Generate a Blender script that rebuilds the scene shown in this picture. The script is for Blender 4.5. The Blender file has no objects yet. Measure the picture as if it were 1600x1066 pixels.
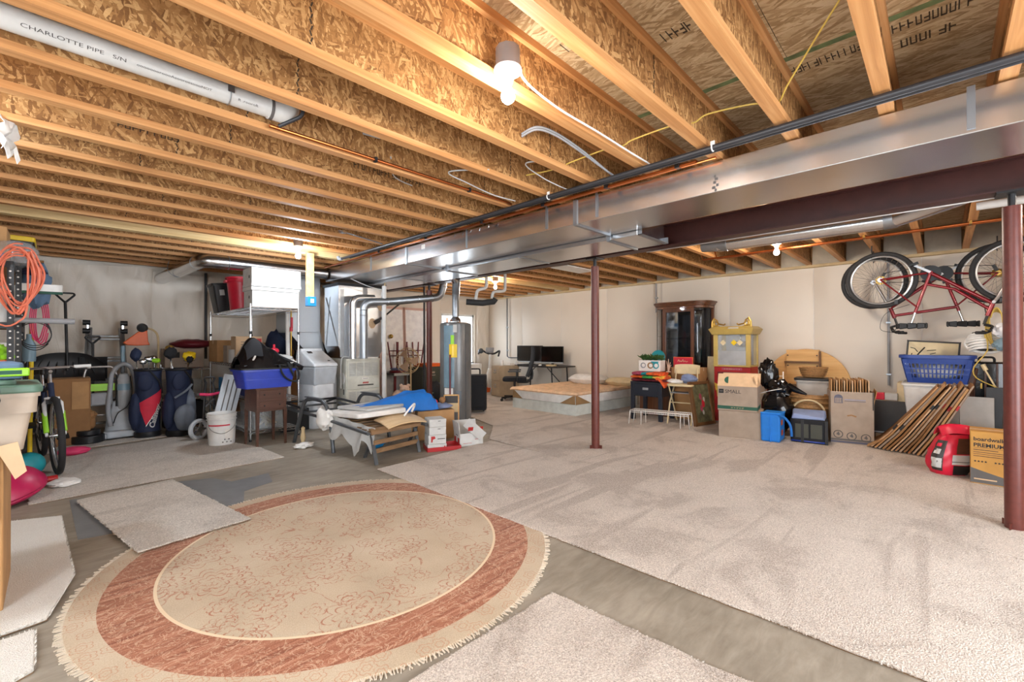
import bpy, bmesh, math, random
from mathutils import Vector, Matrix, noise as mnoise, Euler
R = math.radians
PI = math.pi
SC = bpy.context.scene
COL = SC.collection
random.seed(7)

# ------------------------------------------------------------------ camera, world, lamps, exposure
def make_camera():
    yaw, pit, rol = R(44.126), R(0.308), R(0.135)
    f = Vector((math.cos(yaw)*math.cos(pit), math.sin(yaw)*math.cos(pit), math.sin(pit)))
    r = Vector((math.sin(yaw), -math.cos(yaw), 0))
    d = f.cross(r)
    r2 = math.cos(rol)*r + math.sin(rol)*d
    d2 = -math.sin(rol)*r + math.cos(rol)*d
    cam = bpy.data.cameras.new('camera')
    cam.sensor_width = 36.0
    cam.lens = 693.1/1600*36
    cam.clip_start = 0.05
    o = bpy.data.objects.new('camera', cam)
    COL.objects.link(o)
    m = Matrix((( r2.x, -d2.x, -f.x, 0), (r2.y, -d2.y, -f.y, 0), (r2.z, -d2.z, -f.z, 1.18), (0, 0, 0, 1)))
    o.matrix_world = m
    SC.camera = o
make_camera()

world = bpy.data.worlds.new('world')
SC.world = world
world.use_nodes = True
world.node_tree.nodes['Background'].inputs[0].default_value = (0.86, 0.93, 1.0, 1)
world.node_tree.nodes['Background'].inputs[1].default_value = 6.0

def lamp(name, loc, power, col, rad=0.055):
    l = bpy.data.lights.new(name, 'POINT')
    l.energy = power
    l.color = col
    l.shadow_soft_size = rad
    o = bpy.data.objects.new(name, l)
    COL.objects.link(o)
    o.location = loc
    return o
WARM = (1.0, 0.87, 0.73)
COOL = (0.86, 0.93, 1.0)
NEUT = (1.0, 0.92, 0.83)
# bulbs in the picture
lamp('bulb_light', (1.35, 1.33, 2.235), 25, NEUT)
lamp('bulb_light', (1.98, 5.40, 2.205), 52, (0.80, 0.90, 1.0))
lamp('bulb_light', (5.64, 1.33, 2.20), 55, WARM)
lamp('bulb_light', (5.55, 5.80, 2.20), 54, WARM)
# unseen bulbs added behind and beside the camera as fill light
lamp('bulb_light', (-0.75, 3.1, 2.22), 54, (0.82, 0.91, 1.0))
lamp('bulb_light', (0.1, -1.2, 2.22), 16, NEUT)
lamp('bulb_light', (4.9, -1.45, 2.22), 24, NEUT)
# daylight through the glass doors behind the camera and the window in the left wall
def daylight(name, loc, rot, sx, sy, power, col):
    l = bpy.data.lights.new(name, 'AREA')
    l.shape = 'RECTANGLE'
    l.size, l.size_y = sx, sy
    l.energy = power
    l.color = col
    o = bpy.data.objects.new(name, l)
    COL.objects.link(o)
    o.location = loc
    o.rotation_euler = tuple(R(a) for a in rot)
daylight('daylight_patio_door', (2.2, -2.10, 1.05), (-90, 0, 180), 2.5, 1.9, 36, (0.97, 0.98, 1.0))
daylight('daylight_left_window', (-1.55, 0.6, 1.35), (0, -90, 0), 1.1, 1.8, 52, (0.84, 0.92, 1.0))
SC.view_settings.view_transform = 'Standard'
SC.view_settings.look = 'None'
SC.view_settings.gamma = 1.0
SC.view_settings.use_curve_mapping = False
SC.view_settings.exposure = 0.66

# ------------------------------------------------------------------ materials
def lin(c):
    return tuple((v/255/12.92 if v/255 <= 0.04045 else ((v/255+0.055)/1.055)**2.4) for v in c)+(1,)

MATS = {}
class NT:
    def __init__(s, name):
        s.m = bpy.data.materials.new(name)
        s.m.use_nodes = True
        s.t = s.m.node_tree
        s.b = s.t.nodes['Principled BSDF']
    def n(s, typ, **kw):
        nd = s.t.nodes.new(typ)
        for k, v in kw.items():
            if k.startswith('_'):
                setattr(nd, k[1:], v)
            else:
                key = int(k[1:]) if k[0] == 'i' and k[1:].isdigit() else k
                if hasattr(v, 'is_linked') or isinstance(v, bpy.types.NodeSocket):
                    s.t.links.new(v, nd.inputs[key])
                else:
                    nd.inputs[key].default_value = v
        return nd
    def l(s, a, b):
        s.t.links.new(a, b)
    def math(s, op, a, b=0.0, c=None):
        nd = s.t.nodes.new('ShaderNodeMath')
        nd.operation = op
        for i, v in enumerate((a, b) if c is None else (a, b, c)):
            if isinstance(v, (int, float)):
                nd.inputs[i].default_value = v
            else:
                s.l(v, nd.inputs[i])
        return nd.outputs[0]
    def mix(s, f, a, b, blend='MIX'):
        nd = s.t.nodes.new('ShaderNodeMix')
        nd.data_type = 'RGBA'
        nd.blend_type = blend
        for i, v in ((0, f), (6, a), (7, b)):
            if isinstance(v, (int, float)):
                nd.inputs[i].default_value = v
            elif isinstance(v, tuple):
                nd.inputs[i].default_value = v
            else:
                s.l(v, nd.inputs[i])
        return nd.outputs[2]
    def ramp(s, f, stops, interp='LINEAR'):
        nd = s.t.nodes.new('ShaderNodeValToRGB')
        nd.color_ramp.interpolation = interp
        e = nd.color_ramp.elements
        while len(e) < len(stops):
            e.new(0.5)
        for i, (p, c) in enumerate(stops):
            e[i].position = p
            e[i].color = c
        s.l(f, nd.inputs[0])
        return nd.outputs[0]
    def coords(s, rand=True):
        tc = s.n('ShaderNodeTexCoord')
        if not rand:
            return tc.outputs['Object']
        oi = s.n('ShaderNodeObjectInfo')
        k = s.math('MULTIPLY', oi.outputs['Random'], 61.7)
        ad = s.t.nodes.new('ShaderNodeVectorMath')
        ad.operation = 'ADD'
        s.l(tc.outputs['Object'], ad.inputs[0])
        s.l(k, ad.inputs[1])
        return ad.outputs[0]
    def mapping(s, v, loc=(0, 0, 0), rot=(0, 0, 0), scale=(1, 1, 1)):
        nd = s.t.nodes.new('ShaderNodeMapping')
        s.l(v, nd.inputs[0])
        nd.inputs[1].default_value = loc
        nd.inputs[2].default_value = rot
        nd.inputs[3].default_value = scale
        return nd.outputs[0]
    def noise(s, v, scale, detail=3.0, rough=0.55, dist=0.0):
        nd = s.n('ShaderNodeTexNoise', Scale=scale, Detail=detail, Roughness=rough, Distortion=dist)
        if v is not None:
            s.l(v, nd.inputs['Vector'])
        return nd.outputs['Fac']
    def col(s, c):
        if isinstance(c, tuple):
            s.b.inputs['Base Color'].default_value = c
        else:
            s.l(c, s.b.inputs['Base Color'])
    def bump(s, h, strength=0.3, dist=0.002):
        nd = s.n('ShaderNodeBump', Strength=strength, Distance=dist)
        s.l(h, nd.inputs['Height'])
        s.l(nd.outputs[0], s.b.inputs['Normal'])
    def set(s, **kw):
        for k, v in kw.items():
            s.b.inputs[k].default_value = v
        return s

def M(name, rgb, rough=0.6, metal=0.0, var=0.10, scale=9.0, bump=0.0, bscale=120.0, coat=0.0, stretch=(1, 1, 1), **kw):
    """plain surface with a little procedural variation of tone and a fine grain"""
    key = name
    if key in MATS:
        return MATS[key]
    t = NT(name)
    v = t.mapping(t.coords(), scale=stretch)
    c = lin(rgb)
    lo = tuple(x*(1-var) for x in c[:3])+(1,)
    hi = tuple(min(1, x*(1+var)) for x in c[:3])+(1,)
    t.col(t.ramp(t.noise(v, scale), [(0.3, lo), (0.7, hi)]))
    t.set(Roughness=rough, Metallic=metal)
    if coat:
        t.b.inputs['Coat Weight'].default_value = coat
    for k, val in kw.items():
        t.b.inputs[k].default_value = val
    if bump:
        t.bump(t.noise(v, bscale, 2.0), bump, 0.003)
    MATS[key] = t.m
    return t.m

def osb(name, stops, plane, flake=(9, 42), amt=1.0, green=False):
    t = NT(name)
    co = t.coords()
    layers = []
    for k, a in enumerate((0.25, -0.75, 1.25, 2.05, 1.65)):
        if plane == 'XZ':
            v = t.mapping(co, (k*0.31, 0, k*0.17), (0, a, 0))
            v = t.mapping(v, scale=(flake[0], 1.5, flake[1]))
        else:
            v = t.mapping(co, (k*0.31, k*0.17, 0), (0, 0, (a-0.9)*0.35+PI/2))
            v = t.mapping(v, scale=(flake[0], flake[1], 1.5))
        wob = t.n('ShaderNodeTexNoise', Scale=1.3, Detail=2.0)
        t.l(v, wob.inputs['Vector'])
        vm = t.t.nodes.new('ShaderNodeVectorMath')
        vm.operation = 'MULTIPLY_ADD'
        t.l(wob.outputs['Color'], vm.inputs[0])
        vm.inputs[1].default_value = (0.9, 0.9, 0.9)
        t.l(v, vm.inputs[2])
        vo = t.n('ShaderNodeTexVoronoi', Scale=1.0)
        t.l(vm.outputs[0], vo.inputs['Vector'])
        sep = t.n('ShaderNodeSeparateColor')
        t.l(vo.outputs['Color'], sep.inputs[0])
        layers.append((sep.outputs[0], sep.outputs[1]))
    r, g = layers[0]
    for r2, g2 in layers[1:]:
        gt = t.math('GREATER_THAN', g2, g)
        r = t.math('ADD', t.math('MULTIPLY', r2, gt), t.math('MULTIPLY', r, t.math('SUBTRACT', 1.0, gt)))
        g = t.math('MAXIMUM', g, g2)
    fine = t.noise(t.mapping(co, scale=(30, 30, 90) if plane == 'XZ' else (90, 30, 30)), 2.0, 3.0)
    big = t.noise(co, 1.6, 2.0)
    val = t.math('ADD', t.math('MULTIPLY', r, 0.62), t.math('ADD', t.math('MULTIPLY', fine, 0.28), t.math('MULTIPLY', big, 0.12)))
    t.col(t.ramp(val, stops))
    t.set(Roughness=0.62)
    t.b.inputs['Specular IOR Level'].default_value = 0.3
    t.bump(r, 0.35*amt, 0.002)
    MATS[name] = t.m
    return t.m

def wood(name, stops, axis=0, fine=46.0, rough=0.6, along=1.4, rings=0.35, coat=0.0):
    t = NT(name)
    co = t.coords()
    sc = [fine]*3
    sc[axis] = along
    v = t.mapping(co, scale=tuple(sc))
    a = t.noise(v, 1.0, 4.0, 0.6, 0.6)
    sc2 = [fine*0.22]*3
    sc2[axis] = along*0.35
    b = t.noise(t.mapping(co, (3, 1, 2), scale=tuple(sc2)), 1.0, 2.0, 0.5, 1.5)
    w = t.math('ADD', t.math('MULTIPLY', a, 1-rings), t.math('MULTIPLY', b, rings))
    t.col(t.ramp(w, stops))
    t.set(Roughness=rough)
    if coat:
        t.b.inputs['Coat Weight'].default_value = coat
    t.bump(a, 0.12, 0.001)
    MATS[name] = t.m
    return t.m

def emis(name, rgb, s):
    t = NT(name)
    t.set(Roughness=0.4)
    t.col(lin(rgb))
    t.b.inputs['Emission Color'].default_value = lin(rgb)
    t.b.inputs['Emission Strength'].default_value = s
    MATS[name] = t.m
    return t.m

L = lin
osb('osb_web', [(0.15, L((112, 74, 40))), (0.40, L((148, 104, 60))), (0.58, L((168, 122, 74))), (0.84, L((206, 162, 108)))], 'XZ', (15, 78))
osb('osb_deck', [(0.15, L((146, 118, 82))), (0.42, L((176, 148, 110))), (0.58, L((192, 166, 128))), (0.82, L((210, 188, 152)))], 'XY', (8, 62))
wood('spf_flange', [(0.25, L((158, 106, 60))), (0.48, L((192, 136, 82))), (0.62, L((206, 154, 100))), (0.8, L((218, 172, 120)))], 0)
wood('lvl_wood', [(0.25, L((186, 150, 96))), (0.5, L((214, 182, 128))), (0.75, L((232, 206, 156)))], 0)
wood('oak_dark', [(0.25, L((58, 30, 14))), (0.5, L((96, 54, 26))), (0.75, L((128, 78, 42)))], 2, 30, 0.4, coat=0.3)
wood('walnut_paint', [(0.25, L((64, 38, 28))), (0.5, L((86, 54, 40))), (0.75, L((104, 68, 52)))], 0, 30, 0.45)
wood('pine_ply', [(0.25, L((196, 142, 80))), (0.5, L((222, 172, 108))), (0.75, L((236, 194, 132)))], 1, 22, 0.5)
wood('pale_wood', [(0.25, L((206, 172, 128))), (0.5, L((226, 196, 154))), (0.75, L((238, 214, 176)))], 0, 30, 0.5)
wood('slat_wood', [(0.25, L((92, 66, 44))), (0.5, L((128, 98, 68))), (0.75, L((156, 124, 90)))], 0, 30, 0.5)

def galvanised(name, base=(196, 200, 204), rough=0.26):
    t = NT(name)
    co = t.coords()
    vo = t.n('ShaderNodeTexVoronoi', Scale=38.0)
    t.l(co, vo.inputs['Vector'])
    sep = t.n('ShaderNodeSeparateColor')
    t.l(vo.outputs['Color'], sep.inputs[0])
    c = L(base)
    big = t.noise(co, 2.3, 2.0)
    f = t.math('ADD', t.math('MULTIPLY', sep.outputs[0], 0.12), t.math('MULTIPLY', big, 0.88))
    t.col(t.ramp(f, [(0.2, tuple(x*0.92 for x in c[:3])+(1,)), (0.8, c)]))
    rr = t.n('ShaderNodeMapRange')
    t.l(f, rr.inputs[0])
    rr.inputs[3].default_value = rough*0.85
    rr.inputs[4].default_value = rough*1.15
    t.l(rr.outputs[0], t.b.inputs['Roughness'])
    t.set(Metallic=1.0)
    t.bump(t.noise(t.mapping(co, scale=(1.6, 0.5, 3.0)), 1.6, 0.0), 0.18, 0.02)
    MATS[name] = t.m
galvanised('galvanised', (224, 226, 229), 0.25)
galvanised('galvanised_dull', (170, 176, 182), 0.42)

def carpet(name, lo, hi, scale=300.0, patch=0.16):
    t = NT(name)
    tc = t.n('ShaderNodeTexCoord')
    co = tc.outputs['Object']
    a = t.math('ADD', t.math('MULTIPLY', t.noise(co, scale, 2.0, 0.7), 0.55), t.math('MULTIPLY', t.noise(co, scale*0.42, 2.0, 0.7), 0.45))
    b = t.noise(t.mapping(co, scale=(0.9, 1.0, 1.0)), 1.9, 4.0, 0.65, 0.5)
    big = t.ramp(b, [(0.40, (0, 0, 0, 1)), (0.47, (0.7, 0.7, 0.7, 1)), (0.60, (1, 1, 1, 1))])
    # tracks where the pile is pressed down
    w = t.noise(t.mapping(co, rot=(0, 0, 0.55), scale=(0.5, 5.0, 1)), 1.0, 2.0, 0.5, 0.8)
    trk = t.ramp(w, [(0.36, (0, 0, 0, 1)), (0.42, (1, 1, 1, 1))])
    v = t.math('ADD', a, t.math('MULTIPLY_ADD', t.math('MULTIPLY', big, trk), patch, -patch*0.6))
    t.col(t.ramp(v, [(0.34, L(lo)), (0.5, tuple((x+y)/2 for x, y in zip(L(lo), L(hi)))), (0.64, L(hi))]))
    t.set(Roughness=0.95)
    t.b.inputs['Specular IOR Level'].default_value = 0.1
    t.b.inputs['Sheen Weight'].default_value = 0.15
    t.bump(t.noise(co, scale*0.5, 2.0), 1.0, 0.008)
    MATS[name] = t.m
carpet('carpet_beige', (138, 124, 112), (236, 224, 212), patch=0.075)
carpet('carpet_grey', (146, 138, 128), (236, 228, 218), patch=0.05)
carpet('carpet_backing', (222, 216, 206), (250, 248, 242), 420.0, 0.02)

def concrete():
    t = NT('concrete')
    tc = t.n('ShaderNodeTexCoord')
    co = tc.outputs['Object']
    a = t.noise(co, 1.4, 5.0, 0.6, 0.4)
    b = t.noise(t.mapping(co, scale=(1, 4, 1)), 5.0, 5.0, 0.65, 0.6)
    v = t.math('ADD', t.math('MULTIPLY', a, 0.6), t.math('MULTIPLY', b, 0.4))
    t.col(t.ramp(v, [(0.32, L((114, 105, 92))), (0.5, L((146, 137, 123))), (0.68, L((172, 163, 149)))]))
    t.set(Roughness=0.55)
    t.bump(b, 0.06, 0.004)
    MATS['concrete'] = t.m
concrete()

def poly_wall(name, rgb):
    """white polyethylene facing of an insulation blanket: soft sheen, shallow puckers"""
    t = NT(name)
    co = t.coords()
    c = L(rgb)
    a = t.noise(co, 1.1, 2.0)
    t.col(t.ramp(a, [(0.3, tuple(x*0.93 for x in c[:3])+(1,)), (0.7, c)]))
    t.set(Roughness=0.42)
    b1 = t.noise(t.mapping(co, scale=(1, 1, 0.3)), 7.0, 3.0, 0.5, 1.2)
    t.bump(b1, 0.5 if name == 'poly_grey' else 0.2, 0.02 if name == 'poly_grey' else 0.01)
    MATS[name] = t.m
poly_wall('poly_white', (232, 222, 208))
poly_wall('poly_grey', (236, 226, 212))
M('batt', (196, 186, 168), 0.9, bump=0.8, bscale=60)
M('box_grey', (122, 112, 108), 0.5)
M('beam_red', (60, 29, 26), 0.42, var=0.18)
M('post_red', (96, 44, 36), 0.38, var=0.15, scale=30)
M('black_metal', (30, 31, 34), 0.42)
M('black_plastic', (24, 25, 28), 0.45)
M('black_fabric', (26, 27, 32), 0.85, bump=0.3)
M('black_pipe', (46, 46, 50), 0.45)
M('grey_pipe', (150, 152, 156), 0.5)
M('grey_frame', (86, 90, 94), 0.42, metal=0.4)
M('white_pvc', (206, 204, 200), 0.35)
M('white_plastic', (232, 232, 230), 0.4)
M('white_paint', (236, 232, 226), 0.5)
M('white_card', (196, 195, 192), 0.7)
M('white_wire', (232, 228, 222), 0.4)
M('chrome', (206, 210, 214), 0.22, metal=1.0)
M('ladder_alu', (116, 116, 116), 0.35, metal=0.2)
M('alu', (196, 198, 200), 0.35, metal=0.85)
M('copper', (196, 112, 62), 0.28, metal=1.0)
M('kraft', (184, 140, 92), 0.75, bump=0.08)
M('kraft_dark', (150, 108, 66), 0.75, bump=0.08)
M('kraft_pale', (208, 176, 140), 0.75, bump=0.08)
M('kraft_grey', (160, 143, 127), 0.75, bump=0.08)
M('gold_kraft', (188, 138, 66), 0.7, bump=0.06)
M('ink_black', (32, 30, 30), 0.6)
M('ink_grey', (92, 88, 86), 0.6)
M('ink_green', (30, 84, 66), 0.6)
M('ink_red', (176, 36, 32), 0.6)
M('ink_blue', (84, 86, 104), 0.6)
M('ink_white', (240, 238, 234), 0.6)
M('osb_ink', (58, 44, 30), 0.8)
M('navy_fabric', (28, 38, 66), 0.75, bump=0.2)
M('red_fabric', (196, 34, 58), 0.7, bump=0.2)
M('blue_plastic', (36, 62, 148), 0.38, coat=0.1)
M('blue_tote', (52, 74, 186), 0.35)
M('basket_blue', (34, 66, 146), 0.4)
M('bright_blue', (22, 122, 214), 0.6, bump=0.2)
M('sky_blue', (22, 134, 200), 0.45)
M('teal', (30, 148, 160), 0.5)
M('red_plastic', (206, 30, 58), 0.35)
M('red_paint', (170, 26, 30), 0.4)
M('maroon', (104, 26, 36), 0.4)
M('bike_red', (132, 24, 34), 0.28, metal=0.3, coat=0.4)
M('bike_silver', (176, 172, 170), 0.3, metal=0.6)
M('bike_white', (224, 228, 232), 0.3, coat=0.3)
M('lime', (150, 214, 40), 0.4)
M('yellow', (232, 196, 30), 0.4)
M('orange', (214, 92, 30), 0.45)
M('cord_orange', (228, 122, 92), 0.5)
M('cord_yellow', (206, 176, 84), 0.5)
M('rubber', (38, 38, 40), 0.75)
M('magenta', (178, 22, 78), 0.38)
M('pink', (222, 60, 110), 0.5)
M('beige_plastic', (186, 172, 156), 0.5)
M('green_lid', (96, 128, 112), 0.45)
M('olive_plastic', (60, 62, 52), 0.5)
M('tan_metal', (176, 156, 130), 0.45)
M('furnace_beige', (206, 204, 192), 0.5)
M('soft_grey', (222, 226, 230), 0.35)
M('soft_grey_dark', (186, 192, 198), 0.4)
M('heater_grey', (112, 112, 112), 0.32, metal=0.25)
M('heater_blue', (120, 146, 160), 0.4)
M('blue_denim', (96, 122, 150), 0.85, bump=0.3)
M('jacket_blue', (24, 110, 196), 0.6, bump=0.15)
M('cloth_white', (232, 230, 226), 0.85, bump=0.2)
M('cloth_grey', (186, 186, 184), 0.85, bump=0.2)
M('cloth_peri', (130, 146, 184), 0.85, bump=0.2)
M('mattress_top', (228, 192, 156), 0.8, var=0.16, scale=14, bump=0.5, bscale=30)
M('mattress_side', (228, 226, 222), 0.8, bump=0.1)
M('satin_grey', (206, 210, 204), 0.35)
M('bed_brown', (150, 118, 80), 0.6)
M('silver_fabric', (170, 172, 174), 0.5)
M('screen_black', (10, 11, 13), 0.12)
M('dark_panel', (54, 50, 48), 0.5)
M('grey_panel', (176, 172, 166), 0.5)
M('navy_paint', (28, 34, 46), 0.4)
M('gold_paint', (190, 164, 92), 0.4)
M('cream', (222, 202, 160), 0.5)
M('wicker', (150, 110, 66), 0.7, var=0.3, scale=40, bump=0.8, bscale=90)
M('leaf_green', (70, 104, 52), 0.6, var=0.3)
M('bag_black', (14, 14, 16), 0.16, bump=0.25, bscale=24)
M('clear_bag', (226, 228, 232), 0.25)
M('painting', (104, 104, 78), 0.6, var=0.5, scale=12)
M('frame_brown', (110, 76, 44), 0.5)
M('mirror', (200, 205, 210), 0.05, metal=1.0)
M('cab_dark', (40, 40, 46), 0.3)
M('grey_disc', (120, 122, 126), 0.5)
M('zip_grey', (110, 118, 130), 0.8, bump=0.2)
M('teddy', (206, 172, 150), 0.95, bump=0.5)
M('door_white', (244, 244, 248), 0.45)
M('pink_trim', (216, 178, 166), 0.5)
M('print_orange', (224, 92, 40), 0.8, var=0.35, scale=18)
M('print_green', (60, 150, 70), 0.8, var=0.3, scale=18)
M('print_maroon', (110, 30, 44), 0.8, var=0.3, scale=18)
M('print_rose', (166, 70, 96), 0.8, var=0.3, scale=18)
M('print_yellow', (232, 184, 70), 0.8, var=0.3, scale=18)
M('grey_stain', (116, 118, 120), 0.5)
M('sill_wood', (206, 182, 140), 0.7)
M('brass', (196, 160, 84), 0.35, metal=0.9)
emis('bulb_glow', (255, 236, 208), 30.0)
emis('bulb_cool', (236, 244, 255), 40.0)

def glassy(name, rgb, rough=0.03, alpha=0.3):
    t = NT(name)
    t.col(L(rgb))
    t.set(Roughness=rough, Alpha=alpha)
    t.b.inputs['Specular IOR Level'].default_value = 0.7
    MATS[name] = t.m
glassy('clear_plastic', (214, 222, 226), 0.12, 0.32)
glassy('pane_glass', (210, 220, 226), 0.02, 0.22)
glassy('dark_glass', (16, 18, 22), 0.02, 0.30)

# ------------------------------------------------------------------ mesh helpers
def rotm(rx=0, ry=0, rz=0):
    return Euler((R(rx), R(ry), R(rz)), 'XYZ').to_matrix()

class MB:
    """collects shapes, becomes ONE mesh object"""
    def __init__(s):
        s.v, s.f, s.sm = [], [], []
    def add(s, vs, fs, smooth=False):
        k = len(s.v)
        s.v += [tuple(v) for v in vs]
        s.f += [tuple(i+k for i in f) for f in fs]
        s.sm += [smooth]*len(fs)
        return s
    def box(s, x0, x1, y0, y1, z0, z1):
        return s.hexa([(x0, y0, z0), (x1, y0, z0), (x1, y1, z0), (x0, y1, z0), (x0, y0, z1), (x1, y0, z1), (x1, y1, z1), (x0, y1, z1)])
    def hexa(s, p):
        return s.add(p, [(0, 3, 2, 1), (4, 5, 6, 7), (0, 1, 5, 4), (1, 2, 6, 5), (2, 3, 7, 6), (3, 0, 4, 7)])
    def cbox(s, c, d, rot=(0, 0, 0), taper=(1, 1)):
        m = rotm(*rot)
        c = Vector(c)
        ps = []
        for z in (-1, 1):
            for x, y in ((-1, -1), (1, -1), (1, 1), (-1, 1)):
                tx, ty = taper if z > 0 else (1, 1)
                ps.append(c + m @ Vector((x*d[0]/2*tx, y*d[1]/2*ty, z*d[2]/2)))
        return s.hexa(ps)
    def bar(s, a, b, w, h, up=(0, 0, 1)):
        """rectangular bar from a to b, w across, h along up"""
        a, b = Vector(a), Vector(b)
        d = (b-a).normalized()
        u = Vector(up)
        if abs(d.dot(u)) > 0.98:
            u = Vector((0, 1, 0))
        x = d.cross(u).normalized()
        u = x.cross(d)
        ps = []
        for p in (a, b):
            for i, j in ((-1, -1), (1, -1), (1, 1), (-1, 1)):
                ps.append(p + x*(i*w/2) + u*(j*h/2))
        return s.hexa(ps)
    def ring(s, c, d, r, n, ph=0.0, ry=None):
        d = Vector(d).normalized()
        u = Vector((0, 0, 1)) if abs(d.z) < 0.9 else Vector((1, 0, 0))
        x = d.cross(u).normalized()
        y = d.cross(x)
        return [Vector(c) + x*(r*math.cos(ph+2*PI*i/n)) + y*((ry or r)*math.sin(ph+2*PI*i/n)) for i in range(n)]
    def cyl(s, a, b, r0, r1=None, n=14, caps=True, smooth=True):
        a, b = Vector(a), Vector(b)
        r1 = r0 if r1 is None else r1
        A, B = s.ring(a, b-a, r0, n), s.ring(b, b-a, r1, n)
        s.add(A+B, [(i, (i+1) % n, n+(i+1) % n, n+i) for i in range(n)], smooth)
        if caps:
            s.add(A, [tuple(range(n-1, -1, -1))])
            s.add(B, [tuple(range(n))])
        return s
    def tube(s, pts, r, n=8, closed=False, smooth=True):
        P = [Vector(p) for p in pts]
        m = len(P)
        rs = r if isinstance(r, (list, tuple)) else [r]*m
        t0 = (P[1]-P[0]).normalized()
        u = Vector((0, 0, 1)) if abs(t0.z) < 0.9 else Vector((1, 0, 0))
        x = t0.cross(u).normalized()
        vs = []
        for i in range(m):
            if closed:
                t = (P[(i+1) % m]-P[i-1]).normalized()
            else:
                t = (P[min(i+1, m-1)]-P[max(i-1, 0)]).normalized()
            x = (x - t*x.dot(t)).normalized()
            y = t.cross(x)
            for k in range(n):
                a = 2*PI*k/n
                vs.append(P[i] + (x*math.cos(a)+y*math.sin(a))*rs[i])
        fs = []
        for i in range(m if closed else m-1):
            j = (i+1) % m
            for k in range(n):
                fs.append((i*n+k, i*n+(k+1) % n, j*n+(k+1) % n, j*n+k))
        s.add(vs, fs, smooth)
        if not closed:
            s.add(vs[:n], [tuple(range(n-1, -1, -1))])
            s.add(vs[-n:], [tuple(range(n))])
        return s
    def lathe(s, prof, c=(0, 0, 0), n=24, axis=None, smooth=True, sx=1.0, sy=1.0, a0=0.0, a1=2*PI):
        full = abs(a1-a0-2*PI) < 1e-6
        m = n if full else n+1
        vs = []
        for r, z in prof:
            for i in range(m):
                a = a0+(a1-a0)*i/n
                vs.append(Vector((r*math.cos(a)*sx, r*math.sin(a)*sy, z)))
        if axis is not None:
            q = Vector((0, 0, 1)).rotation_difference(Vector(axis))
            vs = [q @ v for v in vs]
        vs = [v+Vector(c) for v in vs]
        fs = []
        for j in range(len(prof)-1):
            for i in range(n):
                i2 = (i+1) % m
                fs.append((j*m+i, j*m+i2, (j+1)*m+i2, (j+1)*m+i))
        s.add(vs, fs, smooth)
        for e, idx in ((0, range(m-1, -1, -1)), (len(prof)-1, range(m))):
            if prof[e][0] > 1e-5 and full:
                s.add([vs[e*m+i] for i in range(m)], [tuple(idx)])
        return s
    def torus(s, c, axis, R_, r, n=36, k=8, ry=None):
        q = Vector((0, 0, 1)).rotation_difference(Vector(axis))
        pts = [Vector(c)+q @ Vector((R_*math.cos(2*PI*i/n), R_*math.sin(2*PI*i/n), 0)) for i in range(n)]
        return s.tube(pts, r, k, closed=True)
    def prism(s, poly, ext):
        n = len(poly)
        A = [Vector(p) for p in poly]
        B = [p+Vector(ext) for p in A]
        s.add(A+B, [(i, (i+1) % n, n+(i+1) % n, n+i) for i in range(n)])
        s.add(A, [tuple(range(n-1, -1, -1))])
        s.add(B, [tuple(range(n))])
        return s
    def ball(s, c, r, n=14, m=9):
        rx, ry, rz = r if isinstance(r, (tuple, list)) else (r, r, r)
        prof = [(math.sin(PI*j/m), -math.cos(PI*j/m)) for j in range(m+1)]
        vs, k = [], len(s.v)
        for a, z in prof:
            for i in range(n):
                vs.append((c[0]+rx*a*math.cos(2*PI*i/n), c[1]+ry*a*math.sin(2*PI*i/n), c[2]+rz*z))
        return s.add(vs, [(j*n+i, j*n+(i+1) % n, (j+1)*n+(i+1) % n, (j+1)*n+i) for j in range(m) for i in range(n)], True)
    def grid(s, fn, nu, nv, th=0.0, smooth=True):
        """surface fn(u,v)->point; th gives it a thickness downwards along its normal side"""
        P = [[Vector(fn(i/nu, j/nv)) for j in range(nv+1)] for i in range(nu+1)]
        vs = [p for r_ in P for p in r_]
        w = nv+1
        fs = [(i*w+j, (i+1)*w+j, (i+1)*w+j+1, i*w+j+1) for i in range(nu) for j in range(nv)]
        s.add(vs, fs, smooth)
        if th:
            off = []
            for i in range(nu+1):
                for j in range(nv+1):
                    a = P[min(i+1, nu)][j]-P[max(i-1, 0)][j]
                    b = P[i][min(j+1, nv)]-P[i][max(j-1, 0)]
                    nn = a.cross(b)
                    nn = nn.normalized() if nn.length > 1e-9 else Vector((0, 0, 1))
                    off.append(P[i][j]-nn*th)
            s.add(off, [tuple(reversed(f)) for f in fs], smooth)
            edge = [i*w for i in range(nu+1)]+[nu*w+j for j in range(1, nv+1)]+[i*w+nv for i in range(nu-1, -1, -1)]+[j for j in range(nv-1, 0, -1)]
            m = len(edge)
            s.add([vs[e] for e in edge]+[off[e] for e in edge], [(i, (i+1) % m, m+(i+1) % m, m+i) for i in range(m)])
        return s
    def move(s, off=(0, 0, 0), rot=(0, 0, 0)):
        m = rotm(*rot)
        o = Vector(off)
        s.v = [tuple(m @ Vector(v)+o) for v in s.v]
        return s
    def mesh(s, name, mat):
        me = bpy.data.meshes.new(name)
        me.from_pydata(s.v, [], s.f)
        me.polygons.foreach_set('use_smooth', s.sm)
        bm = bmesh.new()
        bm.from_mesh(me)
        bmesh.ops.remove_doubles(bm, verts=bm.verts, dist=1e-5) if len(s.v) < 4000 else None
        bmesh.ops.recalc_face_normals(bm, faces=bm.faces)
        for e in bm.edges:
            if len(e.link_faces) == 2 and e.calc_face_angle(0) > 0.7:
                e.smooth = False
        bm.to_mesh(me)
        bm.free()
        me.materials.append(MATS[mat] if isinstance(mat, str) else mat)
        return me

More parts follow.
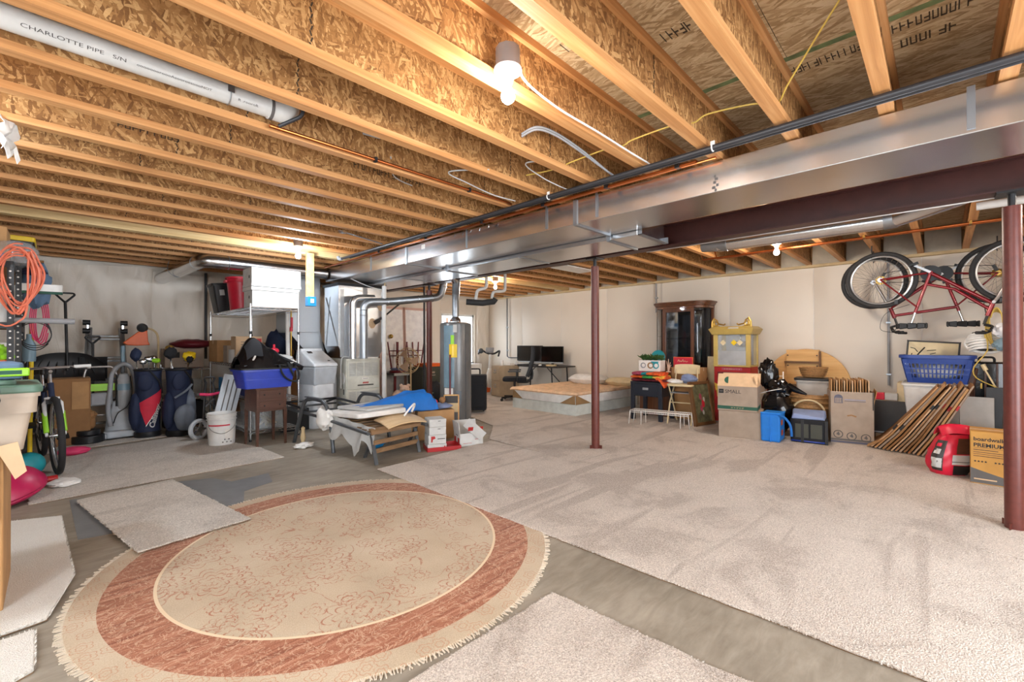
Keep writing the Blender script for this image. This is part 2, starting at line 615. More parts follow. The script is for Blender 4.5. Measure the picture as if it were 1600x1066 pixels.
def P(name, mb, mat, parent=None, bev=0.0, seg=2, sub=0, loc=None, rot=None):
    me = mb.mesh(name, mat) if isinstance(mb, MB) else mb
    o = bpy.data.objects.new(name, me)
    COL.objects.link(o)
    if parent is not None:
        o.parent = parent
    if loc is not None:
        o.location = loc
    if rot is not None:
        o.rotation_euler = tuple(R(a) for a in rot)
    if sub:
        md = o.modifiers.new('smooth', 'SUBSURF')
        md.levels = md.render_levels = sub
    if bev:
        md = o.modifiers.new('edge', 'BEVEL')
        md.width = bev
        md.segments = seg
        md.limit_method = 'ANGLE'
        md.angle_limit = R(40)
    return o

def tag(o, label, cat, group=None):
    o['label'] = label
    o['category'] = cat
    if group:
        o['group'] = group
    return o

def T(name, label, cat, loc=(0, 0, 0), rz=0.0, group=None, rot=None):
    o = bpy.data.objects.new(name, None)
    o.empty_display_size = 0.1
    COL.objects.link(o)
    o.location = loc
    o.rotation_euler = tuple(R(a) for a in rot) if rot else (0, 0, R(rz))
    return tag(o, label, cat, group)

def S(name, label, cat, mb, mat, loc=(0, 0, 0), rz=0.0, group=None, rot=None, **kw):
    o = P(name, mb, mat, None, **kw)
    o.location = loc
    o.rotation_euler = tuple(R(a) for a in rot) if rot else (0, 0, R(rz))
    return tag(o, label, cat, group)

def ST(name, mb, mat, parent=None, **kw):
    o = P(name, mb, mat, parent, **kw)
    if parent is None:
        o['kind'] = 'structure'
    return o

def kids(o):
    return [c for c in o.children]

def dup(root, loc, rot=None, label=None):
    c = root.copy()
    COL.objects.link(c)
    c.location = loc
    if rot is not None:
        c.rotation_euler = rot
    if label:
        c['label'] = label
    for ch in kids(root):
        d = ch.copy()
        COL.objects.link(d)
        d.parent = c
        for g in kids(ch):
            e = g.copy()
            COL.objects.link(e)
            e.parent = d
    return c

def text(s, size, mat, parent, loc, rot=(90, 0, 0), name='lettering', align='LEFT', sx=1.0, bold=0.0):
    cu = bpy.data.curves.new(name, 'FONT')
    cu.body = s
    cu.size = size
    cu.align_x = align
    cu.extrude = 0.0004
    cu.offset = bold
    cu.resolution_u = 3
    o = bpy.data.objects.new(name, cu)
    COL.objects.link(o)
    dg = bpy.context.evaluated_depsgraph_get()
    me = bpy.data.meshes.new_from_object(o.evaluated_get(dg))
    bpy.data.objects.remove(o)
    bpy.data.curves.remove(cu)
    me.materials.clear()
    me.materials.append(MATS[mat])
    if sx != 1.0:
        for v in me.vertices:
            v.co.x *= sx
    o = bpy.data.objects.new(name, me)
    COL.objects.link(o)
    o.parent = parent
    o.location = loc
    o.rotation_euler = tuple(R(a) for a in rot)
    return o

def marks(parent, x0, x1, h, n, mat, loc, rot, name='lettering', seed=1, dense=0.7):
    """a line of print too small or too worn to read: short strokes of letter height"""
    r_ = random.Random(seed)
    mb = MB()
    w = (x1-x0)/n
    for i in range(n):
        if r_.random() > dense+0.2:
            continue
        x = x0+w*(i+0.5)
        k = r_.choice((0, 1, 1, 2, 3))
        if k in (0, 1, 3):
            mb.box(x-w*0.42, x-w*0.24, 0, h, 0, 0.0005)
        if k in (1, 2):
            mb.box(x-w*0.4, x+w*0.3, h*0.42, h*0.58, 0, 0.0005)
        if k in (2, 3):
            mb.box(x-w*0.4, x+w*0.34, 0, h*0.16, 0, 0.0005)
            mb.box(x+w*0.18, x+w*0.36, h*0.1, h, 0, 0.0005)
    o = P(name, mb, mat, parent, loc=loc, rot=rot)
    o['kind'] = 'stuff'
    return o

def rod(pts, r, n=8, k=6):
    """round bends: Catmull-Rom through pts"""
    P_ = [Vector(p) for p in pts]
    out = []
    for i in range(len(P_)-1):
        a, b, c, d = P_[max(i-1, 0)], P_[i], P_[i+1], P_[min(i+2, len(P_)-1)]
        for j in range(k):
            t = j/k
            out.append(0.5*((2*b)+(c-a)*t+(2*a-5*b+4*c-d)*t*t+(3*b-a-3*c+d)*t**3))
    out.append(P_[-1])
    return MB().tube(out, r, n)

def fillet(pts, rad=0.06, k=5):
    """polyline with rounded corners"""
    P_ = [Vector(p) for p in pts]
    out = [P_[0]]
    for i in range(1, len(P_)-1):
        a, b, c = P_[i-1], P_[i], P_[i+1]
        r = min(rad, (a-b).length*0.49, (c-b).length*0.49)
        p, q = b+(a-b).normalized()*r, b+(c-b).normalized()*r
        for j in range(k+1):
            t = j/k
            out.append(p*(1-t)**2+b*(2*t*(1-t))+q*t*t)
    out.append(P_[-1])
    return out

def lump(c, size, seed=0, amp=0.25, n=26, m=16, flat=0.0, freq=2.2, fold=0.0):
    """crumpled soft body: ellipsoid pushed in and out by noise"""
    mb = MB()
    vs = []
    for j in range(m+1):
        for i in range(n):
            th, ph = PI*j/m, 2*PI*i/n
            d = Vector((math.sin(th)*math.cos(ph), math.sin(th)*math.sin(ph), -math.cos(th)))
            q = d*freq+Vector((seed*3.7, seed*1.3, seed*2.1))
            k = 1+amp*mnoise.noise(q)+amp*0.5*mnoise.noise(q*2.3)
            if fold:
                k += fold*(abs(mnoise.noise(q*Vector((2.5, 2.5, 0.7)).length*0.5))-0.2)
            p = d*k
            z = max(p.z, -1+flat) if flat else p.z
            vs.append((c[0]+p.x*size[0]/2, c[1]+p.y*size[1]/2, c[2]+z*size[2]/2))
    mb.add(vs, [(j*n+i, j*n+(i+1) % n, (j+1)*n+(i+1) % n, (j+1)*n+i) for j in range(m) for i in range(n)], True)
    return mb

def rbox(w, d, h, r=0.03, k=4, z0=0.0, taper=1.0):
    """box with rounded upright edges (vertical prism with rounded plan), taper = bottom/top size"""
    pl = []
    for cx, cy, a0 in ((w/2-r, d/2-r, 0), (-w/2+r, d/2-r, 90), (-w/2+r, -d/2+r, 180), (w/2-r, -d/2+r, 270)):
        for i in range(k+1):
            a = R(a0+90*i/k)
            pl.append((cx+r*math.cos(a), cy+r*math.sin(a)))
    mb = MB()
    n = len(pl)
    A = [(x*taper, y*taper, z0) for x, y in pl]
    B = [(x, y, z0+h) for x, y in pl]
    mb.add(A+B, [(i, (i+1) % n, n+(i+1) % n, n+i) for i in range(n)], True)
    mb.add(A, [tuple(range(n-1, -1, -1))])
    mb.add(B, [tuple(range(n))])
    return mb

def hollow(w, d, h, t=0.004, taper=1.0, r=0.02, z0=0.0, k=4):
    """open-topped tub with wall thickness"""
    def plan(W, D, rr):
        pl = []
        for cx, cy, a0 in ((W/2-rr, D/2-rr, 0), (-W/2+rr, D/2-rr, 90), (-W/2+rr, -D/2+rr, 180), (W/2-rr, -D/2+rr, 270)):
            for i in range(k+1):
                a = R(a0+90*i/k)
                pl.append((cx+rr*math.cos(a), cy+rr*math.sin(a)))
        return pl
    o, i_ = plan(w, d, r), plan(w-2*t, d-2*t, max(r-t, 0.002))
    n = len(o)
    mb = MB()
    loops = [[(x*taper, y*taper, z0) for x, y in o], [(x, y, z0+h) for x, y in o],
             [(x, y, z0+h) for x, y in i_], [(x*taper, y*taper, z0+t) for x, y in i_]]
    for a, b in ((0, 1), (1, 2), (2, 3)):
        mb.add(loops[a]+loops[b], [(q, (q+1) % n, n+(q+1) % n, n+q) for q in range(n)], True)
    mb.add(loops[0], [tuple(range(n-1, -1, -1))])
    mb.add(loops[3], [tuple(range(n))])
    return mb

def carton(name, label, loc, rz, w, d, h, mat='kraft', flaps=None, group=None, cat='box', tape=True, open_=False):
    """cardboard box, front towards local -y; flaps: list of (side, angle from flat-open in degrees)"""
    t = T(name, label, cat, loc, rz, group)
    if open_:
        P('carton_body', hollow(w, d, h, 0.006, 1, 0.004, k=1), mat, t)
    else:
        P('carton_body', MB().box(-w/2, w/2, -d/2, d/2, 0, h), mat, t, bev=0.004, seg=1)
        if tape:
            P('tape', MB().box(-w/2-0.001, w/2+0.001, -0.025, 0.025, h-0.05, h+0.0015), 'kraft_pale', t)
        P('flap_seam', MB().box(-w/2+0.004, w/2-0.004, -0.002, 0.002, h, h+0.002), 'kraft_dark', t)
    for side, ang in flaps or ():
        a = R(ang)
        fl = min(w, d)*0.48
        if side == 'front':
            m = MB().bar((0, -d/2, h), (0, -d/2-fl*math.cos(a), h+fl*math.sin(a)), w, 0.005)
        elif side == 'back':
            m = MB().bar((0, d/2, h), (0, d/2+fl*math.cos(a), h+fl*math.sin(a)), w, 0.005)
        elif side == 'left':
            m = MB().bar((-w/2, 0, h), (-w/2-fl*math.cos(a), 0, h+fl*math.sin(a)), d, 0.005)
        else:
            m = MB().bar((w/2, 0, h), (w/2+fl*math.cos(a), 0, h+fl*math.sin(a)), d, 0.005)
        P('flap', m, mat, t)
    return t

def upholstered(w, d, h, r=0.04):
    return rbox(w, d, h, r)
# ------------------------------------------------------------------ the room
XL, XR, YB, YF = -1.45, 7.92, -2.0, 8.52        # left, right, behind the camera, far end
ZJ, ZD = 2.336, 2.632                            # underside of the joists, underside of the deck
floor = ST('floor', MB().box(XL-0.1, XR+0.1, YB-0.1, YF+0.1, -0.12, 0), 'concrete')
# smoother grey patches trowelled on the slab
def flat_poly(pts, z0, z1):
    return MB().prism([(x, y, z0) for x, y in pts], (0, 0, z1-z0))
P('patch', flat_poly([(0.70, 4.72), (0.97, 4.62), (1.06, 4.38), (1.36, 4.42), (1.30, 4.12), (1.06, 4.02), (0.95, 3.62), (0.78, 3.7)], 0.0005, 0.0015), 'grey_stain', floor)
P('patch', flat_poly([(0.08, 4.75), (0.30, 4.70), (0.32, 3.7), (0.10, 3.75)], 0.0005, 0.0015), 'grey_stain', floor)

def holed(axis, c0, c1, a0, a1, zt, o0, o1, z0, z1):
    mb = MB()
    for p, q, r_, s_ in ((a0, o0, 0, zt), (o1, a1, 0, zt), (o0, o1, 0, z0), (o0, o1, z1, zt)):
        if q-p > 1e-4 and s_-r_ > 1e-4:
            if axis == 'x':
                mb.box(c0, c1, p, q, r_, s_)
            else:
                mb.box(p, q, c0, c1, r_, s_)
    return mb
wl = ST('wall_left', holed('x', XL-0.12, XL, YB-0.1, YF+0.1, 2.78, -0.3, 1.5, 0.8, 1.9), 'poly_grey')
wb = ST('wall_behind', holed('y', YB-0.12, YB, XL-0.1, XR+0.1, 2.78, 0.95, 3.45, 0.06, 2.05), 'poly_grey')
def glazed(name, pts, y0):
    w_ = bpy.data.objects.new(name, None)
    COL.objects.link(w_)
    w_['kind'] = 'structure'
    return w_
dr_ = glazed('door_1', None, 0)
for a, b in ((0.95, 1.0), (2.17, 2.23), (3.40, 3.45)):
    P('door_stile', MB().box(a, b, YB-0.09, YB-0.03, 0.06, 2.05), 'white_plastic', dr_)
for a, b in ((0.06, 0.13), (1.99, 2.05)):
    P('door_rail', MB().box(0.95, 3.45, YB-0.09, YB-0.03, a, b), 'white_plastic', dr_)
lw_ = glazed('window_2', None, 0)
for a, b in ((-0.3, -0.25), (0.57, 0.63), (1.45, 1.5)):
    P('window_frame', MB().box(XL-0.08, XL-0.03, a, b, 0.8, 1.9), 'white_plastic', lw_)
for a, b in ((0.8, 0.85), (1.85, 1.9)):
    P('window_frame', MB().box(XL-0.08, XL-0.03, -0.3, 1.5, a, b), 'white_plastic', lw_)
wr = ST('wall_right', MB().box(XR, XR+0.12, YB-0.1, YF+0.1, 0, 2.30), 'white_paint')
P('rim_board', MB().box(XR+0.02, XR+0.12, YB-0.1, YF+0.1, 2.30, 2.78), 'kraft_dark', wr)
P('sill_plate', MB().box(XR-0.10, XR+0.1, YB-0.1, YF, 2.30, 2.336), 'sill_wood', wr)
# far wall with its two openings: the tall window beside the corner
WX0, WX1, WZ0, WZ1 = 6.38, 7.42, 0.66, 1.90
far = MB().box(XL-0.1, WX0, YF, YF+0.14, 0, 2.78).box(WX1, XR+0.1, YF, YF+0.14, 0, 2.78)
far.box(WX0, WX1, YF, YF+0.14, 0, WZ0).box(WX0, WX1, YF, YF+0.14, WZ1, 2.78)
wf = ST('wall_far', far, 'poly_grey')
win = T('window_1', 'white tall window bright with daylight behind the water heater', 'window', (0, YF+0.04, 0))
del win['label'], win['category']
win['kind'] = 'structure'
P('window_frame', MB().box(WX0, WX0+0.05, 0, 0.07, WZ0, WZ1).box(WX1-0.05, WX1, 0, 0.07, WZ0, WZ1)
  .box(WX0, WX1, 0, 0.07, WZ0, WZ0+0.05).box(WX0, WX1, 0, 0.07, WZ1-0.05, WZ1).box(6.87, 6.93, 0, 0.07, WZ0, WZ1), 'white_plastic', win)
for a, b in ((WX0+0.05, 6.87), (6.93, WX1-0.05)):
    P('pane', MB().box(a, b, 0.03, 0.036, WZ0+0.05, WZ1-0.05), 'pane_glass', win)
P('window_sill', MB().box(WX0-0.03, WX1+0.03, -0.10, 0.0, WZ0-0.03, WZ0), 'white_paint', win)

# insulation blankets: each sheet of facing is a panel of its own, puffed between its seams
def blanket_x(y0, y1, z0, z1, x, puff, seed):
    def fn(u, v):
        y, z = y0+(y1-y0)*u, z0+(z1-z0)*v
        e = (4*u*(1-u))**0.4
        p = puff*e+0.006*mnoise.noise(Vector((y*3, z*1.2, seed)))*e
        return (x-p, y, z)
    return MB().grid(fn, 10, 14)
ys = [YF]
while ys[-1] > YB:
    ys.append(ys[-1]-1.19)
for k in range(len(ys)-1):
    P('insulation_panel', blanket_x(ys[k+1]+0.004, ys[k]-0.004, 0.02, 2.30, XR-0.004, 0.022, k), 'poly_white', wr)
def blanket_y(x0, x1, z0, z1, y, puff, seed, sag):
    def fn(u, v):
        x, z = x0+(x1-x0)*u, z0+(z1-z0)*v
        top = 0.05*math.sin(x*2.1+seed)*v
        e = (4*u*(1-u))**0.35
        p = puff*e+0.035*mnoise.noise(Vector((x*1.6, z*0.9, seed)))+0.024*mnoise.noise(Vector((x*6+z*2.5, z*1.2-x*0.8, seed+5)))+0.010*mnoise.noise(Vector((x*15-z*4, z*2.5, seed+9)))
        p += sag*max(0, (v-0.8))*0.6
        return (x, y-abs(p)-0.01, z-top*0.6)
    return MB().grid(fn, 44, 40)
xs = [XL, -0.25, 1.0, 2.25, 3.5, 4.75, 6.33]
for k in range(len(xs)-1):
    P('insulation_panel', blanket_y(xs[k], xs[k+1]+0.02, 0.02, 2.28, YF, 0.05, k*2.3, 0.35), 'poly_grey', wf)
P('insulation_panel', blanket_y(WX1+0.05, XR-0.02, 0.02, 2.28, YF, 0.04, 17.0, 0.3), 'poly_white', wf)
P('insulation_panel', blanket_y(WX0-0.06, WX1+0.06, 1.96, 2.28, YF, 0.04, 19.0, 0.3), 'poly_white', wf)
P('insulation_panel', blanket_y(WX0-0.06, WX1+0.06, 0.02, WZ0-0.05, YF, 0.03, 20.0, 0.0), 'poly_white', wf)

# ceiling: OSB deck sheets on I-joists
ceil = ST('ceiling', MB().box(XL-0.1, XR+0.12, YB-0.1, YF+0.1, 2.66, 2.72), 'osb_deck')
x = 2.61-1.22*4
row = 0
while x < XR:
    y = YB-1.1+(row % 2)*1.22
    while y < YF:
        a, b = max(x, XL-0.1), min(x+1.22, XR+0.12)
        c, d = max(y, YB-0.1), min(y+2.44, YF+0.1)
        if b > a+0.02 and d > c+0.02:
            P('deck_panel', MB().box(a+0.0015, b-0.0015, c+0.0015, d-0.0015, ZD, 2.66), 'osb_deck', ceil)
        y += 2.44
    x += 1.22
    row += 1
M('edge_green', (106, 122, 80), 0.7, var=0.4, scale=12)
for xg in (2.61,):
    P('edge_paint', MB().box(xg-0.022, xg+0.018, YB, 2.1, ZD-0.001, ZD), 'edge_green', ceil)
for q, (xg, yg, n_, ln_) in enumerate(((2.78, 0.60, 13, 0.33), (2.74, 0.19, 11, 0.30), (2.90, 0.14, 6, 0.2), (1.78, 1.33, 6, 0.16), (1.42, 1.31, 5, 0.12), (2.05, 0.95, 5, 0.14))):
    marks(ceil, 0, ln_, 0.075, n_, 'osb_ink', (xg, yg, ZD-0.0006), (180, 0, -90), 'panel_stamp', q+1, 0.8)
# joists
YJ = [round(0.195+0.4085*k, 4) for k in range(-5, 21)]
web_me = MB().box(XL, XR, -0.006, 0.006, 0.036, ZD-ZJ-0.036).mesh('joist', 'osb_web')
fl_me = MB().box(XL, XR, -0.03, 0.03, 0, 0.037).mesh('flange', 'spf_flange')
lvl_me = MB().box(XL, XR, -0.022, 0.022, 0.0, ZD-ZJ).mesh('joist', 'lvl_wood')
for i, y in enumerate(YJ):
    if i == 19:
        P('joist', lvl_me, None, ceil, loc=(0, y, ZJ))
        P('joist', lvl_me, None, ceil, loc=(0, y+0.06, ZJ))
        continue
    j = P('joist', web_me, None, ceil, loc=(0, y, ZJ))
    P('bottom_flange', fl_me, None, j)
    P('top_flange', fl_me, None, j, loc=(0, 0, ZD-ZJ-0.037))
    # joint of two web lengths, seen as a dark saw-tooth line
    rj = random.Random(i)
    for xx in (rj.uniform(0.3, 1.2), rj.uniform(1.9, 2.8), rj.uniform(5, 6)):
        zig = MB()
        for q in range(9):
            zig.cbox((xx+0.004*(q % 2), -0.0065, 0.05+q*0.024), (0.006, 0.002, 0.02), (0, 20 if q % 2 else -20, 0))
        P('web_joint', zig, 'osb_ink', j)
# printing on some webs
for q, (i, xx, ln_, h_, n_) in enumerate(((12, 1.50, 0.62, 0.05, 20), (9, 0.28, 0.11, 0.085, 4), (13, 0.25, 0.3, 0.03, 9), (14, 0.05, 0.16, 0.04, 6), (15, 0.12, 0.3, 0.03, 9))):
    marks(ceil, 0, ln_, h_, n_, 'osb_ink', (xx, YJ[i]-0.0066, ZJ+0.12), (90, 0, 0), 'web_stamp', q+20, 0.8)
# batts in the rim bays over the right wall
for i in range(len(YJ)-1):
    y0, y1 = YJ[i]+0.035, YJ[i+1]-0.035
    def fn(u, v, y0=y0, y1=y1, i=i):
        y, z = y0+(y1-y0)*u, 2.34+0.29*v
        p = 0.10*math.sqrt(max(0, 4*u*(1-u)))*(0.6+0.5*mnoise.noise(Vector((u*3, v*3, i*1.7))))
        return (XR-0.03-p*0.5-0.03*(1-v), y, z)
    P('rim_insulation', MB().grid(fn, 7, 6), 'batt', wr)

# steel beam and its columns
bx = 4.20
beam = T('steel_beam', 'dark red steel I beam running under the joists beside the metal duct', 'beam', (bx, 0, 2.125))
P('bottom_flange', MB().box(-0.07, 0.07, YB, YF, 0, 0.012), 'beam_red', beam)
P('top_flange', MB().box(-0.07, 0.07, YB, YF, 0.198, 0.210), 'beam_red', beam)
P('web', MB().box(-0.005, 0.005, YB, YF, 0.012, 0.198), 'beam_red', beam)
P('conduit', MB().tube([(0.082, YB, 0.006), (0.082, 2.2, 0.006)], 0.012), 'white_pvc', beam)
def post(label, y, zt=2.125):
    t = T('steel_post', label, 'post', (bx, y, 0), 0, 'steel columns under the beam')
    P('shaft', MB().lathe([(0.0445, 0.012), (0.0445, zt-0.09)], n=28), 'post_red', t)
    P('base_plate', MB().box(-0.06, 0.06, -0.06, 0.06, 0, 0.012), 'post_red', t, bev=0.002)
    P('cap_plate', MB().box(-0.08, 0.08, -0.07, 0.07, zt-0.012, zt), 'black_metal', t)
    P('jack_screw', MB().cyl((0, 0, zt-0.09), (0, 0, zt-0.012), 0.019), 'black_metal', t)
    for a in (40, 160, 280):
        P('foot_gusset', MB().cbox((0.055*math.cos(R(a)), 0.055*math.sin(R(a)), 0.03), (0.04, 0.006, 0.04), (0, 0, a)), 'post_red', t)
    return t
post('dark red steel post standing alone in the middle of the carpet', 2.78)
post('thick dark red steel post at the right edge, nearest of the columns', -0.32)
post('dark red steel post behind the flue pipe, left of the water heater', 5.93)
# ------------------------------------------------------------------ ducts, pipes, cables, lamps under the ceiling
def duct(name, label, x0, x1, y0, y1, z0, z1, cleats, mat='galvanised'):
    t = T(name, label, 'duct', (0, 0, 0))
    # sections between the drive cleats, each slightly dished
    ys_ = [y0]+sorted(c for c in cleats if y0 < c < y1)+[y1]
    for a, b in zip(ys_, ys_[1:]):
        P('duct_section', MB().box(x0, x1, a+0.001, b-0.001, z0, z1), mat, t, bev=0.004)
    for c in cleats:
        f = MB()
        f.box(x0-0.010, x0+0.002, c-0.018, c+0.018, z0-0.004, z1)
        f.box(x0-0.010, x1+0.004, c-0.014, c+0.014, z0-0.012, z0+0.001)
        P('drive_cleat', f, 'galvanised_dull', t)
    return t
d1 = duct('supply_duct', 'long shiny galvanised supply duct running beside the steel beam', 2.90, 3.40, YB, 6.80, 2.132, 2.325, [2.10, 4.55])
for yy, ww in ((-0.10, 0.028), (1.90, 0.02), (2.40, 0.02), (3.45, 0.012), (5.4, 0.02)):
    o = P('hanger_strap', MB().box(2.893, 2.8975, yy-ww/2, yy+ww/2, 2.15, 2.345), 'galvanised_dull', d1)
tape = MB()
for k, (dy, dz, w) in enumerate(((0, 0, .012), (.012, .018, .02), (-.01, .03, .014), (.006, .05, .016), (-.004, .07, .02), (.004, .088, .012))):
    tape.box(2.8975, 2.9, 1.02+dy-w/2, 1.02+dy+w/2, 2.136+dz, 2.152+dz)
P('sealant_smear', tape, 'ink_grey', d1)
P('foil_patch', MB().box(2.8968, 2.9, 4.18, 4.24, 2.25, 2.30), 'white_paint', d1)
for q in range(6):
    P('foil_tab', MB().cbox((2.897, 3.0+q*0.13, 2.30+0.01*(q % 2)), (0.004, 0.02, 0.03), (10*q, 0, 0)), 'chrome', d1)
d2 = duct('return_duct', 'lower galvanised return duct ending with an open lip against the beam', 3.42, 3.92, 1.84, 6.7, 2.092, 2.318, [2.12, 4.45])
P('end_lip', MB().box(3.42, 3.92, 1.80, 1.84, 2.092, 2.098).box(3.42, 3.425, 1.80, 1.84, 2.092, 2.15).box(3.915, 3.92, 1.80, 1.84, 2.092, 2.15), 'galvanised_dull', d2)
P('end_cap', MB().box(3.425, 3.915, 1.845, 1.85, 2.10, 2.318), 'galvanised_dull', d2)
P('seam_rib', MB().box(3.42, 3.92, 3.2, 3.215, 2.086, 2.092).box(3.42, 3.92, 5.4, 5.415, 2.086, 2.092), 'galvanised_dull', d2)

# round branch duct on the left: along the room, elbow, then across
rd = T('round_duct', 'round galvanised branch duct with an elbow high on the left', 'duct', (0, 0, 0))
P('duct_run', MB().tube([(1.12, 8.42, 2.17), (1.30, 6.98, 2.245)], 0.085, 22), 'galvanised', rd)
P('elbow', MB().tube(fillet([(1.295, 7.02, 2.243), (1.325, 6.76, 2.25), (1.58, 6.75, 2.25)], 0.16, 8), 0.0875, 22), 'galvanised', rd)
P('duct_run', MB().tube([(1.54, 6.75, 2.25), (2.88, 6.75, 2.25)], 0.085, 22), 'galvanised', rd)
P('collar_bead', MB().torus((1.30, 6.98, 2.245), (0.12, -1, 0.05), 0.0865, 0.005, 26, 6), 'galvanised_dull', rd)
P('collar_bead', MB().torus((1.59, 6.75, 2.25), (1, 0, 0), 0.0865, 0.005, 26, 6), 'galvanised_dull', rd)
P('hanger_strap', rod([(1.10, 7.7, 2.33), (1.09, 7.7, 2.2), (1.20, 7.7, 2.12), (1.30, 7.7, 2.2), (1.31, 7.7, 2.33)], 0.004, 5), 'galvanised_dull', rd)
# round duct right of the beam
rr = T('round_duct', 'silver round branch duct under the joists to the right of the beam', 'duct', (0, 0, 0))
P('duct_run', MB().tube([(4.95, 1.72, 2.235), (4.98, 0.34, 2.235)], 0.078, 22), 'galvanised', rr)
P('joint_collar', MB().tube([(4.98, 0.36, 2.235), (4.98, 0.27, 2.24)], 0.081, 22), 'galvanised_dull', rr)
P('elbow', MB().tube([(4.98, 0.30, 2.235), (4.90, 0.08, 2.27), (4.66, -0.18, 2.29), (4.3, -0.2, 2.30)], 0.076, 20), 'galvanised', rr)
P('boot', MB().cyl((4.95, 1.62, 2.235), (4.94, 1.88, 2.245), 0.082, 0.07, 20), 'galvanised_dull', rr)

# white drain pipe hung in the joist bay, with its print
dp = T('drain_pipe', 'white plastic drain pipe hung in a joist bay, printed along its side', 'pipe', (0, 2.545, 2.425))
P('pipe_body', MB().cyl((XL, 0, 0), (0.80, 0, 0), 0.048, n=28), 'white_pvc', dp)
P('elbow', MB().tube(fillet([(0.78, 0, 0), (0.885, 0, 0), (0.885, 0.02, 0.2)], 0.085, 7), 0.054, 22), 'white_pvc', dp)
P('elbow_hub', MB().cyl((0.785, 0, 0), (0.80, 0, 0), 0.0555, n=26), 'ink_grey', dp)
P('strap', MB().torus((0.60, 0, 0), (1, 0, 0), 0.051, 0.0025, 26, 4).box(0.586, 0.614, -0.053, -0.050, -0.01, 0.06).box(0.586, 0.614, -0.051, -0.048, 0.04, 0.2), 'galvanised_dull', dp)
def wrap(s, size, x0, ang, r, mat, parent, sx=1.0):
    o = text(s, size, mat, parent, (0, 0, 0), (0, 0, 0), sx=sx)
    for v in o.data.vertices:
        x, y = v.co.x, v.co.y-size*0.35
        a = ang+y/r
        v.co = (x0+x, -math.cos(a)*r, math.sin(a)*r)
    return o
wrap('CHARLOTTE PIPE   S/N', 0.021, -0.095, -0.62, 0.0488, 'ink_grey', dp, 1.45)
wrap('oooooooroooAsooroesoooNOT', 0.015, 0.245, -0.62, 0.0488, 'ink_grey', dp, 1.35)
wrap('R .rooroR', 0.017, 0.632, -0.62, 0.0488, 'ink_grey', dp, 1.3)
# small black trap arm under it and a short stub
S('stub_pipe', 'dark bent stub pipe dropping beside the white pipe elbow', 'pipe', MB().tube(fillet([(0.93, 2.47, 2.52), (0.93, 2.47, 2.41), (0.84, 2.56, 2.355)], 0.03, 4), 0.010, 10), 'black_pipe')
S('stub_pipe', 'short grey stub pipe in the joist bay further right', 'pipe', MB().tube([(1.27, 2.45, 2.50), (1.27, 2.45, 2.425), (1.36, 2.42, 2.42)], 0.009, 10), 'grey_pipe')
cp = T('copper_pipe', 'thin copper pipe clipped along the lower edge of a joist', 'pipe', (0, 0, 0))
P('pipe_body', MB().tube([(0.80, 2.585, 2.352), (2.62, 2.585, 2.352), (2.66, 2.585, 2.345)], 0.0095, 10), 'copper', cp)
for xx in (1.42, 2.2):
    P('clip', MB().box(xx-0.008, xx+0.008, 2.57, 2.60, 2.338, 2.366), 'black_plastic', cp)

# pipes along the duct: black gas pipe, thin black pipe, copper pair
gp = T('gas_pipe', 'long black gas pipe strapped under the joists along the duct', 'pipe', (2.655, 0, 2.312))
P('pipe_body', MB().cyl((0, YB, 0), (0, 5.75, 0), 0.0165, n=14), 'black_pipe', gp)
P('end_elbow', MB().tube(fillet([(0, 5.72, 0), (0, 5.80, 0), (-0.02, 5.80, 0.04)], 0.03, 5), 0.022, 12), 'grey_pipe', gp)
for yy in (2.18, 0.95):
    P('pipe_strap', MB().torus((0, yy, 0), (0, 1, 0), 0.019, 0.004, 16, 5).box(-0.003, 0.003, yy-0.012, yy+0.012, 0.015, 0.04), 'white_plastic', gp)
S('black_hose', 'second thinner black pipe lying beside the gas pipe', 'pipe', MB().tube([(2.715, YB, 2.318), (2.712, 1.0, 2.316), (2.715, 3.2, 2.318), (2.71, 5.6, 2.316)], 0.011, 10), 'black_pipe')
c2 = T('copper_pipe', 'copper pipe with black clips running along the top of the supply duct', 'pipe', (0, 0, 0))
P('pipe_body', MB().tube([(2.80, 1.1, 2.318), (2.80, 6.6, 2.318)], 0.011, 10), 'copper', c2)
for yy in (1.22, 1.75, 2.35, 3.1, 4.0, 5.0):
    P('clip', MB().box(2.78, 2.82, yy-0.014, yy+0.014, 2.308, 2.336), 'black_plastic', c2)
S('copper_pipe', 'second copper pipe beside the clipped one above the duct', 'pipe', MB().tube([(2.85, 1.0, 2.328), (2.85, 6.4, 2.328)], 0.008, 8), 'copper')
for dx, lab in ((0, 'upper copper water pipe crossing the joists near the bicycles'), (0.055, 'lower copper water pipe crossing the joists near the bicycles')):
    t = T('copper_pipe', lab, 'pipe', (0, 0, 0))
    P('pipe_body', MB().tube([(6.02+dx, -1.9, 2.315), (6.10+dx, 1.2, 2.315), (6.17+dx, 2.34-dx*3, 2.315), (6.17+dx, 2.38-dx*3, 2.45)], 0.011, 10), 'copper', t)
    for yy in (-0.2, 0.6, 1.42):
        P('clip', MB().box(6.05+dx, 6.12+dx, yy-0.01, yy+0.01, 2.306, 2.337), 'brass', t)
S('drain_pipe', 'pale horizontal pipe end above the right steel post', 'pipe', MB().tube([(5.1, -0.2, 2.26), (5.1, -1.6, 2.26)], 0.032, 14), 'white_pvc')

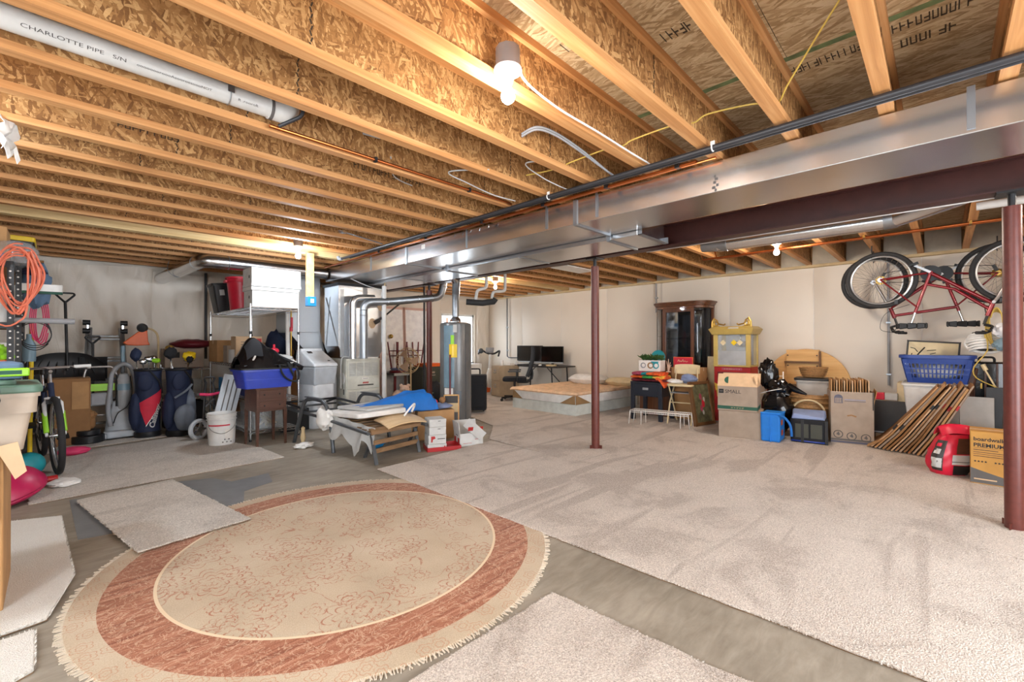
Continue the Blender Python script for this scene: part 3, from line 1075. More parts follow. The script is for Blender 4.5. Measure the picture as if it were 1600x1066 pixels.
# cables
def cable(name, label, pts, r, mat, k=7):
    return S(name, label, 'cable', rod(pts, r, 6, k), mat)
path = [(2.14, 0.02, 2.58), (2.10, 0.14, 2.46), (2.22, 0.26, 2.60), (2.30, 0.32, 2.60), (2.46, 0.52, 2.44), (2.56, 0.60, 2.40),
        (2.52, 0.70, 2.42), (2.50, 0.92, 2.44), (2.50, 0.995, 2.42), (2.47, 1.10, 2.43), (2.45, 1.34, 2.42), (2.44, 1.41, 2.40), (2.43, 1.55, 2.41), (2.42, 1.80, 2.40), (2.41, 1.83, 2.39), (2.40, 1.96, 2.385), (2.38, 2.16, 2.40)]
cable('yellow_cable', 'yellow electrical cable looping from joist to joist', path, 0.0045, 'cord_yellow')
cable('lamp_cable', 'white cable running from the near ceiling lamp along the joist', [(1.42, 1.33, 2.38), (1.50, 1.34, 2.352), (1.75, 1.36, 2.345), (2.10, 1.36, 2.348), (2.45, 1.355, 2.34), (2.66, 1.36, 2.345), (2.8, 1.38, 2.35)], 0.0055, 'white_plastic')
for k, (y, pts) in enumerate((('a', [(2.05, 2.2, 2.36), (1.9, 2.45, 2.37), (2.12, 2.5, 2.36), (2.4, 2.53, 2.35), (2.62, 2.50, 2.345)]),
                              ('b', [(2.35, 1.83, 2.40), (2.2, 2.0, 2.39), (2.42, 2.05, 2.37), (2.62, 2.04, 2.35), (2.75, 2.03, 2.345)]),
                              ('c', [(1.55, 2.62, 2.42), (1.72, 2.86, 2.40), (1.95, 2.98, 2.42)]))):
    cable('grey_cable', ('thin pale cable hanging slack between the joists left of the duct', 'pale cable lying over the gas pipe beside the yellow cable', 'short pale cable stub poking out of a joist web')[k], pts, 0.0045, 'cloth_grey')
for k, dz in enumerate((0, 0.014)):
    cable('grey_cable', ('upper of the two grey cables bent through a joist web', 'lower of the two grey cables bent through a joist web')[k],
          [(1.96, 1.815, 2.43+dz), (1.99, 1.72, 2.45+dz), (2.10, 1.66, 2.43+dz), (2.3, 1.62, 2.38+dz), (2.62, 1.63, 2.35), (2.78, 1.64, 2.345)], 0.007, 'grey_pipe')
S('bracket', 'pale metal bracket across a joist bay near the far bulb', 'bracket', MB().bar((2.0, 4.38, 2.33), (2.62, 4.62, 2.33), 0.03, 0.006).cbox((2.05, 4.40, 2.325), (0.05, 0.06, 0.02), (0, 0, 20)), 'galvanised')

# lamp holders with bare bulbs
def bulb_lamp(name, label, x, y, ztop, glow='bulb_glow', box=0.09):
    t = T(name, label, 'lamp', (x, y, ztop))
    P('junction_box', MB().lathe([(0.053, -box), (0.053, 0.0)], n=10), 'box_grey', t, bev=0.003)
    P('lamp_holder', MB().lathe([(0.060, -box), (0.060, -box-0.010), (0.046, -box-0.020), (0.026, -box-0.034), (0.019, -box-0.062)], n=24), 'white_plastic', t)
    P('bulb_socket', MB().cyl((0, 0, -box-0.058), (0, 0, -box-0.078), 0.0145), 'white_plastic', t)
    P('bulb', MB().lathe([(0.0, -box-0.148), (0.014, -box-0.145), (0.026, -box-0.134), (0.031, -box-0.118), (0.027, -box-0.100), (0.016, -box-0.078)], n=18), glow, t)
    P('screw', MB().ball((0.05, 0.02, -box-0.002), 0.004, 6, 4), 'chrome', t)
    return t
bulb_lamp('ceiling_lamp', 'large nearby white lamp holder with a glowing bare bulb on the joist', 1.35, 1.33, 2.445)
bulb_lamp('ceiling_lamp', 'glowing cool white bare bulb beside the white storage boxes', 1.98, 5.40, 2.413, 'bulb_cool')
bulb_lamp('ceiling_lamp', 'glowing bare bulb right of the beam, above the curio cabinet', 5.64, 1.33, 2.40)
bulb_lamp('ceiling_lamp', 'small distant glowing bulb above the desk corner', 5.55, 5.80, 2.40)
bulb_lamp('ceiling_lamp', 'ceiling bulb added for fill over the left shelves, out of frame', -0.75, 3.1, 2.42, 'bulb_cool')  # this and the next two are unseen, added for fill light
bulb_lamp('ceiling_lamp', 'ceiling bulb added for fill behind the camera on the left, out of frame', 0.1, -1.2, 2.42)
bulb_lamp('ceiling_lamp', 'ceiling bulb added for fill behind the camera on the right, out of frame', 3.3, -1.45, 2.42)
S('plastic_scrap', 'ragged scrap of white plastic hanging at the left edge of the ceiling', 'scrap',
  MB().grid(lambda u, v: (-0.20+0.05*u+0.02*math.sin(v*9), 3.42+0.10*u+0.02*math.sin(u*8+v*5), 2.34-0.17*v+0.03*math.sin(u*11)), 8, 8, 0.002), 'white_plastic')
# the wooden board with blue box that hangs near the far bulb
hb = T('hanging_board', 'pale upright board with a blue switch box at its foot, hung near the far bulb', 'board', (2.27, 5.80, 0))
P('board', MB().box(-0.045, 0.045, -0.02, 0.02, 1.74, 2.34), 'pine_ply', hb, bev=0.002)
P('switch_box', MB().box(-0.05, 0.055, -0.07, 0.02, 1.66, 1.78), 'sky_blue', hb, bev=0.004)
P('switch', MB().box(-0.02, 0.02, -0.078, -0.07, 1.70, 1.75), 'white_plastic', hb)

S('ceiling_panel', 'flat white panel fixed under the joists right of the beam', 'panel', MB().prism([(5.24, 4.26, 2.322), (5.24, 3.94, 2.322), (5.97, 3.94, 2.322), (5.97, 4.26, 2.322)], (0, 0, 0.012)), 'white_paint')
# ------------------------------------------------------------------ carpets and the round rug
def carpet_piece(label, pts, mat, th=0.012, z=0.0, fuzz=0.008, name='carpet', loc=None, cat='carpet'):
    """cut piece of carpet: slab with a ragged edge and a fringe of loose yarn ends"""
    t = T(name, label, cat, (0, 0, z))
    rr_ = random.Random(len(label))
    out = []
    n = len(pts)
    for i in range(n):
        a, b = Vector(pts[i]), Vector(pts[(i+1) % n])
        m = max(2, int((b-a).length/0.05))
        nn = Vector((-(b-a).y, (b-a).x)).normalized()
        for k in range(m):
            p = a.lerp(b, k/m)+nn*rr_.uniform(-fuzz, fuzz)*0.6
            out.append((p.x, p.y))
    P('carpet_body', MB().prism([(x, y, 0.003) for x, y in out], (0, 0, th-0.003)), mat, t, bev=0.004, seg=2)
    P('backing', MB().prism([(x, y, 0.0005) for x, y in out], (0, 0, 0.0025)), 'slat_wood', t)
    yarn = MB()
    for i in range(n):
        a, b = Vector(pts[i]), Vector(pts[(i+1) % n])
        d = (b-a).normalized()
        nn = Vector((d.y, -d.x))
        m = int((b-a).length/0.012)
        if m > 420:
            m = 420
        for k in range(m):
            p = a.lerp(b, (k+rr_.random())/m)
            q = p+nn*rr_.uniform(-0.004, fuzz*1.3)+d*rr_.uniform(-0.006, 0.006)
            w = 0.0035
            zz = rr_.uniform(0.4, 1.0)*th
            yarn.add([(p.x-d.x*w, p.y-d.y*w, th*0.3), (p.x+d.x*w, p.y+d.y*w, th*0.3), (q.x, q.y, zz), (p.x-nn.x*0.008, p.y-nn.y*0.008, th*1.15)], [(0, 1, 2), (0, 2, 3), (1, 2, 3)])
    o = P('frayed_edge', yarn, mat, t)
    o['kind'] = 'stuff'
    return t
# long strip whose left edge runs straight through the picture
carpet_piece('long beige carpet strip in front, its cut edge running diagonally to the bottom right',
             [(2.11, YB+0.05), (3.62, YB+0.05), (3.62, 3.0), (3.66, 3.9), (2.95, 3.83), (2.10, 3.79)], 'carpet_beige', 0.014)
carpet_piece('large beige carpet covering the floor from the posts to the right wall',
             [(3.63, YB+0.05), (7.86, YB+0.05), (7.86, 8.35), (5.2, 8.2), (4.9, 6.2), (4.35, 4.6), (3.72, 4.0), (3.63, 3.0)], 'carpet_beige', 0.013)
carpet_piece('small carpet square lying over the left rim of the round rug',
             [(0.115, 4.62), (0.70, 4.74), (0.905, 3.30), (0.325, 3.22)][::-1], 'carpet_grey', 0.012, 0.014, 0.012)
carpet_piece('wide carpet runner on the left floor between bicycle and bucket',
             [(-0.13, 4.80), (-0.16, 5.55), (0.02, 6.75), (1.05, 6.95), (1.42, 6.3), (1.62, 5.55), (1.66, 4.90)][::-1], 'carpet_grey', 0.012, 0.0, 0.006)
carpet_piece('carpet offcut along the far left wall under the vacuum and golf bags',
             [(-0.1, 6.90), (-0.1, 7.22), (0.9, 7.35), (1.05, 7.10)][::-1], 'carpet_grey', 0.011, 0.0)
carpet_piece('carpet offcut in the foreground at the bottom centre',
             [(1.63, 1.32), (0.86, 1.33), (0.55, 0.6), (0.7, -0.3), (1.9, -0.3), (1.66, 0.55)], 'carpet_beige', 0.014, 0.0, 0.010)
carpet_piece('pale carpet pad turned backing side up at the left edge',
             [(-0.30, 4.45), (0.03, 4.30), (0.055, 3.6), (0.07, 3.15), (-0.02, 2.74), (-0.25, 2.70)], 'carpet_backing', 0.016, 0.004, 0.004)
carpet_piece('small pale carpet remnant in the bottom left corner',
             [(-0.35, 2.66), (-0.055, 2.67), (-0.05, 2.35), (-0.3, 2.2)], 'carpet_backing', 0.018, 0.0, 0.006)

def rug_material():
    t = NT('rug_wool')
    tc = t.n('ShaderNodeTexCoord')
    co = tc.outputs['Object']
    sp = t.n('ShaderNodeSeparateXYZ')
    t.l(co, sp.inputs[0])
    r = t.math('SQRT', t.math('ADD', t.math('POWER', sp.outputs[0], 2.0), t.math('POWER', sp.outputs[1], 2.0)))
    abr = t.noise(t.mapping(co, rot=(0, 0, 0.75), scale=(3, 46, 1)), 1.0, 3.0, 0.6)
    grain = t.noise(co, 210.0, 2.0, 0.7)
    blot = t.noise(co, 2.2, 3.0)
    cream = t.ramp(t.math('ADD', t.math('MULTIPLY', blot, 0.5), t.math('MULTIPLY', grain, 0.5)), [(0.3, L((162, 143, 119))), (0.5, L((190, 171, 146))), (0.7, L((208, 192, 170)))])
    # faded terracotta border: brushed strokes and pale scrollwork
    scr = t.noise(co, 13.0, 3.0, 0.6, 1.8)
    line = t.math('ABSOLUTE', t.math('SUBTRACT', scr, 0.5))
    pale = t.ramp(line, [(0.0, (1, 1, 1, 1)), (0.035, (0, 0, 0, 1))])
    red0 = t.ramp(t.math('ADD', t.math('MULTIPLY', abr, 0.6), t.math('MULTIPLY', grain, 0.4)), [(0.36, L((122, 72, 52))), (0.52, L((164, 108, 82))), (0.66, L((196, 148, 122)))])
    red = t.mix(t.math('MULTIPLY', pale, 0.6), red0, L((214, 182, 152)))
    # rosettes: petal outlines around jittered cell centres, and thin stems between
    def rosette(scale, thr, n, freq):
        vo = t.n('ShaderNodeTexVoronoi', Scale=scale, Randomness=0.75)
        vo.voronoi_dimensions = '2D'
        t.l(co, vo.inputs['Vector'])
        sc = t.t.nodes.new('ShaderNodeVectorMath'); sc.operation = 'SCALE'
        t.l(co, sc.inputs[0]); sc.inputs['Scale'].default_value = scale
        ps = t.t.nodes.new('ShaderNodeVectorMath'); ps.operation = 'SCALE'
        t.l(vo.outputs['Position'], ps.inputs[0]); ps.inputs['Scale'].default_value = 1.0
        df = t.t.nodes.new('ShaderNodeVectorMath'); df.operation = 'SUBTRACT'
        t.l(co, df.inputs[0]); t.l(ps.outputs[0], df.inputs[1])
        s2 = t.n('ShaderNodeSeparateXYZ'); t.l(df.outputs[0], s2.inputs[0])
        ang = t.math('ARCTAN2', s2.outputs[1], s2.outputs[0])
        rad = t.math('MULTIPLY', t.math('SQRT', t.math('ADD', t.math('POWER', s2.outputs[0], 2.0), t.math('POWER', s2.outputs[1], 2.0))), scale)
        sepc = t.n('ShaderNodeSeparateColor'); t.l(vo.outputs['Color'], sepc.inputs[0])
        pet = t.math('MULTIPLY_ADD', t.math('ABSOLUTE', t.math('SINE', t.math('MULTIPLY', ang, n))), 0.30, 0.85)
        q = t.math('DIVIDE', rad, pet)
        wv = t.math('ABSOLUTE', t.math('SINE', t.math('MULTIPLY', q, freq)))
        ln = t.math('LESS_THAN', wv, 0.30)
        inside = t.math('MULTIPLY', t.math('LESS_THAN', q, 0.40), t.math('GREATER_THAN', sepc.outputs[0], thr))
        return t.math('MULTIPLY', ln, inside)
    f = t.math('MAXIMUM', rosette(2.6, 0.2, 5.0, 34.0), rosette(6.5, 0.3, 4.0, 20.0))
    vn = t.noise(co, 3.4, 1.5, 0.5, 1.2)
    vine = t.math('LESS_THAN', t.math('ABSOLUTE', t.math('SUBTRACT', vn, 0.5)), 0.0045)
    f = t.math('MAXIMUM', f, t.math('MULTIPLY', vine, 0.8))
    brk = t.ramp(t.noise(co, 34.0, 2.0), [(0.38, (0.1, 0.1, 0.1, 1)), (0.55, (1, 1, 1, 1))])
    f = t.math('MULTIPLY', f, brk)
    field = t.mix(t.math('MULTIPLY', f, 0.75), cream, L((160, 92, 66)))
    fb = t.math('MULTIPLY', rosette(11.0, 0.05, 3.0, 18.0), 0.6)
    outer = t.mix(fb, cream, L((176, 116, 84)))
    ring = t.math('ABSOLUTE', t.math('SUBTRACT', r, 0.885))
    c1 = t.mix(t.math('GREATER_THAN', r, 0.885), field, red)
    c2 = t.mix(t.math('GREATER_THAN', r, 1.085), c1, outer)
    c3 = t.mix(t.math('LESS_THAN', ring, 0.007), c2, L((222, 200, 168)))
    t.col(c3)
    t.set(Roughness=0.95)
    t.b.inputs['Specular IOR Level'].default_value = 0.1
    t.b.inputs['Sheen Weight'].default_value = 0.1
    t.bump(grain, 0.35, 0.003)
    MATS['rug_wool'] = t.m
rug_material()
M('sill_fringe', (214, 200, 180), 0.9)
rug = T('round_rug', 'round cream rug with terracotta border and fringe on the concrete', 'rug', (1.21, 2.56, 0.0))
P('rug_body', MB().lathe([(0.0, 0.009), (0.6, 0.009), (1.17, 0.009), (1.185, 0.007), (1.19, 0.001), (0.0, 0.001)], n=96), 'rug_wool', rug)
fr = MB()
rr_ = random.Random(3)
for k in range(760):
    a = 2*PI*(k+rr_.random()*0.6)/760
    l_ = rr_.uniform(0.012, 0.028)
    a2 = a+rr_.uniform(-0.012, 0.012)
    p, q = Vector((math.cos(a)*1.183, math.sin(a)*1.183, 0.004)), Vector((math.cos(a2)*(1.19+l_), math.sin(a2)*(1.19+l_), 0.003))
    fr.bar(p, q, 0.0042, 0.004)
o = P('fringe', fr, 'sill_fringe', rug)
o['kind'] = 'stuff'
# ------------------------------------------------------------------ bicycles
def wheel(t, name, x, r, tyre, rimm, y=0.0, fat=0.024, disc=False):
    w = P(name, MB().torus((0, 0, 0), (0, 1, 0), r-fat, fat, 44, 10), tyre, t, loc=(x, y, r))
    P('rim', MB().torus((0, 0, 0), (0, 1, 0), r-2*fat-0.008, 0.011, 44, 8), rimm, w)
    hub = MB().cyl((0, -0.045, 0), (0, 0.045, 0), 0.016).cyl((0, -0.03, 0), (0, -0.024, 0), 0.028).cyl((0, 0.024, 0), (0, 0.03, 0), 0.028)
    P('hub', hub, 'chrome', w)
    sp = MB()
    for k in range(28):
        a = 2*PI*k/28
        s = 0.027 if k % 2 else -0.027
        b = a+(0.5 if k % 4 < 2 else -0.5)
        sp.cyl((0.026*math.cos(b), s, 0.026*math.sin(b)), ((r-2*fat-0.012)*math.cos(a), 0, (r-2*fat-0.012)*math.sin(a)), 0.0012, n=4, caps=False)
    o = P('spokes', sp, 'chrome', w)
    o['kind'] = 'stuff'
    return w

def bike(name, label, loc, rot, fm, fork_m, tyre='rubber', r=0.33, steer=0.0, step=False, rimm='alu', accent=None, sad='black_plastic', bar='riser', group=None):
    """wheels at x = -0.5 and +0.54, ground z = 0, forward +x"""
    t = T(name, label, 'bicycle', loc, rot=rot)
    rx, fx = -0.50, 0.56
    bb = Vector((-0.07, 0, r-0.04))
    st = Vector((-0.20, 0, r+0.40))
    ht, hb_ = Vector((0.36, 0, r+0.46)), Vector((0.40, 0, r+0.33))
    fr_ = MB()
    fr_.tube([bb, st], 0.016, 10)
    if step:
        fr_.tube([(hb_+ht)/2, Vector((0.12, 0, r+0.16)), bb+Vector((-0.045, 0, 0.12))], 0.016, 10)
        fr_.tube([hb_, bb], 0.019, 10)
    else:
        fr_.tube([ht+Vector((0.01, 0, -0.03)), st+Vector((0.01, 0, -0.05))], 0.017, 10)
        fr_.tube([hb_, bb], 0.021, 10)
    fr_.tube([ht, hb_], 0.021, 10)
    for s in (-1, 1):
        fr_.tube([bb+Vector((-0.03, s*0.03, 0)), (rx, s*0.058, r)], 0.009, 8)
        fr_.tube([st+Vector((0.02, s*0.018, -0.06)), (rx, s*0.058, r)], 0.008, 8)
    fr_.cyl(bb+Vector((0, -0.036, 0)), bb+Vector((0, 0.036, 0)), 0.021)
    P('frame', fr_, fm, t)
    wheel(t, 'wheel', rx, r, tyre, rimm)
    # front assembly turns about the steering axis
    f = MB()
    for s in (-1, 1):
        f.tube([hb_+Vector((0.0, s*0.02, 0.0)), hb_+Vector((0.03, s*0.055, -0.05)), (fx-0.02, s*0.058, r+0.02), (fx, s*0.058, r)], [0.013, 0.016, 0.012, 0.01], 10)
    f.tube([hb_+Vector((0.005, -0.05, -0.012)), hb_+Vector((0.005, 0.05, -0.012))], 0.015, 8)
    fork = P('fork', f, fork_m, t)
    if accent:
        for s in (-1, 1):
            P('fork_leg', MB().cyl((0.455, s*0.058, r+0.20), (fx-0.012, s*0.058, r+0.03), 0.0185), accent, fork)
    wheel(t, 'wheel', fx, r, tyre, rimm)
    top = ht+Vector((-0.025, 0, 0.09))
    hbm = MB().tube([ht, top], 0.012, 8)
    stem = top+Vector((0.06, 0, 0.02))
    hbm.tube([top, stem], 0.014, 8)
    if bar == 'flat':
        pts = [stem+Vector((-0.05, s, 0.03 if abs(s) > 0.1 else 0)) for s in (-0.27, -0.12, 0.12, 0.27)]
    else:
        pts = [stem+Vector(q) for q in ((-0.12, -0.30, 0.07), (-0.03, -0.16, 0.07), (0, -0.07, 0.0), (0, 0.07, 0.0), (-0.03, 0.16, 0.07), (-0.12, 0.30, 0.07))]
    hbm.tube(fillet(pts, 0.06, 4), 0.0115, 8)
    hbar = P('handlebar', hbm, 'black_metal' if bar != 'flat' else 'bike_silver', t)
    for e, e2 in ((0, 1), (-1, -2)):
        d = (pts[e2]-pts[e]).normalized()
        P('grip', MB().cyl(pts[e]-d*0.01, pts[e]+d*0.11, 0.0165), 'white_plastic' if accent else 'rubber', hbar)
        P('brake_lever', MB().tube([pts[e]+d*0.14, pts[e]+d*0.10+Vector((0.05, 0, -0.02)), pts[e]+d*0.0+Vector((0.06, 0, -0.03))], 0.006, 6), 'black_metal', hbar)
    sp_ = st+Vector((-0.035, 0, 0.13))
    P('seat_post', MB().tube([st, sp_], 0.0135, 10), 'chrome', t)
    sd = MB()
    prof = [(-0.13, 0.07), (-0.10, 0.082), (-0.03, 0.06), (0.05, 0.030), (0.12, 0.020), (0.14, 0.012)]
    for (x0, w0), (x1, w1) in zip(prof, prof[1:]):
        sd.hexa([(x0, -w0, -0.035), (x1, -w1, -0.03), (x1, w1, -0.03), (x0, w0, -0.035), (x0, -w0*0.8, 0.035), (x1, -w1*0.8, 0.025), (x1, w1*0.8, 0.025), (x0, w0*0.8, 0.035)])
    sd.move(sp_+Vector((0.0, 0, 0.02)))
    P('saddle', sd, sad, t, bev=0.008)
    cr = MB().cyl(bb+Vector((0, -0.052, 0)), bb+Vector((0, -0.046, 0)), 0.088, n=28)
    cr.cyl(bb+Vector((0, -0.058, 0)), bb+Vector((0, -0.052, 0)), 0.06, n=24)
    ck = P('crankset', cr, 'black_metal', t)
    for s, a in ((-1, 0.6), (1, 0.6+PI)):
        e = bb+Vector((0.165*math.cos(a), s*0.07, 0.165*math.sin(a)))
        P('crank_arm', MB().bar(bb+Vector((0, s*0.065, 0)), e, 0.012, 0.024), 'alu', ck)
        P('pedal', MB().cbox(e+Vector((0, s*0.055, 0)), (0.085, 0.09, 0.022), (0, 20, 0)), 'black_plastic', ck)
    P('chain', MB().tube([bb+Vector((0, -0.05, 0.086)), (rx, -0.045, r+0.03)], 0.004, 5).tube([bb+Vector((0, -0.05, -0.086)), (rx+0.03, -0.045, r-0.085)], 0.004, 5), 'black_metal', t)
    P('cassette', MB().cyl((rx, -0.03, r), (rx, -0.05, r), 0.05, 0.028, 22), 'brass', t)
    P('derailleur', MB().bar((rx+0.005, -0.055, r-0.02), (rx+0.035, -0.055, r-0.09), 0.012, 0.03), 'black_metal', t)
    P('brake', MB().cbox((rx+0.14, 0, r+0.27), (0.03, 0.09, 0.05)).cbox((0.47, 0, r+0.30), (0.05, 0.09, 0.04)), 'black_metal', t)
    cbl = rod([pts[1], stem+Vector((0.10, -0.03, 0.02)), ht+Vector((0.08, -0.04, -0.06)), Vector((0.22, -0.03, r+0.30))], 0.003, 5)
    P('brake_cable', cbl, 'black_plastic', t)
    return t

bike('bicycle', 'white and blue mountain bicycle with lime green fork legs by the left shelves', (-0.035, 6.28, 0.012),
     (2, 0, -84), 'navy_fabric', 'bike_white', r=0.352, accent='lime', bar='flat')
# two bicycles hung upside down from the joists on the right
bike('bicycle', 'dark red step-through bicycle hanging upside down from the joists', (6.80, 0.02, 2.252), (180, 0, -90),
     'bike_red', 'bike_silver', step=True, r=0.335)
bike('bicycle', 'red and silver bicycle hanging behind the step-through one, facing the other way', (7.22, 0.06, 2.275), (180, 0, 90),
     'bike_red', 'bike_silver', r=0.335)
for k, (x, y) in enumerate(((6.80, 0.60), (6.80, -0.50), (7.22, 0.62), (7.22, -0.44))):
    S('bike_hook', ('rubber coated hook holding the left wheel of the near hanging bicycle', 'rubber coated hook holding the right wheel of the near hanging bicycle',
                    'rubber coated hook holding the left wheel of the rear hanging bicycle', 'rubber coated hook holding the right wheel of the rear hanging bicycle')[k], 'hook',
      rod([(x, y, 2.35), (x, y, 2.29), (x+0.035, y, 2.25), (x+0.03, y, 2.20), (x-0.02, y, 2.19)], 0.006, 8), 'black_metal')
# ------------------------------------------------------------------ left side: shelf unit and what is on it
def angle_post(parent, x, y, z0, z1, mat='black_metal', w=0.034):
    o = P('upright', MB().box(x, x+0.003, y, y+w, z0, z1).box(x, x-w, y, y+0.003, z0, z1), mat, parent)
    return o
def holes(parent, x, y, z0, z1, w=0.034):
    m = MB()
    z = z0
    while z < z1:
        m.cyl((x-w*0.5, y-0.0008, z), (x-w*0.5, y+0.0005, z), 0.0072, n=8)
        z += 0.052
    o = P('punched_holes', m, 'ink_white', parent)
    o['kind'] = 'stuff'
sh = T('shelf_unit', 'black perforated steel shelf unit along the left edge, crowded with tools', 'shelf', (0, 0, 0))
for x, y in ((-0.225, 5.2), (-0.20, 5.62), (-0.225, 7.0), (-0.68, 5.2), (-0.68, 7.0)):
    angle_post(sh, x, y, 0, 1.83)
    holes(sh, x, y, 0.4, 1.81)
for z in (0.08, 0.62, 1.0, 1.335, 1.81):
    P('shelf_board', MB().box(-0.70, -0.23, 5.2, 7.04, z, z+0.018), 'kraft', sh)
    P('shelf_rail', MB().box(-0.70, -0.228, 5.195, 5.2, z-0.03, z+0.018), 'black_metal', sh)
    P('shelf_rail', MB().box(-0.23, -0.225, 5.2, 7.04, z-0.03, z+0.018), 'black_metal', sh)
def tub(name, label, loc, rz, w, d, h, mat, lid=None, lidmat=None, taper=0.88, ribs=0, cat='tote', group=None, r=0.03, rim=True):
    t = T(name, label, cat, loc, rz, group)
    P('tub', hollow(w, d, h, 0.004, taper, r), mat, t)
    if rim:
        P('rim', hollow(w+0.03, d+0.03, 0.022, 0.016, 1, r+0.01, z0=h-0.022), mat, t)
    for k in range(ribs):
        xx = -w/2*taper+0.06+(w*taper-0.12)*k/max(1, ribs-1)
        P('rib', MB().hexa([(xx-0.012, -d/2*taper-0.006, 0.02), (xx+0.012, -d/2*taper-0.006, 0.02), (xx+0.012, -d/2*taper+0.01, 0.02), (xx-0.012, -d/2*taper+0.01, 0.02),
                            (xx-0.012, -d/2-0.004, h-0.03), (xx+0.012, -d/2-0.004, h-0.03), (xx+0.012, -d/2+0.01, h-0.03), (xx-0.012, -d/2+0.01, h-0.03)]), mat, t)
    if lid:
        P('lid', rbox(w+0.045, d+0.045, lid, r+0.012, z0=h-0.004), lidmat or mat, t, bev=0.008)
    return t
tub('storage_tote', 'black storage tote with a yellow lid on the top shelf at the left', (-0.45, 6.32, 1.832), 0, 0.60, 0.42, 0.31, 'black_plastic', 0.045, 'yellow', ribs=5)
# carton peeking out in front of it
S('carton', 'brown carton on the top shelf beside the black tote', 'box', MB().box(-0.66, -0.27, 5.4, 5.8, 1.83, 2.13), 'kraft', bev=0.004)
S('clear_jar', 'clear rounded plastic tub on the shelf above the orange cord', 'tub', MB().lathe([(0.11, 0), (0.13, 0.05), (0.13, 0.12), (0.09, 0.17), (0.0, 0.19)], (-0.22, 5.36, 1.83), 24), 'clear_plastic')
S('blue_bottle', 'dark blue bottle lying on the shelf at the left edge', 'bottle', MB().lathe([(0.0, 0), (0.05, 0.005), (0.055, 0.02), (0.055, 0.16), (0.02, 0.20), (0.02, 0.23), (0.0, 0.23)], (-0.42, 5.25, 1.885), 18, (0.6, 0.8, 0)), 'blue_plastic')
# orange extension cord: a hank of loops hung on the near upright
rc = random.Random(5)
pts = []
for k in range(8):
    cx, cz = rc.uniform(-0.02, 0.02), rc.uniform(-0.03, 0.03)
    a, b = 0.112+rc.uniform(-0.025, 0.02), 0.235+rc.uniform(-0.05, 0.03)
    for i in range(16):
        th = 2*PI*i/16+1.4
        nar = 1-0.45*max(0, -math.sin(th))
        pts.append((-0.20+cx+a*nar*math.cos(th), 5.13-0.018*math.sin(th*2+k)-0.006*k, 1.69+cz+b*math.sin(th)))
pts += [(-0.15, 5.1, 1.46), (-0.19, 5.08, 1.36), (-0.26, 5.08, 1.32), (-0.36, 5.08, 1.38)]
S('extension_cord', 'orange extension cord hanked in big loops on the shelf upright', 'cord', rod(pts, 0.0065, 7, 3), 'cord_orange')
pts = []
for k in range(4):
    for i in range(12):
        th = 2*PI*i/12
        pts.append((-0.12+0.045*math.cos(th)+0.012*k, 6.2+0.02*k, 1.41+(0.19+0.015*k)*math.sin(th)))
S('extension_cord', 'pink red cord hanging in thin loops behind the grey tube', 'cord', rod(pts, 0.0055, 6, 3), 'pink')
pts = []
for k in range(3):
    for i in range(10):
        th = 2*PI*i/10
        pts.append((-0.12+0.10*math.cos(th), 5.7+0.03*k, 1.27+(0.10+0.02*k)*math.sin(th)))
S('black_cable', 'thin black cable hanging in loops under the grey tube', 'cable', rod(pts, 0.004, 6, 3), 'black_plastic')
S('grey_tube', 'grey plastic tube sticking out of the shelf to the right', 'tube', MB().lathe([(0.017, 0), (0.021, 0), (0.024, 0.36), (0.017, 0.36)], (-0.24, 5.3, 1.375), 18, (1, 0.1, 0.0)), 'grey_pipe')
t = T('folded_jeans', 'blue denim bundle hanging over the shelf end', 'clothes', (-0.12, 6.15, 1.735))
P('denim', lump((0, 0, 0), (0.20, 0.30, 0.40), 4, 0.22, fold=0.2), 'blue_denim', t)
P('dark_fold', lump((-0.02, -0.08, 0.12), (0.18, 0.14, 0.08), 9, 0.25), 'navy_fabric', t)
t = T('spirit_level', 'white and green flat bar lying across the denim', 'tool', (-0.12, 5.75, 1.64), -6)
P('bar_body', MB().box(-0.1, 0.17, -0.02, 0.02, 0.012, 0.075), 'white_plastic', t, bev=0.002)
P('bar_edge', MB().box(-0.1, 0.17, -0.021, 0.021, -0.01, 0.012), 'ink_green', t)
S('carton', 'small brown carton poking out beside the denim bundle', 'box', MB().cbox((-0.19, 6.62, 1.93), (0.20, 0.2, 0.20), (0, 0, 8)), 'kraft_dark', bev=0.003)
S('plastic_bag', 'clear plastic bag of small parts at the top shelf corner', 'bag', lump((-0.25, 6.8, 1.92), (0.18, 0.2, 0.2), 6, 0.3), 'clear_plastic')
S('package', 'white and yellow packages on the middle shelf at the left edge', 'package', MB().box(-0.66, -0.26, 5.25, 5.55, 1.354, 1.52), 'white_card', bev=0.006)
S('yellow_gloves', 'pair of lime yellow work gloves on the shelf', 'gloves', lump((-0.31, 5.32, 1.10), (0.14, 0.18, 0.16), 12, 0.4), 'lime')
S('white_case', 'white plastic case on the lower shelf at the left edge', 'case', MB().box(-0.66, -0.25, 5.6, 6.0, 1.019, 1.2), 'white_plastic', bev=0.02)
S('hand_saw', 'orange handled saw lying on the shelf at the left edge', 'saw', MB().bar((-0.6, 5.23, 1.04), (-0.25, 5.25, 1.04), 0.05, 0.04), 'orange')
S('cleaner_bottle', 'clear blue bottle standing behind the perforated uprights', 'bottle', MB().lathe([(0.0, 0), (0.045, 0), (0.048, 0.02), (0.048, 0.16), (0.018, 0.22), (0.018, 0.26), (0.0, 0.26)], (-0.17, 6.2, 1.019), 18), 'heater_blue')
t = T('broom', 'yellow broom handle standing behind the shelf end', 'broom', (-0.165, 6.3, 0))
P('handle', MB().cyl((0, 0, 0.1), (0.012, 0.0, 1.42), 0.017), 'yellow', t)
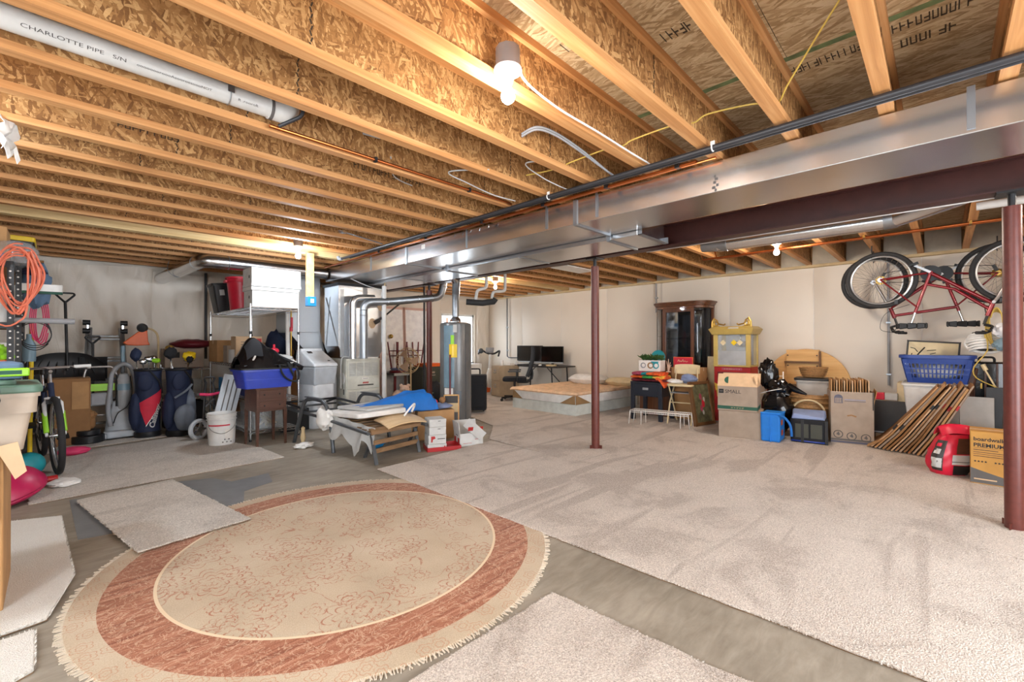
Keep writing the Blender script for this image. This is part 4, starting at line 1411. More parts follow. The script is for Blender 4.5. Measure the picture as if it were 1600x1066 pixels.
P('broom_head', MB().cbox((0, 0, 0.07), (0.05, 0.28, 0.12)), 'black_plastic', t, bev=0.01)
S('garden_stake', 'thin brown forked stake standing beside the broom', 'stake', MB().cyl((-0.20, 6.6, 0), (-0.19, 6.6, 1.18), 0.008).cyl((-0.19, 6.6, 1.16), (-0.22, 6.6, 1.24), 0.006).cyl((-0.19, 6.6, 1.16), (-0.16, 6.6, 1.24), 0.006), 'black_pipe')
# near stack: carton on the floor, tote on it, blue case on top
t = T('carton', 'large open carton on the floor at the left edge under the beige tote', 'box', (-0.375, 3.20, 0), 0)
P('carton_body', hollow(0.44, 0.5, 0.69, 0.006, 1, 0.004, k=1), 'kraft', t)
P('flap', MB().prism([(0.195, -0.262, 0.735), (0.262, -0.262, 0.75), (0.29, -0.262, 0.615), (0.255, -0.262, 0.585), (0.232, -0.262, 0.645)], (0, 0.005, 0)), 'kraft_pale', t)
P('flap', MB().box(-0.21, 0.21, -0.258, -0.253, 0.42, 0.69), 'kraft', t)
P('carton_lid', MB().box(-0.215, 0.215, -0.245, 0.245, 0.684, 0.692), 'kraft', t)
tb = tub('storage_tote', 'beige storage tote with a grey green lid at the left edge', (-0.34, 3.20, 0.70), 3, 0.54, 0.46, 0.265, 'beige_plastic', 0.035, 'green_lid', taper=0.86)
P('skirt', hollow(0.555, 0.475, 0.09, 0.01, 0.985, 0.035, z0=0.17), 'beige_plastic', tb)
P('lid_dome', rbox(0.42, 0.34, 0.03, 0.05, z0=0.29), 'green_lid', tb, bev=0.01)
t = T('blue_case', 'blue case with a lime green handle strip on the beige tote', 'case', (-0.315, 3.16, 1.023), 8)
P('case_body', rbox(0.40, 0.3, 0.075, 0.03), 'blue_denim', t, bev=0.012)
P('handle_strip', MB().box(-0.03, 0.215, -0.165, -0.145, 0.012, 0.05), 'lime', t, bev=0.006)
P('handle_slot', MB().box(0.09, 0.19, -0.1665, -0.164, 0.022, 0.04), 'ink_green', t)
S('black_pouch', 'black mesh pouch hanging over the tote lid at the left edge', 'pouch', lump((-0.22, 2.88, 0.96), (0.12, 0.1, 0.17), 3, 0.25), 'black_fabric')
t = T('balance_dome', 'magenta rubber exercise dome lying on the floor by the carton', 'exercise dome', (-0.27, 5.02, 0), 0)
P('dome', MB().lathe([(0.0, 0.245), (0.08, 0.235), (0.15, 0.205), (0.21, 0.15), (0.245, 0.09), (0.252, 0.055), (0.235, 0.035)], n=40).move((0, 0, 0), (8, -12, 0)).move((0, 0, 0.03)), 'magenta', t)
P('base_ring', MB().lathe([(0.0, 0.0), (0.22, 0.0), (0.242, 0.02), (0.242, 0.04), (0.23, 0.055)], n=40).move((0, 0, 0), (8, -12, 0)).move((0, 0, 0.04)), 'magenta', t)
dm = MB()
for k in range(16):
    a = 2*PI*k/16
    dm.ball((0.035*math.cos(a)*(1+k % 2), 0.035*math.sin(a)*(1+k % 2)-0.12, 0.218-0.02*(k % 2)), 0.005, 6, 4)
P('dimples', dm, 'magenta', t)
S('white_rag', 'crumpled white rag on the carpet by the magenta dome', 'rag', lump((0.06, 5.28, 0.025), (0.20, 0.26, 0.05), 21, 0.35), 'cloth_white')
S('kettlebell', 'pink red weight lying behind the bicycle wheel', 'weight', lump((0.14, 6.62, 0.05), (0.26, 0.16, 0.09), 8, 0.12), 'pink')
S('teal_ball', 'teal ball under the bicycle at the left', 'ball', MB().ball((-0.16, 5.75, 0.125), 0.11, 18, 12), 'teal')
S('red_mat', 'rolled red mat beside the teal ball', 'mat', MB().cyl((-0.2, 5.42, 0.035), (0.02, 5.44, 0.035), 0.03), 'red_paint')
S('weight_plate', 'larger black weight plate lying in the dark behind the bicycle', 'weight', MB().cyl((0.28, 7.32, 0.012), (0.28, 7.32, 0.10), 0.15, n=26), 'black_metal', bev=0.01)
S('weight_plate', 'smaller black weight plate on top of the larger one', 'weight', MB().cyl((0.28, 7.32, 0.101), (0.28, 7.32, 0.16), 0.11, n=26), 'black_metal', bev=0.01)
# shovels, carton, ladder, hand truck, vacuum cleaner
t = T('snow_shovel', 'wide black snow pusher with a long handle against the far left wall', 'shovel', (0.09, 7.72, 0), 0)
P('handle', MB().tube([(0.02, -0.02, 0.86), (0.0, 0.10, 1.72)], 0.015, 10), 'black_plastic', t)
P('grip', MB().tube(fillet([(0.0, 0.10, 1.70), (-0.085, 0.105, 1.80), (-0.075, 0.11, 1.82), (0.075, 0.11, 1.82), (0.085, 0.105, 1.80), (0.0, 0.10, 1.70)], 0.02, 3), 0.0115, 8), 'black_plastic', t)
def blade(u, v):
    x = (u-0.5)*0.72
    top = 1.08-0.16*(abs(u-0.5)*2)**3
    z = 0.72+(top-0.72)*v
    return (x, -0.10+0.12*(u*4*(1-u))*0.5+0.07*math.sin(v*2.4), z)
P('blade', MB().grid(blade, 18, 8, 0.006), 'black_plastic', t)
for k in range(7):
    xx = -0.27+k*0.09
    P('blade_rib', MB().bar((xx*1.05, -0.055+0.05*(1-(xx/0.36)**2), 0.76), (xx*0.65, 0.0+0.05*(1-(xx/0.36)**2), 1.04), 0.012, 0.010), 'black_plastic', t)
t = T('snow_shovel', 'smaller black shovel with a short D handle beside the ladder', 'shovel', (0.34, 7.75, 0), 0)
P('handle', MB().tube([(0, -0.02, 0.5), (0.0, 0.06, 1.19)], 0.014, 10), 'black_plastic', t)
P('grip', MB().tube(fillet([(0.0, 0.06, 1.19), (-0.07, 0.065, 1.265), (-0.06, 0.07, 1.28), (0.06, 0.07, 1.28), (0.07, 0.065, 1.265), (0.0, 0.06, 1.19)], 0.02, 3), 0.012, 8), 'black_plastic', t)
P('blade', MB().grid(lambda u, v: ((u-0.5)*0.26, -0.05+0.05*math.sin(u*PI), 0.74+0.28*v), 8, 6, 0.005), 'black_plastic', t)
t = carton('carton', 'tall brown carton standing under the black snow pusher', (0.12, 7.48, 0.0), 0, 0.36, 0.40, 0.78, 'kraft_dark')
P('panel', MB().box(0.02, 0.165, -0.207, -0.2, 0.42, 0.74), 'kraft', t)
t = T('ladder', 'aluminium folding ladder with black hinges leaning on the far wall', 'ladder', (0.48, 7.84, 0), 0)
def lad(sx, x0, x1, y0, y1, z1, wdt=0.05):
    return MB().bar((sx*x0, y0, 0.0), (sx*x1, y1, z1), 0.03, 0.055, (0, 1, 0))
for sx in (-1, 1):
    P('rail', lad(sx, 0.235, 0.175, 0.0, 0.36, 1.44), 'ladder_alu', t, bev=0.004)
    P('rail', lad(sx, 0.20, 0.145, -0.05, 0.32, 1.40), 'ladder_alu', t, bev=0.004)
    for z in (1.36, 1.47):
        P('hinge', MB().cyl((sx*0.15, 0.30, z), (sx*0.225, 0.30, z), 0.035, n=16), 'black_plastic', t)
    P('hinge_plate', MB().cbox((sx*0.175, 0.31, 1.42), (0.03, 0.05, 0.16)), 'chrome', t, bev=0.006)
for k, z in enumerate((0.16, 0.44, 0.72, 1.0, 1.29)):
    w = 0.225-0.045*z
    y = 0.355*z/1.44-0.02
    P('rung', MB().bar((-w, y, z), (w, y, z), 0.035, 0.03), 'ladder_alu', t, bev=0.004)
    if k > 1:
        P('rung', MB().bar((-w*0.85, y-0.045, z-0.04), (w*0.85, y-0.045, z-0.04), 0.035, 0.03), 'ladder_alu', t, bev=0.004)
t = T('hand_truck', 'silver hand truck with lime label parts behind the vacuum cleaner', 'hand truck', (0.40, 7.52, 0), 0)
P('frame', MB().tube(fillet([(-0.16, 0, 0.06), (-0.16, 0.02, 0.72), (-0.13, 0.03, 0.90), (0.13, 0.03, 0.90), (0.16, 0.02, 0.72), (0.16, 0, 0.06)], 0.06, 5), 0.013, 10), 'bike_silver', t)
P('crossbar', MB().tube([(-0.16, 0.01, 0.50), (0.16, 0.01, 0.50)], 0.011).tube([(-0.16, 0.01, 0.30), (0.16, 0.01, 0.30)], 0.011), 'bike_silver', t)
P('label_plate', MB().box(-0.13, 0.13, -0.02, 0.0, 0.60, 0.69), 'lime', t, bev=0.004)
P('motor_block', MB().box(-0.10, 0.11, -0.04, 0.06, 0.42, 0.58), 'grey_pipe', t, bev=0.02)
P('toe_plate', MB().box(-0.2, 0.2, -0.16, 0.02, 0.01, 0.02), 'black_metal', t)
for s in (-1, 1):
    P('wheel', MB().torus((s*0.19, 0.05, 0.10), (1, 0, 0), 0.07, 0.03, 22, 8), 'rubber', t)
S('work_boot', 'brown worn boot hanging on the hand truck', 'boot', lump((0.27, 7.36, 0.33), (0.16, 0.13, 0.15), 5, 0.3).ball((0.31, 7.36, 0.24), (0.04, 0.05, 0.08), 12, 8), 'kraft_dark')
t = T('vacuum_cleaner', 'grey upright vacuum cleaner with its hose looped over the handle', 'vacuum cleaner', (0.61, 7.52, 0), 0)
P('body', MB().lathe([(0.0, 0.02), (0.165, 0.02), (0.175, 0.10), (0.16, 0.22), (0.13, 0.36), (0.10, 0.46), (0.0, 0.50)], n=26, sy=0.62), 'soft_grey_dark', t)
P('floor_head', rbox(0.36, 0.28, 0.085, 0.05, z0=0.02).move((0, -0.05, 0)), 'soft_grey_dark', t, bev=0.02)
P('canister', MB().lathe([(0.0, 0.36), (0.07, 0.36), (0.075, 0.42), (0.07, 0.74), (0.05, 0.80), (0.0, 0.82)], (0, -0.02, 0), 22), 'silver_fabric', t)
P('label_band', MB().lathe([(0.0765, 0.60), (0.0745, 0.68)], (0, -0.02, 0), 22, a0=PI*1.15, a1=PI*1.85), 'heater_blue', t)
P('spine', MB().box(-0.02, 0.02, 0.03, 0.06, 0.3, 0.98), 'black_plastic', t, bev=0.006)
P('handle', MB().tube(fillet([(0, 0.03, 0.95), (0, 0.03, 1.10), (0.0, 0.04, 1.16)], 0.03), [0.022]*7+[0.018], 10), 'heater_blue', t)
hp = [(-0.12, -0.10, 0.16), (-0.145, -0.06, 0.36), (-0.125, -0.03, 0.62), (-0.10, 0.0, 0.82), (0, 0.0, 0.93), (0.09, 0.0, 0.85), (0.125, -0.03, 0.62), (0.15, -0.06, 0.36), (0.13, -0.10, 0.22), (0.06, -0.13, 0.20)]
P('hose', rod(hp, 0.026, 10, 7), 'grey_pipe', t)
P('power_cord', rod([(0.06, -0.10, 0.78), (0.075, -0.11, 0.55), (0.03, -0.13, 0.40), (-0.06, -0.14, 0.32), (-0.1, -0.14, 0.2)], 0.006, 6), 'black_plastic', t)
P('wand', MB().cyl((-0.06, -0.06, 0.40), (-0.055, -0.04, 0.80), 0.016), 'black_plastic', t)
for s in (-1, 1):
    P('wheel', MB().cyl((s*0.165, -0.12, 0.05), (s*0.19, -0.12, 0.05), 0.05, n=20), 'soft_grey', t)
# golf bags
def golf_bag(label, x, y, rz, main, panel, clubs):
    t = T('golf_bag', label, 'golf bag', (x, y, 0), rz, None)
    P('bag_body', MB().lathe([(0.0, 0.01), (0.125, 0.01), (0.135, 0.03), (0.13, 0.07), (0.122, 0.12), (0.125, 0.40), (0.132, 0.70), (0.14, 0.84), (0.135, 0.87), (0.11, 0.86), (0.0, 0.80)], n=28, sy=0.92), main, t)
    P('base_cap', MB().lathe([(0.0, 0.0), (0.132, 0.0), (0.139, 0.02), (0.137, 0.075), (0.13, 0.08)], n=28, sy=0.94), 'black_plastic', t)
    P('collar', MB().torus((0, 0, 0.855), (0, 0, 1), 0.132, 0.016, 28, 8), 'black_plastic', t)
    P('side_pocket', lump((-0.125, -0.05, 0.33), (0.13, 0.17, 0.46), 3, 0.08), main, t)
    if panel == 'zip_grey':
        P('apparel_pocket', lump((0.10, -0.06, 0.36), (0.13, 0.16, 0.5), 7, 0.08), panel, t)
    P('top_pocket', lump((-0.03, -0.115, 0.70), (0.15, 0.06, 0.22), 8, 0.06), main, t)
    P('shoulder_strap', rod([(0.02, -0.14, 0.84), (0.09, -0.13, 0.74), (0.125, -0.08, 0.66), (0.14, 0.0, 0.55)], 0.012, 6), 'black_fabric', t)
    for k, (cx, cy, dx, h, mt, sh) in enumerate(clubs):
        c = P('club_shaft', MB().cyl((cx, cy, 0.6), (cx+dx, cy, h), 0.006, n=8), 'chrome', t)
        P('club_head', lump((cx+dx, cy-0.01, h+0.03), sh, 11+k, 0.18), mt, c)
    return t
g = golf_bag('navy and red golf bag with white script lettering', 0.83, 7.27, -6, 'navy_fabric', 'navy_fabric',
             ((-0.08, 0.0, -0.04, 1.02, 'navy_fabric', (0.11, 0.12, 0.16)), (0.0, 0.02, 0.01, 0.96, 'chrome', (0.10, 0.05, 0.08)), (0.05, 0.0, 0.03, 0.94, 'lime', (0.09, 0.05, 0.06)), (0.02, 0.05, 0.03, 0.97, 'chrome', (0.09, 0.05, 0.07)), (-0.03, -0.04, -0.02, 0.93, 'chrome', (0.08, 0.05, 0.07))))
def on_cyl(fn, nu, nv, r):
    def f2(u, v):
        a, z = fn(u, v)
        return (r*math.sin(a), -r*0.93*math.cos(a), z)
    return MB().grid(f2, nu, nv)
def bil(p00, p10, p01, p11):
    def f(u, v):
        return tuple(p00[i]*(1-u)*(1-v)+p10[i]*u*(1-v)+p01[i]*(1-u)*v+p11[i]*u*v for i in (0, 1))
    return f
P('red_panel', on_cyl(bil((-0.15, 0.16), (1.25, 0.50), (-0.75, 0.44), (1.2, 0.61)), 12, 6, 0.1385), 'red_fabric', g)
P('piping', on_cyl(bil((-0.16, 0.145), (1.25, 0.485), (-0.15, 0.16), (1.25, 0.50)), 12, 2, 0.139), 'cloth_white', g)
tx = text('Callaway', 0.082, 'ink_white', g, (0, 0, 0), (0, 0, 0), 'script_lettering', bold=0.003)
for v in tx.data.vertices:
    px_, py_ = v.co.x+0.25*v.co.y, v.co.y
    al = R(74)
    aa = 0.40+(px_*math.cos(al)-py_*math.sin(al))/0.1425
    v.co = (0.1425*math.sin(aa), -0.1425*0.93*math.cos(aa), 0.12+px_*math.sin(al)+py_*math.cos(al))
g2 = golf_bag('navy and grey golf bag with a grey front pouch', 1.125, 7.12, 8, 'navy_fabric', 'zip_grey',
              ((-0.06, 0.02, -0.03, 1.04, 'black_fabric', (0.14, 0.12, 0.15)), (-0.02, 0.03, -0.07, 1.09, 'brass', (0.10, 0.08, 0.10)), (0.06, 0.0, 0.05, 0.99, 'yellow', (0.15, 0.12, 0.13)), (0.03, -0.05, 0.07, 0.95, 'black_fabric', (0.08, 0.07, 0.09))))
P('front_pouch', lump((0.02, -0.16, 0.24), (0.24, 0.14, 0.34), 14, 0.08), 'zip_grey', g2)
P('carry_strap', rod([(-0.08, -0.12, 0.50), (0.02, -0.17, 0.58), (0.10, -0.14, 0.66)], 0.014, 6), 'zip_grey', g2)
t = T('string_trimmer', 'orange headed string trimmer with a curved shaft behind the golf bags', 'string trimmer', (0.86, 7.72, 0))
P('shaft', rod([(0.12, 0, 0.4), (0.13, 0.02, 0.9), (0.13, 0.02, 1.25), (0.09, 0.02, 1.36), (0.0, 0.02, 1.40), (-0.06, 0.02, 1.40)], 0.013, 8), 'sill_wood', t)
P('guard', MB().prism([(0.01, -0.03, 1.37), (-0.08, -0.03, 1.35), (-0.24, -0.03, 1.20), (-0.20, -0.03, 1.17), (-0.10, -0.03, 1.16), (0.04, -0.03, 1.17), (0.02, -0.03, 1.22)], (0, 0.09, 0)), 'orange', t, bev=0.01)
P('trimmer_head', MB().lathe([(0.0, -0.05), (0.05, -0.045), (0.062, 0), (0.05, 0.045), (0.0, 0.05)], (-0.04, 0.0, 1.40), 20, (0.3, 1, 0.2)), 'black_plastic', t)
# golf push cart
t = T('golf_cart', 'folded golf push cart with silver wheels and a red handle band', 'golf cart', (1.31, 6.62, 0), 0)
for k, (x, y) in enumerate(((-0.075, -0.05), (0.17, 0.10))):
    w = P('wheel', MB().torus((0, 0, 0), (0.5, -0.87, 0), 0.105, 0.026, 30, 8), 'soft_grey_dark', t, loc=(x, y, 0.131))
    P('hub', MB().cyl((-0.012, 0.02, 0), (0.012, -0.02, 0), 0.03, n=18), 'chrome', w)
    for q in range(5):
        a = 2*PI*q/5
        P('spoke', MB().bar((0.003, -0.006, 0), (0.08*math.cos(a)+0.003, 0.046*math.cos(a)-0.006, 0.092*math.sin(a)), 0.02, 0.022), 'chrome', w)
fr_ = MB()
fr_.tube([(-0.02, 0, 0.16), (0.0, 0.0, 0.62), (0.02, 0.06, 0.70)], 0.013).tube([(0.11, 0.06, 0.16), (0.10, 0.02, 0.62), (0.09, 0.06, 0.70)], 0.013)
P('frame', fr_, 'black_metal', t)
for z in (0.30, 0.44):
    P('brace', MB().bar((-0.01, 0, z-0.05), (0.11, 0.03, z+0.05), 0.016, 0.02), 'chrome', t)
    P('brace', MB().bar((0.11, 0, z-0.05), (-0.01, 0.03, z+0.05), 0.016, 0.02), 'black_metal', t)
P('bag_bracket', MB().tube(fillet([(-0.06, -0.04, 0.56), (0.04, -0.10, 0.55), (0.15, -0.02, 0.56)], 0.05), 0.018, 8), 'pink', t)
P('handle', MB().tube(fillet([(0.02, 0.06, 0.68), (0.0, 0.06, 0.76), (0.12, 0.06, 0.76), (0.09, 0.06, 0.68)], 0.03), 0.012, 8), 'black_plastic', t)
P('console', MB().box(0.0, 0.1, -0.03, 0.02, 0.2, 0.27), 'black_plastic', t, bev=0.01)
# ------------------------------------------------------------------ wire racks and what they carry
def wire_shelf(parent, x0, x1, y0, y1, z, mat='chrome', step=0.04, name='wire_shelf'):
    m = MB()
    for a, b in (((x0, y0), (x1, y0)), ((x0, y1), (x1, y1)), ((x0, y0), (x0, y1)), ((x1, y0), (x1, y1))):
        m.cyl((*a, z), (*b, z), 0.006, n=6, caps=False)
        m.cyl((*a, z-0.032), (*b, z-0.032), 0.004, n=6, caps=False)
    L_ = math.hypot(x1-x0, 0)
    n = int((y1-y0)/step)
    for k in range(1, n):
        y = y0+(y1-y0)*k/n
        m.bar((x0, y, z), (x1, y, z), 0.005, 0.005)
    for k in range(1, 4):
        x = x0+(x1-x0)*k/4
        m.bar((x, y0, z-0.006), (x, y1, z-0.006), 0.006, 0.006)
    # zig-zag truss in the rims
    for (a, b) in (((x0, y0), (x1, y0)), ((x0, y0), (x0, y1))):
        q = max(4, int(math.dist(a, b)/0.06))
        pts = [Vector((a[0]+(b[0]-a[0])*i/q, a[1]+(b[1]-a[1])*i/q, z if i % 2 else z-0.032)) for i in range(q+1)]
        for p_, p2 in zip(pts, pts[1:]):
            m.bar(p_, p2, 0.004, 0.004)
    return P(name, m, mat, parent)
rk = T('wire_rack', 'tall chrome wire rack behind the brown side table', 'rack', (0, 0, 0))
RX0, RX1, RY0, RY1 = 1.645, 2.20, 5.99, 7.95
for x, y in ((RX0, RY0), (RX1, RY0), (RX0, RY1), (RX1, RY1)):
    p = P('post', MB().cyl((x, y, 0.02), (x, y, 1.67 if y > 7 or x < 2 else 1.86), 0.0125, n=12), 'chrome', rk)
    P('foot', MB().cyl((x, y, 0), (x, y, 0.025), 0.016, n=12), 'black_plastic', p)
    P('post_clip', MB().cyl((x, y, 1.30), (x, y, 1.335), 0.016, n=12), 'black_plastic', p)
for z in (0.12, 0.50, 0.92, 1.63):
    wire_shelf(rk, RX0, RX1, RY0, RY1, z)
def box_with_lid(name, label, loc, rz, w, d, h, lidh, mat, group=None):
    t = T(name, label, 'storage box', loc, rz, group)
    P('box_body', MB().box(-w/2, w/2, -d/2, d/2, 0, h-0.01), mat, t, bev=0.003)
    P('lid', hollow(w+0.014, d+0.014, lidh, 0.004, 1, 0.004, z0=h-lidh, k=1), mat, t)
    P('lid_top', MB().box(-w/2-0.007, w/2+0.007, -d/2-0.007, d/2+0.007, h-0.004, h), mat, t, bev=0.002)
    P('hand_hole', MB().cyl((-w/2-0.0085, 0, h*0.55), (-w/2-0.006, 0, h*0.55), 0.022, n=14), 'ink_black', t)
    return t
b1 = T('storage_box', 'lower white cardboard box on the top of the wire rack', 'storage box', (1.935, 6.17, 1.638))
P('box_body', MB().box(-0.27, 0.27, -0.17, 0.17, 0, 0.235), 'white_card', b1, bev=0.003)
P('lid', MB().box(-0.283, 0.283, -0.183, 0.183, 0.20, 0.245), 'white_card', b1, bev=0.003)
P('hand_hole', MB().cyl((-0.2712, -0.05, 0.12), (-0.2685, -0.05, 0.12), 0.02, n=14), 'ink_black', b1)
marks(b1, 0, 0.11, 0.014, 12, 'cloth_grey', (0.12, -0.1706, 0.165), (90, 0, 0), 'lettering', 5)
b2 = T('storage_box', 'upper white cardboard box close under the far bulb', 'storage box', (1.94, 6.16, 1.885))
P('box_body', MB().box(-0.285, 0.285, -0.18, 0.18, 0.0, 0.232), 'white_card', b2, bev=0.003)
P('lid', MB().box(-0.29, 0.29, -0.185, 0.185, 0.0, 0.035), 'white_card', b2, bev=0.002)
P('hand_hole', MB().cyl((-0.2862, -0.08, 0.12), (-0.2835, -0.08, 0.12), 0.022, n=14), 'ink_black', b2)
marks(b2, 0, 0.06, 0.016, 6, 'cloth_grey', (-0.255, -0.1806, 0.19), (90, 0, 0), 'lettering', 6)
def can(label, loc, rot, r, h, mat, taper=0.8, band=True):
    t = T('trash_can', label, 'trash can', loc, rot=rot)
    P('can_body', MB().lathe([(0.0, 0.0), (r*taper, 0.0), (r*0.97, h-0.02), (r*1.06, h-0.02), (r*1.06, h), (r*0.95, h), (r*taper*0.96, 0.012), (0, 0.012)], n=30), mat, t)
    P('rim_band', MB().lathe([(r*0.985, h-0.07), (r*1.02, h-0.055), (r*1.0, h-0.035)], n=30), mat, t)
    for s in (-1, 1):
        P('handle', MB().cbox((s*r*1.06, 0, h-0.06), (0.03, 0.09, 0.04)), mat, t, bev=0.006)
    return t
can('red round trash can on top of the wire rack beside the white boxes', (1.83, 7.02, 1.64), (0, -2, 0), 0.185, 0.46, 'red_plastic')
b = T('trash_can', 'slim black trash can leaning on top of the wire rack', 'trash can', (1.71, 7.60, 1.645), rot=(0, -7, 0))
P('can_body', hollow(0.20, 0.34, 0.41, 0.005, 0.78, 0.03), 'black_plastic', b)
P('rim', hollow(0.235, 0.37, 0.03, 0.02, 1, 0.035, z0=0.385), 'black_plastic', b)
P('label_sticker', MB().box(-0.03, 0.03, -0.166, -0.163, 0.24, 0.32), 'cloth_grey', b)
# things on the lower shelves
carton('carton', 'brown carton with print on the rack, left of the chrome post', (1.80, 7.62, 0.925), 5, 0.40, 0.34, 0.31, 'kraft')
t = carton('carton', 'pale printed carton behind the middle chrome post', (1.86, 6.95, 0.925), -3, 0.32, 0.3, 0.36, 'kraft_pale')
for k in range(6):
    P('print_line', MB().box(-0.10, 0.05+0.02*(k % 3), -0.1512, -0.1504, 0.28-0.035*k, 0.288-0.035*k), 'ink_grey', t)
P('print_block', MB().box(0.08, 0.15, -0.1512, -0.1504, 0.24, 0.33), 'ink_red', t)
carton('carton', 'dark brown carton deep on the rack to the right', (2.44, 7.85, 0.925), 0, 0.40, 0.4, 0.27, 'kraft_dark')
S('red_bottle', 'red bottle with a bow standing behind the black bag', 'bottle', MB().lathe([(0.0, 0), (0.035, 0), (0.038, 0.02), (0.036, 0.13), (0.016, 0.17), (0.014, 0.25), (0.0, 0.25)], (1.99, 6.25, 0.925), 18).ball((1.99, 6.24, 1.09), (0.06, 0.045, 0.04)), 'red_plastic')
S('paint_tin', 'white tin with a pink label on the rack shelf', 'tin', MB().cyl((1.72, 6.95, 0.925), (1.72, 6.95, 1.10), 0.075, n=24).torus((1.72, 6.95, 1.10), (0, 0, 1), 0.075, 0.005, 24, 6), 'cloth_grey')
S('plastic_bag', 'white plastic bags bunched on the rack shelf', 'bag', lump((1.86, 6.45, 1.03), (0.34, 0.36, 0.22), 31, 0.35), 'cloth_white')
S('carton', 'pink brown package on the rack behind the white tin', 'box', MB().box(1.66, 1.80, 7.1, 7.3, 0.925, 1.16), 'kraft_grey', bev=0.004)
S('cloth_pile', 'pile of folded clothes spilling at the right of the black bag', 'clothes', lump((2.02, 6.12, 0.985), (0.30, 0.30, 0.12), 17, 0.3), 'cloth_grey')
for k, (x0, x1, y0, y1, z0, z1, mt, lab) in enumerate(((1.70, 2.02, 6.15, 6.7, 0.505, 0.62, 'blue_plastic', 'blue flat carton on the lower rack shelf'), (1.67, 1.98, 7.0, 7.6, 0.505, 0.70, 'sky_blue', 'bright blue package on the lower rack shelf'),
        (1.75, 2.12, 7.1, 7.5, 0.705, 0.73, 'red_fabric', 'red and white flat package on the blue one'))):
    S('package', lab, 'package', MB().box(x0, x1, y0, y1, z0, z1), mt, bev=0.006)
S('clear_bin', 'clear plastic bin of sticks on the bottom rack shelf', 'bin', hollow(0.42, 0.6, 0.30, 0.004, 0.9, 0.03).move((1.90, 6.36, 0.125)), 'clear_plastic')
sk = T('stick_bundle', 'bundle of pale sticks lying in the clear bin', 'sticks', (1.90, 6.36, 0.14))
for k in range(8):
    P('stick', MB().bar((-0.14+0.03*k, -0.25, 0.02+0.02*(k % 3)), (0.12-0.02*k, 0.22, 0.05+0.025*(k % 4)), 0.018, 0.014), 'pale_wood', sk)
S('folding_tray', 'grey slatted plastic panel leaning against the rack behind the bucket', 'panel', MB().cbox((1.49, 6.30, 0.52), (0.22, 0.02, 0.56), (-6, 14, 0)), 'soft_grey_dark', bev=0.006)
for k in range(3):
    o = P('slot', MB().cbox((1.44+0.055*k, 6.288, 0.52), (0.012, 0.006, 0.46), (-6, 14, 0)), 'ink_grey', bpy.data.objects['folding_tray'])
# second rack against the far wall
r2 = T('wire_rack', 'second wire rack against the far wall behind the golf cart', 'rack', (0, 0, 0))
for x, y in ((1.02, 7.75), (1.60, 7.75), (1.02, 8.30), (1.60, 8.30)):
    P('post', MB().cyl((x, y, 0), (x, y, 0.90), 0.0125, n=10), 'chrome', r2)
for z in (0.42, 0.84):
    wire_shelf(r2, 1.02, 1.60, 7.75, 8.30, z)
t = carton('carton', 'grey carton stamped 1002 on the far wire rack', (1.30, 7.98, 0.846), 0, 0.46, 0.36, 0.27, 'kraft_grey')
text('1002', 0.085, 'ink_grey', t, (-0.04, -0.1815, 0.15))
P('print_block', MB().box(-0.13, -0.06, -0.182, -0.1805, 0.14, 0.22), 'ink_black', t)
P('print_line', MB().box(-0.02, 0.12, -0.182, -0.1805, 0.09, 0.10).box(0.0, 0.09, -0.182, -0.1805, 0.05, 0.06), 'ink_grey', t)
S('maroon_bag', 'flat maroon duffel bag lying on the grey stamped carton', 'bag', lump((1.42, 7.98, 1.185), (0.52, 0.34, 0.14), 5, 0.14), 'maroon')
S('clear_bin', 'long clear green box on the lower shelf of the far rack', 'bin', MB().box(1.06, 1.56, 7.80, 8.2, 0.426, 0.66), 'clear_plastic', bev=0.01)
S('dark_crate', 'dark crate in shadow on the floor beneath the far rack', 'crate', hollow(0.5, 0.4, 0.34, 0.012, 0.95, 0.02).move((1.31, 8.02, 0)), 'black_plastic')
S('wall_pipe', 'dark pipe running down the far wall behind the racks', 'pipe', MB().cyl((1.66, 8.34, 0.95), (1.66, 8.34, 2.3), 0.02, n=12), 'black_pipe')
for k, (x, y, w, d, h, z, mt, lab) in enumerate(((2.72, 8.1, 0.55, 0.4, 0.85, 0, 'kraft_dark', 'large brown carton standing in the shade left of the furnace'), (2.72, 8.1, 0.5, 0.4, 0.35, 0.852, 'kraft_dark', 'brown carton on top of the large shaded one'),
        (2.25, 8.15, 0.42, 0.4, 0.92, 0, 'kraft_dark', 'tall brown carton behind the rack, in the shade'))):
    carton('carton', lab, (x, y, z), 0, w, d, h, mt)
S('black_jacket', 'black jacket bundle hung behind the water softener', 'jacket', lump((2.95, 7.45, 0.99), (0.55, 0.4, 0.5), 14, 0.22), 'black_fabric')
S('hanging_bag', 'dark bag with a red patch hung behind the white pipe', 'bag', lump((2.46, 7.6, 1.12), (0.3, 0.24, 0.6), 15, 0.18), 'navy_fabric')
# side table with the blue tote and black bag, bucket
st = T('side_table', 'small dark brown side table with two drawers under the blue tote', 'side table', (1.745, 5.77, 0), 6)
P('top', MB().box(-0.18, 0.18, -0.18, 0.18, 0.655, 0.672), 'walnut_paint', st, bev=0.004)
P('case', MB().box(-0.165, 0.165, -0.165, 0.165, 0.40, 0.655), 'walnut_paint', st, bev=0.003)
for s in (-1, 1):
    for q in (-1, 1):
        P('leg', MB().hexa([(s*0.157-0.011, q*0.157-0.011, 0), (s*0.157+0.011, q*0.157-0.011, 0), (s*0.157+0.011, q*0.157+0.011, 0), (s*0.157-0.011, q*0.157+0.011, 0),
                            (s*0.152-0.018, q*0.152-0.018, 0.42), (s*0.152+0.018, q*0.152-0.018, 0.42), (s*0.152+0.018, q*0.152+0.018, 0.42), (s*0.152-0.018, q*0.152+0.018, 0.42)]), 'walnut_paint', st)
